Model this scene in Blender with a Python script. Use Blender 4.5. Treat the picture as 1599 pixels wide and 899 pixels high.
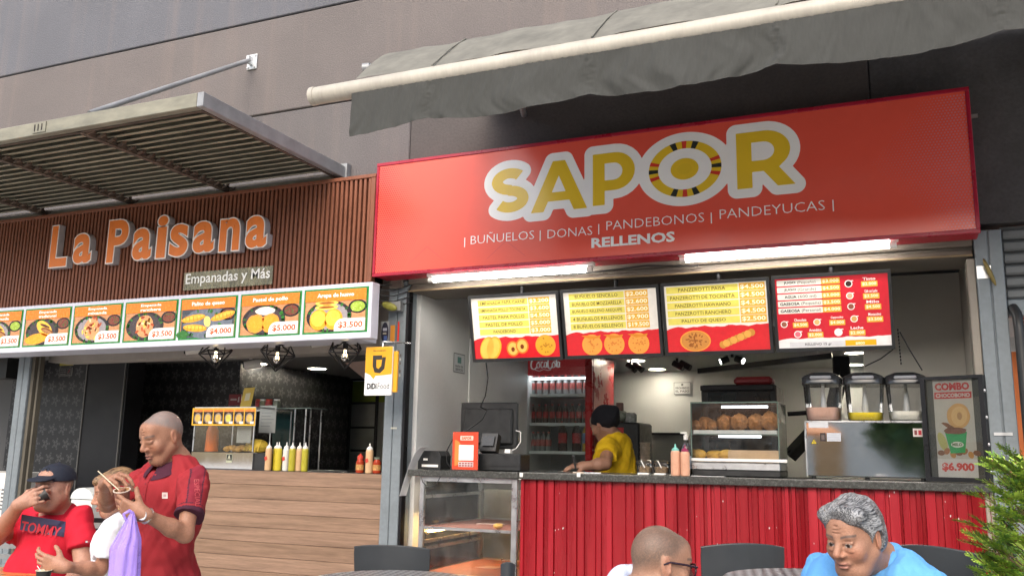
import bpy, math, random
import numpy as np
from mathutils import Vector, Matrix
rnd = random.Random(7)
for o in list(bpy.data.objects): bpy.data.objects.remove(o)
SC = bpy.context.scene
COL = SC.collection
# ------------------------------------------------------------------ camera
YAW, PITCH, ROLL = math.radians(23.48), math.radians(10.58), math.radians(0.977)
FPX, CH, CD = 1388.7, 1.36, 5.0
cf = np.array([-math.sin(YAW)*math.cos(PITCH), math.cos(YAW)*math.cos(PITCH), math.sin(PITCH)])
_r = np.array([math.cos(YAW), math.sin(YAW), 0.0]); _u = np.cross(_r, cf)
cR = math.cos(ROLL)*_r + math.sin(ROLL)*_u
cU = -math.sin(ROLL)*_r + math.cos(ROLL)*_u
cC = np.array([0.0, -CD, CH])
cam_d = bpy.data.cameras.new('camera'); cam = bpy.data.objects.new('camera', cam_d); COL.objects.link(cam)
cam_d.sensor_width = 36.0; cam_d.lens = 36.0*FPX/1599.0; cam_d.clip_start = 0.05; cam_d.clip_end = 500
cam.matrix_world = Matrix(((cR[0], cU[0], -cf[0], cC[0]), (cR[1], cU[1], -cf[1], cC[1]), (cR[2], cU[2], -cf[2], cC[2]), (0, 0, 0, 1)))
SC.camera = cam
# ------------------------------------------------------------------ sky and sun
SUN_EL, SUN_AZ = math.radians(40), math.radians(176)     # azimuth measured from +Y (north) clockwise
W = bpy.data.worlds.new('World'); SC.world = W; W.use_nodes = True
nt = W.node_tree; nt.nodes.clear()
sky = nt.nodes.new('ShaderNodeTexSky'); sky.sky_type = 'NISHITA'; sky.sun_disc = False
sky.sun_elevation = SUN_EL; sky.sun_rotation = SUN_AZ; sky.dust_density = 4.0; sky.air_density = 1.0; sky.ozone_density = 1.0
bg = nt.nodes.new('ShaderNodeBackground'); bg.inputs[1].default_value = 0.15
wo = nt.nodes.new('ShaderNodeOutputWorld')
nt.links.new(sky.outputs[0], bg.inputs[0]); nt.links.new(bg.outputs[0], wo.inputs[0])
sl = bpy.data.lights.new('sun', 'SUN'); sl.energy = 1.0; sl.angle = math.radians(70); sl.color = (1.0, 0.95, 0.88)
sun = bpy.data.objects.new('sun', sl); COL.objects.link(sun)
sd = Vector((math.sin(SUN_AZ)*math.cos(SUN_EL), math.cos(SUN_AZ)*math.cos(SUN_EL), math.sin(SUN_EL)))
sun.rotation_euler = sd.to_track_quat('Z', 'Y').to_euler()
SC.view_settings.view_transform = 'Standard'; SC.view_settings.look = 'None'
SC.view_settings.gamma = 1.0; SC.view_settings.exposure = 1.12
SC.render.engine = 'CYCLES'
try:
    SC.cycles.use_denoising = True; SC.cycles.max_bounces = 8; SC.cycles.transparent_max_bounces = 12
    SC.cycles.sample_clamp_indirect = 6
except Exception: pass

# ------------------------------------------------------------------ turning photo positions into places
def ray(px, py): return cf + cR*((px-799.5)/FPX) - cU*((py-449.5)/FPX)
def at(px, py, Y=0.0):
    v = ray(px, py); return cC + v*((Y-cC[1])/v[1])
def atx(px, py, X):
    v = ray(px, py); return cC + v*((X-cC[0])/v[0])
def atz(px, py, Z):
    v = ray(px, py); return cC + v*((Z-cC[2])/v[2])
def atd(px, py, d): return cC + ray(px, py)*d
def X_(px, Y, py=600): return float(at(px, py, Y)[0])
def Z_(px, py, Y): return float(at(px, py, Y)[2])

# ------------------------------------------------------------------ materials
MATS = {}
def mat(name, col=(.5, .5, .5), rough=.5, metal=0.0, var=.12, vs=6.0, bump=0.0, bs=80.0, attr=False,
        emit=0.0, spec=.5, trans=0.0, alpha=1.0, sss=0.0, coat=0.0, stretch=None, fine=0.0, ior=1.45, rvar=.1):
    if name in MATS: return MATS[name]
    m = bpy.data.materials.new(name); m.use_nodes = True; MATS[name] = m
    t = m.node_tree; N = t.nodes; L = t.links
    b = N['Principled BSDF']
    tc = N.new('ShaderNodeTexCoord'); src = tc.outputs['Object']
    if stretch:
        mp = N.new('ShaderNodeMapping'); mp.inputs['Scale'].default_value = stretch; L.new(src, mp.inputs[0]); src = mp.outputs[0]
    n1 = N.new('ShaderNodeTexNoise'); n1.inputs['Scale'].default_value = vs; n1.inputs['Detail'].default_value = 6; n1.inputs['Roughness'].default_value = .65
    L.new(src, n1.inputs['Vector'])
    if attr:
        a = N.new('ShaderNodeAttribute'); a.attribute_name = 'Col'; base = a.outputs['Color']
    else:
        a = N.new('ShaderNodeRGB'); a.outputs[0].default_value = (*col, 1); base = a.outputs[0]
    mr = N.new('ShaderNodeMapRange'); mr.inputs[1].default_value = .3; mr.inputs[2].default_value = .7
    mr.inputs[3].default_value = 1-var; mr.inputs[4].default_value = 1+var
    L.new(n1.outputs[0], mr.inputs[0]); val = mr.outputs[0]
    if fine:
        n3 = N.new('ShaderNodeTexNoise'); n3.inputs['Scale'].default_value = bs; n3.inputs['Detail'].default_value = 3; L.new(src, n3.inputs['Vector'])
        m3 = N.new('ShaderNodeMapRange'); m3.inputs[1].default_value = .3; m3.inputs[2].default_value = .7; m3.inputs[3].default_value = 1-fine; m3.inputs[4].default_value = 1+fine
        L.new(n3.outputs[0], m3.inputs[0])
        mm = N.new('ShaderNodeMath'); mm.operation = 'MULTIPLY'; L.new(val, mm.inputs[0]); L.new(m3.outputs[0], mm.inputs[1]); val = mm.outputs[0]
    vm = N.new('ShaderNodeVectorMath'); vm.operation = 'SCALE'; L.new(base, vm.inputs[0]); L.new(val, vm.inputs['Scale'])
    L.new(vm.outputs[0], b.inputs['Base Color'])
    rr = N.new('ShaderNodeMapRange'); rr.inputs[1].default_value = .3; rr.inputs[2].default_value = .7
    rr.inputs[3].default_value = max(0.02, rough-rvar); rr.inputs[4].default_value = min(1, rough+rvar)
    L.new(n1.outputs[0], rr.inputs[0]); L.new(rr.outputs[0], b.inputs['Roughness'])
    b.inputs['Metallic'].default_value = metal
    b.inputs['Specular IOR Level'].default_value = spec
    b.inputs['IOR'].default_value = ior
    b.inputs['Transmission Weight'].default_value = trans
    b.inputs['Coat Weight'].default_value = coat
    if sss:
        b.inputs['Subsurface Weight'].default_value = sss; b.inputs['Subsurface Radius'].default_value = (.012, .005, .003); b.inputs['Subsurface Scale'].default_value = 1.0
    if emit:
        L.new(vm.outputs[0], b.inputs['Emission Color']); b.inputs['Emission Strength'].default_value = emit
    if bump:
        n2 = N.new('ShaderNodeTexNoise'); n2.inputs['Scale'].default_value = bs; n2.inputs['Detail'].default_value = 5; L.new(src, n2.inputs['Vector'])
        bp = N.new('ShaderNodeBump'); bp.inputs['Strength'].default_value = bump; bp.inputs['Distance'].default_value = .01
        L.new(n2.outputs[0], bp.inputs['Height']); L.new(bp.outputs[0], b.inputs['Normal'])
    if alpha < 1:
        b.inputs['Alpha'].default_value = alpha
    return m
def glass_mat(name, tint=(.95, .98, .97), refl=1.5, rough=.02, dirt=.06):
    if name in MATS: return MATS[name]
    m = bpy.data.materials.new(name); m.use_nodes = True; MATS[name] = m
    t = m.node_tree; N = t.nodes; L = t.links; N.clear()
    out = N.new('ShaderNodeOutputMaterial'); tr = N.new('ShaderNodeBsdfTransparent'); tr.inputs[0].default_value = (*tint, 1)
    gl = N.new('ShaderNodeBsdfGlossy'); gl.inputs['Roughness'].default_value = rough
    df = N.new('ShaderNodeBsdfDiffuse'); df.inputs[0].default_value = (.7, .7, .68, 1)
    fr = N.new('ShaderNodeFresnel'); fr.inputs[0].default_value = refl
    mx = N.new('ShaderNodeMixShader'); L.new(fr.outputs[0], mx.inputs[0]); L.new(tr.outputs[0], mx.inputs[1]); L.new(gl.outputs[0], mx.inputs[2])
    nz = N.new('ShaderNodeTexNoise'); nz.inputs['Scale'].default_value = 9; nz.inputs['Detail'].default_value = 6
    mr = N.new('ShaderNodeMapRange'); mr.inputs[1].default_value = .35; mr.inputs[2].default_value = .8; mr.inputs[3].default_value = 0; mr.inputs[4].default_value = dirt
    L.new(nz.outputs[0], mr.inputs[0])
    m2 = N.new('ShaderNodeMixShader'); L.new(mr.outputs[0], m2.inputs[0]); L.new(mx.outputs[0], m2.inputs[1]); L.new(df.outputs[0], m2.inputs[2])
    L.new(m2.outputs[0], out.inputs[0]); return m

# ------------------------------------------------------------------ mesh building
WORLD = {}
def _mesh(name, v, f, c, smooth, m, org):
    me = bpy.data.meshes.new(name)
    v = np.asarray(v, dtype=float).reshape(-1, 3)-np.asarray(org, dtype=float)
    me.from_pydata(v.tolist(), [], f)
    if c is not None:
        a = me.color_attributes.new('Col', 'FLOAT_COLOR', 'CORNER')
        n = np.zeros(len(me.polygons), dtype=np.int32); me.polygons.foreach_get('loop_total', n)
        cc = np.ones((len(n), 4), dtype=np.float32); cc[:, :3] = np.asarray(c, dtype=np.float32)[:, :3]
        a.data.foreach_set('color', np.repeat(cc, n, axis=0).ravel())
    if smooth is not None:
        me.polygons.foreach_set('use_smooth', smooth)
    me.materials.append(m); me.update(); return me
class MB:
    """collects shapes that become ONE mesh"""
    def __init__(s): s.v = []; s.f = []; s.c = []; s.s = []; s.T = None
    def add(s, v, f, col=(.5, .5, .5), smooth=False):
        n = len(s.v)
        for p in v:
            p = np.asarray(p, dtype=float)
            if s.T is not None: p = s.T[:3, :3]@p+s.T[:3, 3]
            s.v.append(p)
        for q in f: s.f.append([i+n for i in q]); s.c.append(col); s.s.append(smooth)
    def box(s, x0, y0, z0, x1, y1, z1, col=(.5, .5, .5), bev=0.0, R=None, org=None):
        x0, x1 = min(x0, x1), max(x0, x1); y0, y1 = min(y0, y1), max(y0, y1); z0, z1 = min(z0, z1), max(z0, z1)
        if bev <= 0:
            v = [(x, y, z) for z in (z0, z1) for y in (y0, y1) for x in (x0, x1)]
            f = [(0, 2, 3, 1), (4, 5, 7, 6), (0, 1, 5, 4), (2, 6, 7, 3), (0, 4, 6, 2), (1, 3, 7, 5)]
        else:
            b = min(bev, (x1-x0)/2.01, (y1-y0)/2.01, (z1-z0)/2.01)
            v = []; 
            for z, zi in ((z0, 1), (z1, -1)):
                for y, yi in ((y0, 1), (y1, -1)):
                    for x, xi in ((x0, 1), (x1, -1)):
                        v += [(x, y+yi*b, z+zi*b), (x+xi*b, y, z+zi*b), (x+xi*b, y+yi*b, z)]
            def I(x, y, z, k): return (z*4+y*2+x)*3+k
            f = [(I(0, 0, 0, 0), I(0, 0, 1, 0), I(0, 1, 1, 0), I(0, 1, 0, 0)), (I(1, 0, 0, 0), I(1, 1, 0, 0), I(1, 1, 1, 0), I(1, 0, 1, 0)),
                 (I(0, 0, 0, 1), I(1, 0, 0, 1), I(1, 0, 1, 1), I(0, 0, 1, 1)), (I(0, 1, 0, 1), I(0, 1, 1, 1), I(1, 1, 1, 1), I(1, 1, 0, 1)),
                 (I(0, 0, 0, 2), I(0, 1, 0, 2), I(1, 1, 0, 2), I(1, 0, 0, 2)), (I(0, 0, 1, 2), I(1, 0, 1, 2), I(1, 1, 1, 2), I(0, 1, 1, 2))]
            for y in (0, 1):
                for z in (0, 1): f.append((I(0, y, z, 1), I(1, y, z, 1), I(1, y, z, 2), I(0, y, z, 2)))
            for x in (0, 1):
                for z in (0, 1): f.append((I(x, 0, z, 0), I(x, 1, z, 0), I(x, 1, z, 2), I(x, 0, z, 2)))
            for x in (0, 1):
                for y in (0, 1): f.append((I(x, y, 0, 0), I(x, y, 1, 0), I(x, y, 1, 1), I(x, y, 0, 1)))
            for x in (0, 1):
                for y in (0, 1):
                    for z in (0, 1): f.append((I(x, y, z, 0), I(x, y, z, 1), I(x, y, z, 2)))
        if R is not None:
            o = np.array(org if org is not None else ((x0+x1)/2, (y0+y1)/2, (z0+z1)/2)); v = [R@(np.array(p)-o)+o for p in v]
        s.add(v, f, col)
    def obox(s, c, ex, ey, ez, col=(.5, .5, .5)):
        """box at centre c with half-axis vectors"""
        c, ex, ey, ez = map(np.array, (c, ex, ey, ez))
        v = [c+a*ex+b*ey+d*ez for d in (-1, 1) for b in (-1, 1) for a in (-1, 1)]
        s.add(v, [(0, 2, 3, 1), (4, 5, 7, 6), (0, 1, 5, 4), (2, 6, 7, 3), (0, 4, 6, 2), (1, 3, 7, 5)], col)
    def tube(s, pts, r, n=10, col=(.5, .5, .5), caps=True, smooth=True, ry=None):
        pts = [np.array(p, dtype=float) for p in pts]; rr = r if hasattr(r, '__len__') else [r]*len(pts)
        rings = []; up = None
        for i, p in enumerate(pts):
            d = pts[min(i+1, len(pts)-1)]-pts[max(i-1, 0)]; d = d/(np.linalg.norm(d)+1e-12)
            if up is None: up = np.array([0, 0, 1.0]) if abs(d[2]) < .9 else np.array([1.0, 0, 0])
            a = np.cross(up, d); a /= np.linalg.norm(a)+1e-12; b = np.cross(d, a); up = b
            rings.append([p+rr[i]*(math.cos(2*math.pi*k/n)*a+math.sin(2*math.pi*k/n)*(ry or 1)*b) for k in range(n)])
        v = [q for R in rings for q in R]; f = []
        for i in range(len(pts)-1):
            for k in range(n): f.append((i*n+k, i*n+(k+1) % n, (i+1)*n+(k+1) % n, (i+1)*n+k))
        s.add(v, f, col, smooth)
        if caps: s.add(rings[0][::-1], [tuple(range(n))], col); s.add(rings[-1], [tuple(range(n))], col)
    def lathe(s, prof, c=(0, 0, 0), n=20, col=(.5, .5, .5), smooth=True, cols=None, sx=1, sy=1, caps=True):
        v = []; 
        for r, z in prof:
            for k in range(n): v.append((c[0]+sx*r*math.cos(2*math.pi*k/n), c[1]+sy*r*math.sin(2*math.pi*k/n), c[2]+z))
        for i in range(len(prof)-1):
            s.add(v[i*n:(i+2)*n], [(k, (k+1) % n, n+(k+1) % n, n+k) for k in range(n)], cols[i] if cols else col, smooth)
        if not caps: return
        if prof[0][0] > 1e-5: s.add(v[:n][::-1], [tuple(range(n))], cols[0] if cols else col)
        if prof[-1][0] > 1e-5: s.add(v[-n:], [tuple(range(n))], cols[-1] if cols else col)
    def sphere(s, c, r, n=16, m=10, col=(.5, .5, .5), lump=0.0, seed=0, rot=None):
        r = np.array(r if hasattr(r, '__len__') else (r, r, r)); v = []; q = random.Random(seed)
        ph = [q.uniform(0, 6) for _ in range(6)]
        for i in range(m+1):
            th = math.pi*i/m
            for k in range(n):
                a = 2*math.pi*k/n
                d = np.array([math.sin(th)*math.cos(a), math.sin(th)*math.sin(a), math.cos(th)])
                w = 1+lump*(math.sin(4*d[0]+ph[0])*math.sin(5*d[1]+ph[1])+.6*math.sin(9*d[0]+7*d[2]+ph[2])*math.sin(8*d[1]+ph[3]))
                p = d*r*w
                if rot is not None: p = rot@p
                v.append(np.array(c)+p)
        f = [(i*n+k, (i+1)*n+k, (i+1)*n+(k+1) % n, i*n+(k+1) % n) for i in range(m) for k in range(n)]
        s.add(v, f, col, True)
    def extr(s, pts, vec, col=(.5, .5, .5), smooth=False):
        """polygon pts (3D) extruded by vec"""
        pts = [np.array(p, dtype=float) for p in pts]; n = len(pts); vec = np.array(vec, dtype=float)
        s.add(pts+[p+vec for p in pts], [tuple(range(n))[::-1], tuple(range(n, 2*n))], col)
        s.add(pts+[p+vec for p in pts], [(i, (i+1) % n, n+(i+1) % n, n+i) for i in range(n)], col, smooth)
    def grid(s, P, col=(.5, .5, .5), smooth=True, th=None):
        """P[i][j] points -> sheet; th = thickness vector"""
        P = np.asarray(P, dtype=float); a, b = P.shape[:2]
        v = list(P.reshape(-1, 3)); f = [(i*b+j, i*b+j+1, (i+1)*b+j+1, (i+1)*b+j) for i in range(a-1) for j in range(b-1)]
        s.add(v, f, col, smooth)
        if th is not None:
            th = np.array(th, dtype=float); s.add([p+th for p in v], [q[::-1] for q in f], col, smooth)
            e = [i*b for i in range(a)]+[(a-1)*b+j for j in range(1, b)]+[i*b+b-1 for i in range(a-2, -1, -1)]+[j for j in range(b-2, 0, -1)]
            m = len(e); vv = [v[i] for i in e]+[v[i]+th for i in e]
            s.add(vv, [(i, m+i, m+(i+1) % m, (i+1) % m) for i in range(m)], col)
    def build(s, name, m, parent=None, loc=None):
        if parent is not None: org = WORLD[parent.name]
        else: org = np.array(loc if loc is not None else (0, 0, 0), dtype=float)
        me = _mesh(name, s.v, s.f, s.c, s.s, m, org)
        o = bpy.data.objects.new(name, me); COL.objects.link(o)
        if parent is not None: o.parent = parent
        else: o.location = org
        WORLD[o.name] = org
        return o
def tag(o, label=None, cat=None, group=None, kind=None):
    if label: o['label'] = label
    if cat: o['category'] = cat
    if group: o['group'] = group
    if kind: o['kind'] = kind
    return o
def thing(name, loc, label, cat, group=None):
    o = bpy.data.objects.new(name, None); COL.objects.link(o); o.location = [float(q) for q in loc]; o.empty_display_size = .1
    WORLD[o.name] = np.array(loc, dtype=float); return tag(o, label, cat, group)
def single(name, mb, m, loc, label, cat, group=None): return tag(mb.build(name, m, None, loc), label, cat, group)
def dup(root, loc, rotz=None, label=None, group=None, scale=None):
    r = root.copy(); COL.objects.link(r); r.location = [float(q) for q in loc]
    if rotz is not None: r.rotation_euler = (0, 0, rotz)
    if scale: r.scale = (scale,)*3
    if label: r['label'] = label
    if group: r['group'] = group
    for ch in list(root.children):
        c = ch.copy(); COL.objects.link(c); c.parent = r
        for g in ch.children:
            d = g.copy(); COL.objects.link(d); d.parent = c
    return r
# ------------------------------------------------------------------ flat print (menus, signs): layers of flat shapes in one mesh
_tc = {}
def glyphs(txt, bold=0.0, shear=0.0, res=3):
    k = (txt, bold, shear, res)
    if k in _tc: return _tc[k]
    cu = bpy.data.curves.new('t', 'FONT'); cu.body = txt; cu.size = 1; cu.offset = bold; cu.shear = shear; cu.resolution_u = res; cu.fill_mode = 'FRONT'
    ob = bpy.data.objects.new('t', cu); me = ob.to_mesh()
    v = np.array([(p.co.x, p.co.y) for p in me.vertices]).reshape(-1, 2); f = [tuple(p.vertices) for p in me.polygons]
    ob.to_mesh_clear(); bpy.data.objects.remove(ob); bpy.data.curves.remove(cu)
    _tc[k] = (v, f); return v, f
def lin(r, g, b):
    def h(c): c /= 255.0; return c/12.92 if c <= .04045 else ((c+.055)/1.055)**2.4
    return (h(r), h(g), h(b))
class Print:
    def __init__(s, th=.0006): s.v = []; s.f = []; s.c = []; s.th = th
    def raw(s, v2, f, col, L):
        n = len(s.v); w = L*s.th
        for p in v2: s.v.append((p[0], p[1], w))
        for q in f: s.f.append([i+n for i in q]); s.c.append(col)
    def poly(s, pts, col, L=1): s.raw(pts, [tuple(range(len(pts)))], col, L)
    def rect(s, x0, y0, x1, y1, col, L=1, r=0.0, tl=None):
        if r <= 0 and not tl: return s.poly([(x0, y0), (x1, y0), (x1, y1), (x0, y1)], col, L)
        pts = []; rs = [r, r, r, tl if tl is not None else r]
        for (cx, cy, sx, sy, a0), q in zip([(x0, y0, 1, 1, 180), (x1, y0, -1, 1, 270), (x1, y1, -1, -1, 0), (x0, y1, 1, -1, 90)], rs):
            if q <= 0: pts.append((cx, cy)); continue
            for k in range(7):
                a = math.radians(a0+15*k); pts.append((cx+sx*q+q*math.cos(a), cy+sy*q+q*math.sin(a)))
        s.poly(pts, col, L)
    def ell(s, cx, cy, rx, ry, col, L=1, n=24, rot=0.0, a0=0, a1=360, wob=0.0):
        pts = []; full = abs(a1-a0) >= 360
        for k in range(n+(0 if full else 1)):
            a = math.radians(a0+(a1-a0)*k/n); w = 1+wob*math.sin(a*7+cx*90)+wob*math.sin(a*4+cy*50)
            x, y = rx*w*math.cos(a), ry*w*math.sin(a); pts.append((cx+x*math.cos(rot)-y*math.sin(rot), cy+x*math.sin(rot)+y*math.cos(rot)))
        s.poly(pts, col, L)
    def text(s, t, x0, y0, x1, y1, col, L=2, bold=0.0, shear=0.0, keep=False, align='C', res=2):
        v, f = glyphs(t, bold, shear, res)
        if not len(v): return
        a, b = v.min(0), v.max(0); sx = (x1-x0)/(b[0]-a[0]); sy = (y1-y0)/(b[1]-a[1]+1e-9)
        ox = x0
        if keep:
            sx2 = min(sx, sy*keep)
            ox = x0 if align == 'L' else ((x0+x1)/2-(b[0]-a[0])*sx2/2 if align == 'C' else x1-(b[0]-a[0])*sx2); sx = sx2
        s.raw([(ox+(p[0]-a[0])*sx, y0+(p[1]-a[1])*sy) for p in v], f, col, L)
    def build(s, name, m, parent, org, ex=(1, 0, 0), ez=(0, 0, 1), label=None, warp=None):
        """org = world point of (0,0); printed side faces the viewer (-y for a frontal panel)"""
        org, ex, ez = map(lambda q: np.array(q, dtype=float), (org, ex, ez)); nn = np.cross(ex, ez); nn /= np.linalg.norm(nn)
        v = np.array(s.v); P = org+v[:, :1]*ex+v[:, 1:2]*ez+v[:, 2:3]*nn
        if warp: P = warp(P, v)
        base = WORLD[parent.name] if parent is not None else org
        me = _mesh(name, P, s.f, s.c, None, m, base)
        o = bpy.data.objects.new(name, me); COL.objects.link(o)
        if parent is not None: o.parent = parent
        else: o.location = base
        WORLD[o.name] = base
        if label: o['label'] = label
        return o
# ================================================================== SETTING
V = np.array
m_pave = mat('paving', (.42, .40, .36), .8, var=.2, vs=2, bump=.3, bs=40)
mb = MB(); mb.box(-60, -60, -.3, 60, 60, 0); tag(mb.build('ground', m_pave), kind='structure')
mb = MB(); mb.box(-13, -.1, 0.004, 4, 9, .15); tag(mb.build('shop_floor', mat('floor_tile', (.35, .34, .33), .4, var=.1)), kind='structure')

def stucco(name, col):
    """painted plaster of the facade: roller texture, faint rain streaks and stains"""
    if name in MATS: return MATS[name]
    m = mat(name, col, .85, var=.10, vs=1.3, bump=.5, bs=110, fine=.15, spec=.25)
    t = m.node_tree; N = t.nodes; L = t.links; b = N['Principled BSDF']
    src = b.inputs['Base Color'].links[0].from_socket
    tc = N.new('ShaderNodeTexCoord'); mp = N.new('ShaderNodeMapping'); mp.inputs['Scale'].default_value = (7, 1, .35)
    L.new(tc.outputs['Object'], mp.inputs[0]); n = N.new('ShaderNodeTexNoise'); n.inputs['Scale'].default_value = 1.2; n.inputs['Detail'].default_value = 5
    L.new(mp.outputs[0], n.inputs['Vector']); mr = N.new('ShaderNodeMapRange'); mr.inputs[1].default_value = .52; mr.inputs[2].default_value = .72; mr.inputs[4].default_value = .15
    L.new(n.outputs[0], mr.inputs[0]); mx = N.new('ShaderNodeMix'); mx.data_type = 'RGBA'
    L.new(mr.outputs[0], mx.inputs['Factor']); L.new(src, mx.inputs[6]); mx.inputs[7].default_value = (.27, .205, .175, 1)
    L.new(mx.outputs[2], b.inputs['Base Color']); return m
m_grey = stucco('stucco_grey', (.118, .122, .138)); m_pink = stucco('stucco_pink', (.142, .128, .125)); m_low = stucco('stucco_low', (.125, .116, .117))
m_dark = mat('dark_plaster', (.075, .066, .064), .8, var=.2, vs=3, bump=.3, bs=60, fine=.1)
bld = thing('mall_building', (0, .3, 0), 'plastered grey and pinkish brown mall wall with dark seams above both shops', 'building')
def wallbox(name, x0, z0, x1, z1, m, y0=0.0, y1=.4):
    q = MB(); q.box(x0, y0, z0, x1, y1, z1, bev=.006); return q.build(name, m, bld)
o = wallbox('wall_band', -14, 4.579, 7, 9.0, m_grey); o['label'] = 'upper blue-grey plaster band'
o = wallbox('wall_band', -14, 3.812, 7, 4.566, m_pink); o['label'] = 'middle pinkish brown plaster band'
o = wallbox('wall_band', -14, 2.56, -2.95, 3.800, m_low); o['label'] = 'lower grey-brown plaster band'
o = wallbox('wall_band', -2.946, 2.56, -.05, 3.800, m_dark, .002, .4); o['label'] = 'darker brown stretch of the lower wall band under the awning'  # from here the lower band is coloured a darker brown
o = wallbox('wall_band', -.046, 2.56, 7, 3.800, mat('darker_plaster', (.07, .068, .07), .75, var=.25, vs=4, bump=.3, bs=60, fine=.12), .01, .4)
wallbox('seam', -14, 4.56, 7, 4.585, mat('seam_dark', (.03, .027, .027), .9), .015, .38)
wallbox('seam', -14, 3.795, 7, 3.816, MATS['seam_dark'], .015, .38)
# building mass behind, so the shops have a roof and a rear
wallbox('roof_slab', -14, 2.62, 7, 8.98, m_dark, .42, 9)
m_lint = mat('lintel_brown', (.16, .135, .11), .6, var=.35, vs=3, stretch=(.6, 1, 9), bump=.1)
# roller shutter housing above the right opening
sh = thing('shutter_housing', (-1.27, 0, 2.5), 'weathered brown roller shutter housing under the red sign above the menu screens', 'shutter')
q = MB(); q.box(-2.915, .04, 2.40, .395, .36, 2.61)
for z, h, d in ((2.40, .035, .02), (2.447, .05, .05), (2.51, .04, .03), (2.56, .045, .055)): q.box(-2.915, .04-d, z, .395, .039, z+h, bev=.006)
q.build('shutter_slats', m_lint, sh)
q = MB(); q.tube([(-2.9, -.02, 2.395), (-2.0, -.035, 2.40), (-1.2, -.02, 2.395), (-.3, -.03, 2.40), (.39, -.02, 2.395)], .006, 6); q.build('cable', mat('tan_cable', (.22, .16, .09), .7), sh)
q = MB(); q.tube([(-2.1, -.03, 2.46), (-1.75, -.06, 2.425), (-1.3, -.05, 2.45), (-1.0, -.045, 2.43)], .005, 6); q.build('cable', mat('black_rubber', (.02, .02, .02), .6), sh)

m_steel = mat('painted_steel', (.185, .215, .235), .45, metal=.15, var=.12, vs=5, bump=.05, bs=40, fine=.04)
m_blk = mat('black_plastic', (.022, .023, .024), .38, var=.2, vs=20)
m_blkmetal = mat('black_metal', (.018, .018, .02), .35, metal=.4)
m_alu = mat('aluminium', (.62, .63, .64), .32, metal=.9, var=.1, vs=12)
m_wpaint = mat('white_paint', (.72, .71, .68), .6, var=.06, vs=3, bump=.08, bs=40)
m_paint = mat('printed', attr=True, rough=.35, var=.05, vs=15)
m_photo = mat('printed_food', attr=True, rough=.3, var=.22, vs=60, fine=.15, bs=260)
def post(name, x0, x1, y0, y1, z0, z1, label, groove=True):
    t = thing(name, ((x0+x1)/2, (y0+y1)/2, z0), label, 'post'); xm = (x0+x1)/2
    q = MB(); q.box(x0, y0, z0, xm-.003, y1, z1, bev=.004); q.box(xm+.003, y0, z0, x1, y1, z1, bev=.004); q.box(xm-.003, y0+.01, z0, xm+.003, y1-.01, z1)
    q.build('steel_tube', m_steel, t); return t
pm = post('steel_post', -3.06, -2.925, 0, .14, .15, 2.6, 'grey steel post covered with stickers between the two shops')
pl = post('steel_post', -6.50, -6.37, 0, .12, .15, 2.6, 'grey steel post with flaking paint at the left end of the black-walled shop')
prt = post('steel_post', .40, .525, -.02, .13, .15, 2.52, 'grey steel post right of the red sign and promo poster')
q = MB(); q.box(-2.922, .0, .15, -2.905, .05, 2.4); q.build('shutter_rail', m_blkmetal, pm)
q = MB(); q.box(-6.365, .02, .15, -6.335, .08, 2.3); q.box(-6.32, .04, .15, -6.30, .08, 2.3, col=(.4, .35, .25)); q.build('shutter_rail', mat('rail_dark', (.10, .09, .07), .6), pl)
q = MB(); q.box(.36, -.01, .15, .398, .12, 2.38, bev=.004); q.build('door_frame', mat('tan_frame', (.27, .24, .2), .5, var=.15), prt)
q = MB(); c = at(1541, 425, -.03); q.box(c[0]-.045, -.028, c[2]-.03, c[0]+.02, -.021, c[2]+.035); q.build('hinge_plate', m_alu, prt)
q = MB(); c2 = at(1545, 425, -.05); q.sphere((c2[0], -.055, c2[2]), (.012, .012, .075), 12, 8, rot=np.array(Matrix.Rotation(-.32, 3, 'Y'))); q.build('latch', mat('brass_dirty', (.22, .17, .06), .45, metal=.6), prt)
q = MB(); q.box(.42, -.026, 1.49, .5, -.021, 1.505); q.build('name_plate', m_alu, prt)
# pipe beside the right post
pc = atx(1580, 480, .555)
q = MB(); q.tube([(.565, -.05, .15), (.565, -.05, 2.0), (.562, -.04, 2.08), (.55, .0, 2.12)], .024, 12); single('drain_hose', q, m_blk, (.565, -.05, .15), 'thick black hose standing beside the right grey post', 'hose')
# right neighbour: roller shutter + orange wall
t = thing('roller_shutter', (1.5, .05, 2.2), 'half-lowered grey roller shutter right of the right grey post', 'shutter')
q = MB()
for k in range(6): q.box(.53, .04, 2.17+k*.062, 2.6, .07+.0*(k % 2), 2.17+k*.062+.05, bev=.01)
q.box(.53, .075, 2.17, 2.6, .1, 2.55); q.build('slat_curtain', mat('shutter_dark', (.15, .16, .165), .5, metal=.2, var=.2, vs=4), t)
q = MB(); q.box(.53, .02, 2.08, 2.6, .09, 2.165, bev=.006); q.build('bottom_rail', m_steel, t)
t = thing('orange_partition', (1.2, .6, .15), 'orange painted partition seen through the gap at the right edge', 'partition')
q = MB(); q.box(.56, .5, .15, 2.8, .56, 2.55); q.build('wall_panel', mat('orange_paint', (.52, .145, .035), .6, var=.1), t)
c = at(1590, 520, .49); pr = Print(); pr.rect(-.05, -.1, .14, .1, (.62, .62, .62), 0); pr.rect(-.045, -.095, .135, -.02, (.45, .48, .5), 1)
pr.ell(.05, .04, .048, .048, (.6, .03, .03), 1); pr.ell(.05, .04, .038, .038, (.62, .62, .62), 2); pr.ell(.05, .045, .014, .02, (.03, .03, .03), 3); pr.rect(.03, .015, .07, .03, (.03, .03, .03), 3); pr.poly([(.02, .065), (.027, .072), (.082, .016), (.075, .009)], (.6, .03, .03), 4)
pr.build('no_smoking_sign', m_paint, t, c)

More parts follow.
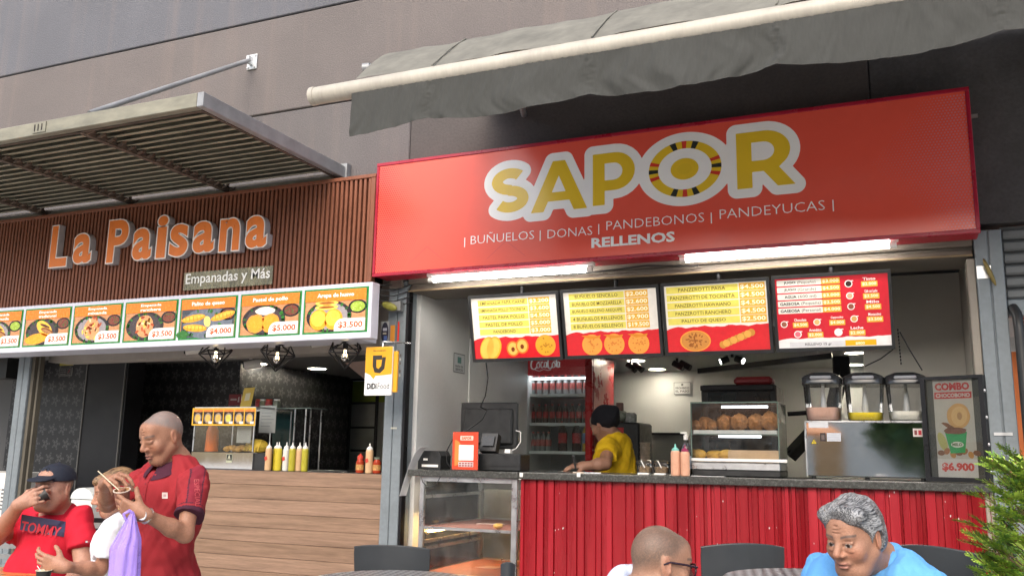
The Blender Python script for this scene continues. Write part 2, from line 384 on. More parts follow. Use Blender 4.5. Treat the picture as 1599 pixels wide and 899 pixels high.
# ------------------------------------------------ left metal canopy
CZ0, CZ1 = 3.215, 3.30; CY = -1.385; CX = -3.46
m_galv = mat('galvanised', (.27, .28, .29), .5, metal=.35, var=.25, vs=5, bump=.05)
m_beam = mat('stained_beam', (.215, .21, .165), .6, metal=.15, var=.3, vs=4, stretch=(1, 1, 3))
m_louv = mat('louvre_metal', (.40, .37, .28), .45, metal=.25, var=.3, vs=3)
m_rust = mat('rusty_iron', (.10, .075, .058), .8, var=.4, vs=14)
can = thing('metal_canopy', (-5.4, 0, 3.25), 'galvanised louvred metal canopy above the slatted empanada shop sign', 'canopy')
q = MB(); q.box(-8.4, CY-.05, CZ0, CX-.012, CY, CZ1, bev=.004); q.build('front_beam', m_beam, can)
q = MB(); q.box(CX-.01, CY-.05, CZ0, CX+.035, -.01, CZ1, bev=.004); q.build('side_beam', m_galv, can)
q = MB(); q.box(CX-.02, -.05, CZ0-.03, CX+.05, -.003, CZ1+.02); q.build('wall_bracket', m_galv, can)
q = MB(); n = 17
for k in range(n):
    y = CY+.03+k*(1.34/n); q.obox((-5.94, y+.03, CZ0+.035), (2.46, 0, 0), (0, .034, .012), (0, -.0008, .0022))
q.build('louvre_deck', m_louv, can)
q = MB(); q.box(-8.4, CY+.002, CZ1-.012, CX-.014, -.03, CZ1-.006); q.build('cover_sheet', m_beam, can)
q = MB(); q.box(-8.4, CY, CZ0-.004, CX-.012, CY+.018, CZ0+.012); q.box(CX-.03, CY+.018, CZ0-.004, CX-.011, -.02, CZ0+.012); q.build('rust_edge', m_rust, can)
q = MB(); q.box(-8.4, -.075, CZ0-.02, CX-.03, -.025, CZ0+.02); q.build('rear_beam', m_beam, can)
for x in (-4.42, -5.36, -6.3, -7.24):
    q = MB(); q.box(x-.018, CY, CZ0-.006, x+.018, -.03, CZ0+.02); q.box(x-.03, CY, CZ0+.02, x+.03, -.03, CZ0+.026)
    for k in range(n):
        y = CY+.05+k*(1.34/n); q.obox((x+.045, y, CZ0+.012), (.022, 0, .006), (0, .014, .006), (0, -.003, .006))
    q.build('rib', m_rust, can)
q = MB(); c = at(62, 205, CY-.052); q.box(c[0]-.06, CY-.056, CZ0+.012, c[0]+.05, CY-.051, CZ1-.008)
q.build('splice_plate', m_beam, can)
for k in range(3):
    q = MB(); q.box(c[0]-.045+k*.03, CY-.0585, CZ0+.024, c[0]-.037+k*.03, CY-.0565, CZ1-.02); q.build('slot', MATS['seam_dark'], can)
a = at(392, 96, -.02); b = atz(140, 177, 3.315)
q = MB(); q.tube([a+V([0, -.02, 0]), b], .017, 12); q.build('tie_rod', m_galv, can)
q = MB(); q.box(a[0]-.045, -.012, a[2]-.06, a[0]+.045, -.001, a[2]+.06, bev=.003)
q.box(a[0]-.012, -.06, a[2]-.03, a[0]+.012, -.012, a[2]+.03)
for dx in (-.032, .032):
    for dz in (-.045, .045): q.tube([(a[0]+dx, -.02, a[2]+dz), (a[0]+dx, -.012, a[2]+dz)], .008, 8)
q.build('anchor_plate', mat('white_metal', (.6, .62, .63), .45, metal=.3, var=.2, vs=20), can)

# ------------------------------------------------ awning
AX0, AX1, AY, AZ = -2.60, 1.9, -1.55, 3.10
aw = thing('fabric_awning', (-.4, 0, 3.3), 'dusty grey fabric awning with a stained cream front bar above the red sign', 'awning')
q = MB(); npt = 24
q.tube([(AX0+(AX1-AX0)*k/npt, AY, AZ) for k in range(npt+1)], .044, 20)
q.tube([(AX0-.006, AY, AZ), (AX0+.02, AY, AZ)], .047, 20)
q.build('front_bar', mat('cream_bar', (.38, .36, .31), .45, var=.16, vs=2, stretch=(3, 1, 1), fine=.05, bs=30), aw)
def wn(x, z, s=0):
    return (math.sin(x*9+s)+.6*math.sin(x*21+2.1+z*5)+.45*math.sin(x*43+z*17+s)+.35*math.sin(x*77-z*31))
from mathutils import noise as mn
Pg = []
nx_ = 520; seams_ = (-1.93, -1.14, -.36, .42, 1.2)
def fbm(x, z): return mn.noise(Vector((x*3.2, z*1.0, 0)))*1.0+.75*mn.noise(Vector((x*10, z*1.5, 3)))+.30*mn.noise(Vector((x*24, z*5, 7)))+.07*mn.noise(Vector((x*45, z*25, 9)))
for i in range(nx_+1):
    x = -2.35+(AX1+2.35)*i/nx_; row = []
    ds = min(abs(x-sx) for sx in seams_); seam = math.exp(-(ds/.03)**2); tent = max(0, 1-ds/.39)
    for j in range(25):
        tt = j/24; bot = .182+.036*math.sin(min(1, ds/.39)*math.pi*.5)+.010*mn.noise(Vector((x*2.5, 0, 5)))
        z = AZ-.035-tt*bot
        fold = fbm(x+.25*tt*mn.noise(Vector((x*2, tt, 1))), z)
        gath = (1-tt)**2*.35*abs(mn.noise(Vector((x*30, tt*2, 2))))
        y = AY-.034+.024*fold*(.15+.85*tt**.8)+.020*gath+.007*(1-.5*tt)*mn.noise(Vector((x*55+3*tt, tt*1.2, 11)))+seam*.006*mn.noise(Vector((x*60, tt*28, 4)))
        row.append((x, y, z+.002*seam*math.sin(tt*40)))
    Pg.append(row)
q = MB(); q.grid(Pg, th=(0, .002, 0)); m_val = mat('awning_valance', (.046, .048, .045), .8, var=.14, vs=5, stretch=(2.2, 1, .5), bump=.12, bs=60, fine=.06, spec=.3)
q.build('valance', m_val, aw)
Pg = []
for i in range(61):
    x = -2.35+(AX1+2.35)*i/60; row = []
    for (y, z) in ((AY, AZ+.05), (AY+.07, AZ+.125), (AY+.15, AZ+.20), (AY+.22, AZ+.262), (AY+.28, AZ+.305), (AY+.36, AZ+.33), (-.6, AZ+.45), (-.02, AZ+.52)):
        row.append((x, y+.004*wn(x, z), z+.003*math.sin(x*9+z*3)-.003*math.sin(x*25+y*9)))
    Pg.append(row)
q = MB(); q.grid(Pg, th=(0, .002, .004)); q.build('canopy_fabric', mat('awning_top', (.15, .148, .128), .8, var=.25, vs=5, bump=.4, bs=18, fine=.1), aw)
for sx in (-1.93, -1.14, -.36, .42, 1.2):
    q = MB(); q.tube([(sx, AY, AZ+.056), (sx+.02, AY+.15, AZ+.207), (sx+.03, AY+.28, AZ+.312), (sx+.04, -.6, AZ+.457)], .004, 6); q.build('seam_welt', MATS['awning_top'], aw)
c = at(572, 106, -1.0)
q = MB(); q.tube([c, c+V([.45, .25, .02])], .022, 10); q.tube([c+V([-.02, 0, -.002]), c+V([.02, .01, 0])], .03, 8); q.build('folding_arm', m_galv, aw)
for x in (-2.1, 1.5):
    q = MB(); q.tube([(x, -.02, AZ+.40), (x+.3, -.8, AZ+.18), (x, AY+.03, AZ)], .02, 8); q.build('folding_arm', m_galv, aw)

# ------------------------------------------------ slatted sign of the left shop
SY = -.15; SZ0, SZ1 = 2.43, 3.165
m_slat = mat('slat_wood', (.20, .072, .038), .5, var=.2, vs=6, stretch=(9, 1, 1), fine=.12, bs=60)
m_slatb = mat('slat_groove', (.055, .020, .012), .7, var=.2)
sb = thing('slatted_sign_board', (-5.2, 0, 2.8), 'brown vertical slat fascia with orange raised shop lettering above the food menu strip', 'sign')
q = MB(); q.box(-8.4, SY+.03, SZ0, -3.10, -.02, SZ1); q.build('backing_panel', m_slatb, sb)
q = MB(); x = -8.38
while x < -3.14:
    q.box(x, SY-.006, SZ0+.01, x+.021, SY+.029, SZ1-.01, bev=.003); x += .0365
q.build('slat_panel', m_slat, sb)
q = MB(); q.box(-8.4, SY-.014, SZ1-.012, -3.10, SY+.06, SZ1+.014, bev=.003); q.box(-8.4, SY-.014, SZ0-.012, -3.10, SY+.06, SZ0+.014, bev=.003)
q.box(-3.135, SY-.014, SZ0+.016, -3.10, -.02, SZ1-.014, bev=.003); q.build('edge_trim', m_slat, sb)
# ================================================================== SIGNS
def sd_poly(P, x, y):
    P = np.asarray(P, dtype=float); d = np.full(x.shape, 1e9); s = np.ones(x.shape); n = len(P); j = n-1
    for i in range(n):
        ex, ey = P[j]-P[i]; wx, wy = x-P[i][0], y-P[i][1]
        t = np.clip((wx*ex+wy*ey)/(ex*ex+ey*ey+1e-12), 0, 1); bx, by = wx-ex*t, wy-ey*t
        d = np.minimum(d, bx*bx+by*by)
        c1 = y >= P[i][1]; c2 = y < P[j][1]; c3 = ex*wy > ey*wx
        m = (c1 & c2 & c3) | (~c1 & ~c2 & ~c3); s = np.where(m, -s, s); j = i
    return s*np.sqrt(d)
def contour(pr, D, xs, ys, col, L):
    """fills the region D<0 (marching squares, interior cells merged into strips)"""
    nx, ny = D.shape; ins = D < 0
    for j in range(ny-1):
        full = ins[:-1, j] & ins[1:, j] & ins[:-1, j+1] & ins[1:, j+1]; anyc = (ins[:-1, j] | ins[1:, j] | ins[:-1, j+1] | ins[1:, j+1]) & ~full
        i = 0
        while i < nx-1:
            if full[i]:
                k = i
                while k < nx-1 and full[k]: k += 1
                pr.poly([(xs[i], ys[j]), (xs[k], ys[j]), (xs[k], ys[j+1]), (xs[i], ys[j+1])], col, L); i = k
            else:
                if anyc[i]:
                    c = [(i, j), (i+1, j), (i+1, j+1), (i, j+1)]; pts = []
                    for q in range(4):
                        a, b = c[q], c[(q+1) % 4]; da, db = D[a], D[b]
                        if da < 0: pts.append((xs[a[0]], ys[a[1]]))
                        if (da < 0) != (db < 0):
                            t = da/(da-db); pts.append((xs[a[0]]+(xs[b[0]]-xs[a[0]])*t, ys[a[1]]+(ys[b[1]]-ys[a[1]])*t))
                    if len(pts) > 2: pr.poly(pts, col, L)
                i += 1
def arcp(cx, cy, rx, ry, a0, a1, n=14): return [(cx+rx*math.cos(math.radians(a0+(a1-a0)*k/n)), cy+ry*math.sin(math.radians(a0+(a1-a0)*k/n))) for k in range(n+1)]
# letters in a unit box (height 1); outer outline and hole
def thick(path, t):
    P = np.array(path); L_, R_ = [], []
    for i in range(len(P)):
        d = P[min(i+1, len(P)-1)]-P[max(i-1, 0)]; d /= np.linalg.norm(d); n = np.array([-d[1], d[0]]); L_.append(tuple(P[i]+n*t)); R_.append(tuple(P[i]-n*t))
    return L_+R_[::-1]
S_t = .115
LET = {
 'S': [(thick(arcp(.37, .70, .255, .185, 38, 180, 12)+arcp(.37, .70, .255, .185, 185, 262, 6)[:-1]+[(.37, .507)]+arcp(.38, .30, .265, .185, 88, 0, 8)+arcp(.38, .30, .265, .185, -5, -142, 12), S_t), None)],
 'A': [([(0, 0), (.245, 0), (.33, .2), (.735, .2), (.82, 0), (1.07, 0), (.65, 1), (.415, 1)], [(.40, .375), (.665, .375), (.533, .70)])],
 'P': [([(0, 0), (.24, 0), (.24, .27), (.42, .27)]+arcp(.44, .635, .40, .365, -90, 90)+[(0, 1)], [(.24, .47), (.42, .47)]+arcp(.42, .635, .175, .165, -90, 90, 10)+[(.24, .80)])],
 'R': [([(0, 0), (.24, 0), (.24, .28), (.42, .28), (.63, 0), (.90, 0), (.66, .33)]+arcp(.44, .645, .40, .355, -48, 90)+[(0, 1)], [(.24, .475), (.42, .475)]+arcp(.42, .64, .175, .165, -90, 90, 10)+[(.24, .805)])],
}
GX0, GX1, GZ0, GZ1, GY = -3.065, .415, 2.472, 3.222, -.20
sg = thing('shop_sign', (-1.3, 0, 2.85), 'big red sign reading SAPOR in yellow letters on a white outline', 'sign')
m_signred = mat('sign_vinyl', attr=True, rough=.22, var=.05, vs=2, spec=.5, bump=.03, bs=2.5, rvar=.05)
q = MB(); q.box(GX0, GY+.012, GZ0, GX1, -.03, GZ1, bev=.004); q.build('sign_box', mat('sign_side', (.40, .015, .03), .4), sg)
q = MB(); w = .016
q.box(GX0-.004, GY-.006, GZ1-w, GX1+.004, GY+.014, GZ1+.006, bev=.003); q.box(GX0-.004, GY-.006, GZ0-.006, GX1+.004, GY+.014, GZ0+w, bev=.003)
q.box(GX0-.004, GY-.006, GZ0+w, GX0+w, GY+.014, GZ1-w, bev=.003); q.box(GX1-w, GY-.006, GZ0+w, GX1+.004, GY+.014, GZ1-w, bev=.003)
q.build('frame', mat('sign_frame', (.33, .008, .03), .3), sg)
pr = Print(.0005); red = (.74, .095, .062)
pr.rect(0, 0, GX1-GX0, GZ1-GZ0, red, 0)
def uv(px, py): p = at(px, py, GY); return (p[0]-GX0, p[2]-GZ0)
white = (.86, .87, .87); yel = (.76, .52, .03); blk = (.03, .035, .03)
# rows of halftone dots fading in from both ends
for side in (0, 1):
    for i in range(34):
        for j in range(50):
            u = .02+i*.0155+(.0078 if j % 2 else 0); v = .02+j*.0145
            lim = (.13+.27*(1-abs(v-.33)/.5)) if side == 0 else (.08+.42*(1-abs(v-.4)/.5))
            f_ = 1-u/max(lim, .05)
            if f_ <= .05 or v > .72: continue
            r_ = .0052*min(1, f_+.25); uu = u if side == 0 else (GX1-GX0)-u
            pr.ell(uu, v, r_, r_, (.50, .012, .02) if side == 0 else (.60, .17, .19), 1, n=6)
# faint pale outlines printed at lower left
for k, (a_, b_) in enumerate(((666, 380), (790, 372))):
    cu, cv = uv(a_, b_+30); pr.poly([(cu-.13, cv+.0), (cu-.125, cv), (cu, cv+.10), (cu+.125, cv), (cu+.13, cv), (cu, cv+.106)], (.62, .075, .065), 1)
xs = np.arange(.45, 2.95, .0045); ys = np.arange(.10, .742, .0045); Xg, Yg = np.meshgrid(xs, ys, indexing='ij')
def box_of(pl_b, pl_t, pr_b):
    b = uv(*pl_b); t = uv(*pl_t); r_ = uv(*pr_b); return b[0], b[1], r_[0]-b[0], t[1]-b[1]
place = {'S': ((767, 335), (768, 259), (823.5, 328), .64), 'A': ((828, 332.5), (868, 252), (916, 324), 1.07), 'P': (None,), 'R': (None,)}
spec = [('S', 767, 824, 336, 263, .745), ('A', 829, 917, 333, 251, 1.07), ('P', 925.7, 992, 322, 242, .84), ('R', 1151.5, 1243, 296, 209, .90)]
D = np.full(Xg.shape, 9.0); ylw = []
for nm, pxl, pxr, pyb, pyt, wu in spec:
    u0, v0 = uv(pxl, pyb); u1, _ = uv(pxr, pyb); _, v1 = uv(pxl if nm in 'PR' else (pxl+pxr)/2, pyt)
    if nm in 'SA': v0 = uv((pxl+pxr)/2, (pyb-4))[1]
    sx, sy = (u1-u0)/wu, v1-v0
    dd = np.full(Xg.shape, 9.0)
    for out, hole in LET[nm]:
        lx = .0 if nm != 'S' else -.0
        P = [(u0+(x)*sx, v0+y*sy) for x, y in out]; e = sd_poly(P, Xg, Yg)
        D = np.minimum(D, e)
        if hole: e = np.maximum(e, -sd_poly([(u0+x*sx, v0+y*sy) for x, y in hole], Xg, Yg))
        dd = np.minimum(dd, e)
    ylw.append(dd)
oc = uv(720+930/2.665, 170+250/2.665); orx = (uv(720+1082/2.665, 262)[0]-uv(720+779/2.665, 270)[0])/2; ory = (uv(1068, 220)[1]-uv(1068, 307)[1])/2
th_ = np.arctan2((Yg-oc[1])/ory, (Xg-oc[0])/orx); ko = np.hypot((Xg-oc[0])/orx, (Yg-oc[1])/ory); D = np.minimum(D, (ko-1)*np.minimum(orx, ory))
contour(pr, D-.052, xs, ys, white, 1)
for dd in ylw: contour(pr, dd, xs, ys, yel, 2)
# the striped ring of the O
rin = .735
def seg(a0, a1, col, L):
    n = max(2, int(abs(a1-a0)/6)); pr.poly(arcp(oc[0], oc[1], orx, ory, a0, a1, n)+arcp(oc[0], oc[1], orx*rin, ory*rin, a1, a0, n), col, L)
for k in range(12): seg(k*30, k*30+30, yel, 2)
for base in (0, 90, 180, 270):
    if base in (90, 270):
        seg(base-4, base+4, (.62, .05, .03), 3); seg(base-24, base-14, blk, 3); seg(base+14, base+24, blk, 3)
    else:
        seg(base-4.5, base+4.5, blk, 3); seg(base-21, base-13, (.62, .05, .03), 3); seg(base+13, base+21, (.62, .05, .03), 3)
pr.ell(oc[0], oc[1], orx*.385, ory*.385, yel, 2, n=36); pr.ell(oc[0], oc[1], orx*.2, ory*.2, (.72, .5, .03), 3, n=24)
def signtext(t, p0, p1, h, bold=0.0, L=2, res=2):
    a_, b_ = uv(*p0), uv(*p1); pr.text(t, a_[0], a_[1], b_[0], a_[1]+h, white, L, bold=bold, res=res)
def bar(px, py0, py1):
    a_ = uv(px, py1); b_ = uv(px, py0); pr.rect(a_[0]-.003, a_[1], a_[0]+.003, b_[1], white, 2)
for t_, x0, x1, y in (('BUÑUELOS', 735, 834, 381.5), ('DONAS', 855, 925, 372.5), ('PANDEBONOS', 947, 1100, 359.5), ('PANDEYUCAS', 1124, 1289, 342)):
    hh = .053*(1.24 if 'Ñ' in t_ else 1); signtext(t_, (x0, y), (x1, y), hh, bold=-.012)
for x, y0, y1 in ((725.5, 371, 386), (843.5, 360, 376), (935, 350, 366), (1111, 332, 349), (1301.5, 312, 330)): bar(x, y0, y1)
signtext('RELLENOS', (923.5, 387.5), (1054, 379), .060, bold=.035)
pr.build('printed_face', m_signred, sg, (GX0, GY, GZ0))
q = MB(); q.box(GX1+.002, -.03, 3.12, GX1+.05, -.024, 3.14); q.build('fixing_tab', m_alu, sg)

# ------------------------------------------------ raised letters
def raised(ch, x0, x1, z0, z1, Y, depth):
    """one letter: white-grey body with an orange face"""
    v, f = glyphs(ch, .052, 0, 5); a, b = v.min(0), v.max(0); sx = (x1-x0)/(b[0]-a[0]); sz = (z1-z0)/(b[1]-a[1])
    q = MB(); w = lambda p, y: (x0+(p[0]-a[0])*sx, y, z0+(p[1]-a[1])*sz)
    n = len(v); q.add([w(p, Y-depth) for p in v], f, (.80, .76, .72))
    ed = {}
    for fc in f:
        for k in range(len(fc)): ed[(fc[k], fc[(k+1) % len(fc)])] = 1
    bd = [e for e in ed if (e[1], e[0]) not in ed]
    q.add([w(p, Y-depth) for p in v]+[w(p, Y) for p in v], [(e[0], e[1], e[1]+n, e[0]+n) for e in bd], (.46, .44, .45))
    v2, f2 = glyphs(ch, .032, 0, 5); 
    q.add([w(p, Y-depth-.0015) for p in v2], f2, (.74, .19, .022))
    return q
m_letter = mat('letter_acrylic', attr=True, rough=.35, var=.05, vs=20)
Yl = SY-.008; dep = .055
for ch, xa, xb, ya, yb in (('L', 78.5, 107, 418, 351), ('a', 114, 144, 412.5, 363.5), ('P', 167.5, 201, 411, 342), ('a', 206.5, 238, 407, 355), ('i', 243.5, 262.5, 404.5, 335.5),
                           ('s', 264, 295, 402, 348.5), ('a', 300.5, 336, 396, 344), ('n', 342, 375.5, 393.5, 339.5), ('a', 383, 418, 388.5, 335.5)):
    x0 = X_(xa, Yl-dep, (ya+yb)/2); x1 = X_(xb, Yl-dep, (ya+yb)/2); xm = (xa+xb)/2
    o = raised(ch, x0, x1, Z_(xm, ya-.3, Yl-dep), Z_(xm, yb, Yl-dep), Yl, dep).build('letter', m_letter, sb)
a = at(286, 453, Yl-.01); b = at(427, 414, Yl-.01)
t = MB(); t.box(a[0], Yl-.013, 2.475, b[0], Yl-.008, 2.605); t.build('acrylic_plate', mat('acrylic', (.33, .32, .20), .12, var=.5, vs=9, spec=.6, alpha=.45), sb)
pr = Print(); pr.text('Empanadas y Más', .02, .022, b[0]-a[0]-.02, .118, (.8, .8, .78), 1, bold=.012, res=3); pr.build('lettering', m_paint, sb, (a[0], Yl-.0135, 2.475))

# ------------------------------------------------ menu light box
LX0, LX1, LZ0, LZ1, LY = -8.3, -2.975, 2.052, 2.405, -.35
lb = thing('menu_lightbox', (-5.2, -.2, 2.2), 'long white light box with seven framed snack photos and prices above the counter', 'sign')
q = MB(); q.box(LX0, LY+.012, LZ0, LX1, -.25, LZ1, bev=.004); q.box(LX0, -.249, LZ0+.004, -3.11, -.05, LZ1-.004); q.build('housing', mat('white_housing', (.60, .62, .72), .4, var=.04), lb)
def C(*a): return lin(*a)
def food(pr, kind, w, h, L=2):
    """simple printed food photograph in the lower part of a menu tile"""
    wood, plate, dark = C(196, 140, 96), C(48, 38, 40), C(28, 22, 22)
    g1, g2, o1, o2, br = C(236, 160, 40), C(250, 190, 70), C(205, 120, 30), C(228, 150, 60), C(120, 64, 26)
    H_ = h*.74
    pr.rect(0, 0, w, H_, wood, L)
    q = random.Random(kind*7+3)
    for k in range(5): pr.rect(0, H_*(k+.4)/5, w, H_*(k+.46)/5, C(176, 120, 80), L+1)
    if kind != 4: pr.ell(w*.40, H_*.50, w*.37, H_*.52, plate, L+1, 32); pr.ell(w*.40, H_*.50, w*.31, H_*.44, C(70, 60, 62) if kind % 2 else C(150, 142, 145), L+2, 32)
    else: pr.rect(w*.02, 0, w*.98, H_, C(70, 76, 86), L+1); pr.ell(w*.5, H_*.5, w*.45, H_*.55, C(104, 112, 124), L+2, 30)
    pr.ell(w*.86, H_*.78, w*.15, H_*.22, dark, L+2); pr.ell(w*.86, H_*.78, w*.115, H_*.17, C(150, 176, 60) if kind in (0, 6) else C(120, 60, 44), L+3)
    for k in range(16): pr.ell(w*(.86+q.uniform(-.09, .09)), H_*(.78+q.uniform(-.12, .12)), w*.012, H_*.014, C(190, 210, 110) if kind in (0, 6) else C(60, 110, 50), L+4, 6)
    for k in range(26):
        a_ = q.uniform(0, 6.28); pr.ell(w*(.40+.33*math.cos(a_)), H_*(.5+.46*math.sin(a_)), w*.035, H_*.04, C(q.randint(30, 60), q.randint(80, 130), 36), L+3, 5, rot=a_)
    if kind in (1, 0):
        pr.ell(w*.30, H_*.24, w*.27, H_*.20, g1, L+5, 26, rot=.1, wob=.02); pr.ell(w*.45, H_*.62, w*.20, H_*.24, g2, L+5, 26, rot=-.5)
        pr.ell(w*.52, H_*.52, w*.15, H_*.10, br, L+6, 20, rot=-.3); pr.ell(w*.52, H_*.50, w*.12, H_*.06, C(170, 120, 70), L+7, 16, rot=-.3); pr.ell(w*.46, H_*.72, w*.12, H_*.05, C(90, 50, 22), L+6, 16, rot=-.3)
    if kind in (2, 3):
        pr.ell(w*.40, H_*.50, w*.17, H_*.40, C(214, 150, 100), L+5, 26, rot=.2)
        for k in range(22): pr.ell(w*(.40+q.gauss(0, .07)), H_*(.52+q.gauss(0, .16)), w*.04, H_*.045, [C(230, 196, 90), C(176, 76, 30), C(236, 214, 160), C(150, 54, 20)][k % 4], L+6, 8, rot=k)
    if kind == 4:
        for (cx, cy, r_) in ((.24, .68, .12), (.78, .72, .22), (.28, .34, -.08)):
            pr.ell(w*cx, H_*cy, w*.22, H_*.13, g1, L+5, 26, rot=r_); pr.ell(w*cx, H_*(cy+.03), w*.19, H_*.06, g2, L+6, 20, rot=r_)
            for k in range(5): pr.ell(w*(cx+(k-2)*.07), H_*cy, w*.006, H_*.11, o1, L+7, 8, rot=r_)
        pr.ell(w*.50, H_*.55, w*.06, H_*.20, C(246, 220, 120), L+7, 14, rot=.3); pr.ell(w*.06, H_*.12, w*.12, H_*.14, C(50, 110, 44), L+5, 12, wob=.1)
    if kind == 5:
        pr.ell(w*.42, H_*.80, w*.17, H_*.14, C(226, 220, 206), L+5, 20, wob=.03)
        for cx in (.27, .52): pr.ell(w*cx, H_*.38, w*.16, H_*.32, o2, L+6, 30, wob=.02); pr.ell(w*cx, H_*.38, w*.125, H_*.26, g1, L+7, 26)
    if kind == 6:
        for cx in (.24, .48): pr.ell(w*cx, H_*.40, w*.15, H_*.34, g1, L+6, 30); pr.ell(w*(cx-.01), H_*.44, w*.12, H_*.26, g2, L+7, 26)
        for cy in (.80, .94): pr.ell(w*.36, H_*cy, w*.19, H_*.085, C(252, 206, 90), L+7, 24); pr.ell(w*.36, H_*cy, w*.13, H_*.04, C(150, 84, 24), L+8, 18)
tiles = [(None, 33.5), (36.8, 109), (112.3, 188.5), (192, 275), (278.3, 367.6), (372, 467.7), (471.4, 572.5)]
tn = [('Empanada', 'carnuda'), ('Empanada', 'tradicional'), ('Empanada', 'mixanda'), ('Empanada', 'ranchera'), ('Palito de queso',), ('Pastel de pollo',), ('Arepa de huevo',)]
pc_ = ['$3.500', '$3.500', '$3.500', '$3.500', '$4.000', '$5.000', '$3.500']
zt0, zt1 = LZ0+.038, LZ1-.026
m_menu = mat('menu_backlit', attr=True, rough=.25, var=.1, vs=40, fine=.06, bs=200, emit=.06)
for i, (pa, pb_) in enumerate(tiles):
    xb = X_(pb_, LY, 500); xa = X_(pa, LY, 500) if pa is not None else xb-.475
    w, h = xb-xa, zt1-zt0; pr = Print(.0003)
    pr.rect(0, 0, w, h, C(40, 130, 62), 0)
    m_ = .012
    sub = Print(.0003); iw, ih = w-2*m_, h-2*m_
    food(sub, i, iw, ih, 1); sub.rect(0, ih*.735, iw, ih, C(244, 126, 30), 14)
    nm = tn[i]
    if len(nm) == 1: sub.text(nm[0], iw*.2, ih*.80, iw*.8, ih*.93, (.85, .84, .8), 16, bold=.03)
    else: sub.text(nm[0], iw*.3, ih*.87, iw*.7, ih*.965, (.85, .84, .8), 16, bold=.03); sub.text(nm[1], iw*.3, ih*.765, iw*.7, ih*.85, (.85, .84, .8), 16, bold=.03)
    sub.rect(iw*.50, 0, iw, ih*.30, (.82, .8, .76), 14, tl=ih*.22)
    sub.text(pc_[i], iw*.565, ih*.055, iw*.955, ih*.225, C(214, 92, 48), 16, bold=.03)
    sub.rect(0, 0, .004, ih, C(30, 116, 54), 17); sub.rect(iw-.004, 0, iw, ih, C(30, 116, 54), 17)
    n0 = len(pr.v); pr.v += [(p[0]+m_, p[1]+m_, p[2]+.0003) for p in sub.v]; pr.f += [[k+n0 for k in f_] for f_ in sub.f]; pr.c += sub.c
    o = pr.build('menu_tile', m_menu, lb, (xa, LY+.011, zt0))

# ------------------------------------------------ fluorescent tubes under the red sign
m_tube = mat('tube_glow', (1, .97, .9), .4, var=0, emit=20.0)
def tubelamp(p0, p1, label):
    Yt = -.16; a_, b_ = at(*p0, Yt), at(*p1, Yt); z = (a_[2]+b_[2])/2
    t = thing('fluorescent_lamp', ((a_[0]+b_[0])/2, Yt, z), label, 'lamp', 'fluorescent lamps under the red sign')
    q = MB(); q.box(a_[0]-.01, Yt-.018, z+.012, b_[0]+.01, Yt+.03, z+.036, bev=.004); q.build('batten', m_wpaint, t)
    q = MB(); q.tube([(a_[0]+.035, Yt, z-.006), (b_[0]-.035, Yt, z-.006)], .0165, 12); q.build('tube', m_tube, t)
    for x in (a_[0], b_[0]-.033):
        q = MB(); q.tube([(x, Yt, z-.006), (x+.033, Yt, z-.006)], .018, 12); q.build('end_cap', m_wpaint, t)
tubelamp((670, 434), (925, 420), 'shorter lit fluorescent tube under the left half of the red sign')
tubelamp((1062, 406), (1400, 378), 'longer lit fluorescent tube under the right half of the red sign')

# ------------------------------------------------ four menu screens
m_screen = mat('screen_picture', attr=True, rough=.12, var=.06, vs=30, emit=.16, spec=.5)
TW, TH = .598, .415
ez = V([0, -.24, .9708]); 
def screen_thing(i, label):
    x0 = -2.432+.612*i; org = V([x0, .01, 1.922+.003*i]); t = thing('menu_screen', org, label, 'screen', 'menu screens in a row under the sign')
    ey = V([0, .9708, .24])
    def B(u0, v0, u1, v1, d0, d1, nm, m, q=None):
        q2 = q or MB(); c_ = org+V([1, 0, 0])*(u0+u1)/2+ez*(v0+v1)/2+ey*(d0+d1)/2
        q2.obox(c_, V([(u1-u0)/2, 0, 0]), ey*(d1-d0)/2, ez*(v1-v0)/2, (.02, .02, .02))
        if q is None: q2.build(nm, m, t)
        return q2
    B(.004, .004, TW-.004, TH-.004, .006, .05, 'casing', m_blk)
    q = MB(); B(0, 0, TW, .020, -.004, .03, 0, 0, q); B(0, TH-.018, TW, TH, -.004, .03, 0, 0, q); B(0, .020, .016, TH-.018, -.004, .03, 0, 0, q); B(TW-.016, .020, TW, TH-.018, -.004, .03, 0, 0, q)
    q.build('bezel', m_blk, t)
    q = MB(); c_ = org+V([TW/2, 0, 0])+ez*(TH*.5)+ey*.05; q.obox(c_+V([0, .03, 0]), (.05, 0, 0), (0, .03, 0), (0, 0, .05)); q.tube([c_+V([0, .055, 0]), c_+V([0, .06, .28])], .014, 8)
    q.build('ceiling_mount', m_blkmetal, t)
    return t, org+V([.016, 0, 0])+ez*.020+ey*.004, TW-.032, TH-.038
WH, YB, ORG, RD = C(228, 220, 208), C(222, 206, 96), C(226, 172, 64), C(206, 38, 44)
def wave(pr, w, y, amp, col, L, top=False):
    pts = [(0, 0)]+[(w, 0)]; n = 26
    for k in range(n+1): x = w*(1-k/n); pts.append((x, y+amp*math.sin(x*38)*.5+amp*.4*math.sin(x*90+1)-(amp*2.2*max(0, 1-x/(w*.08)))))
    pr.poly(pts, col, L)
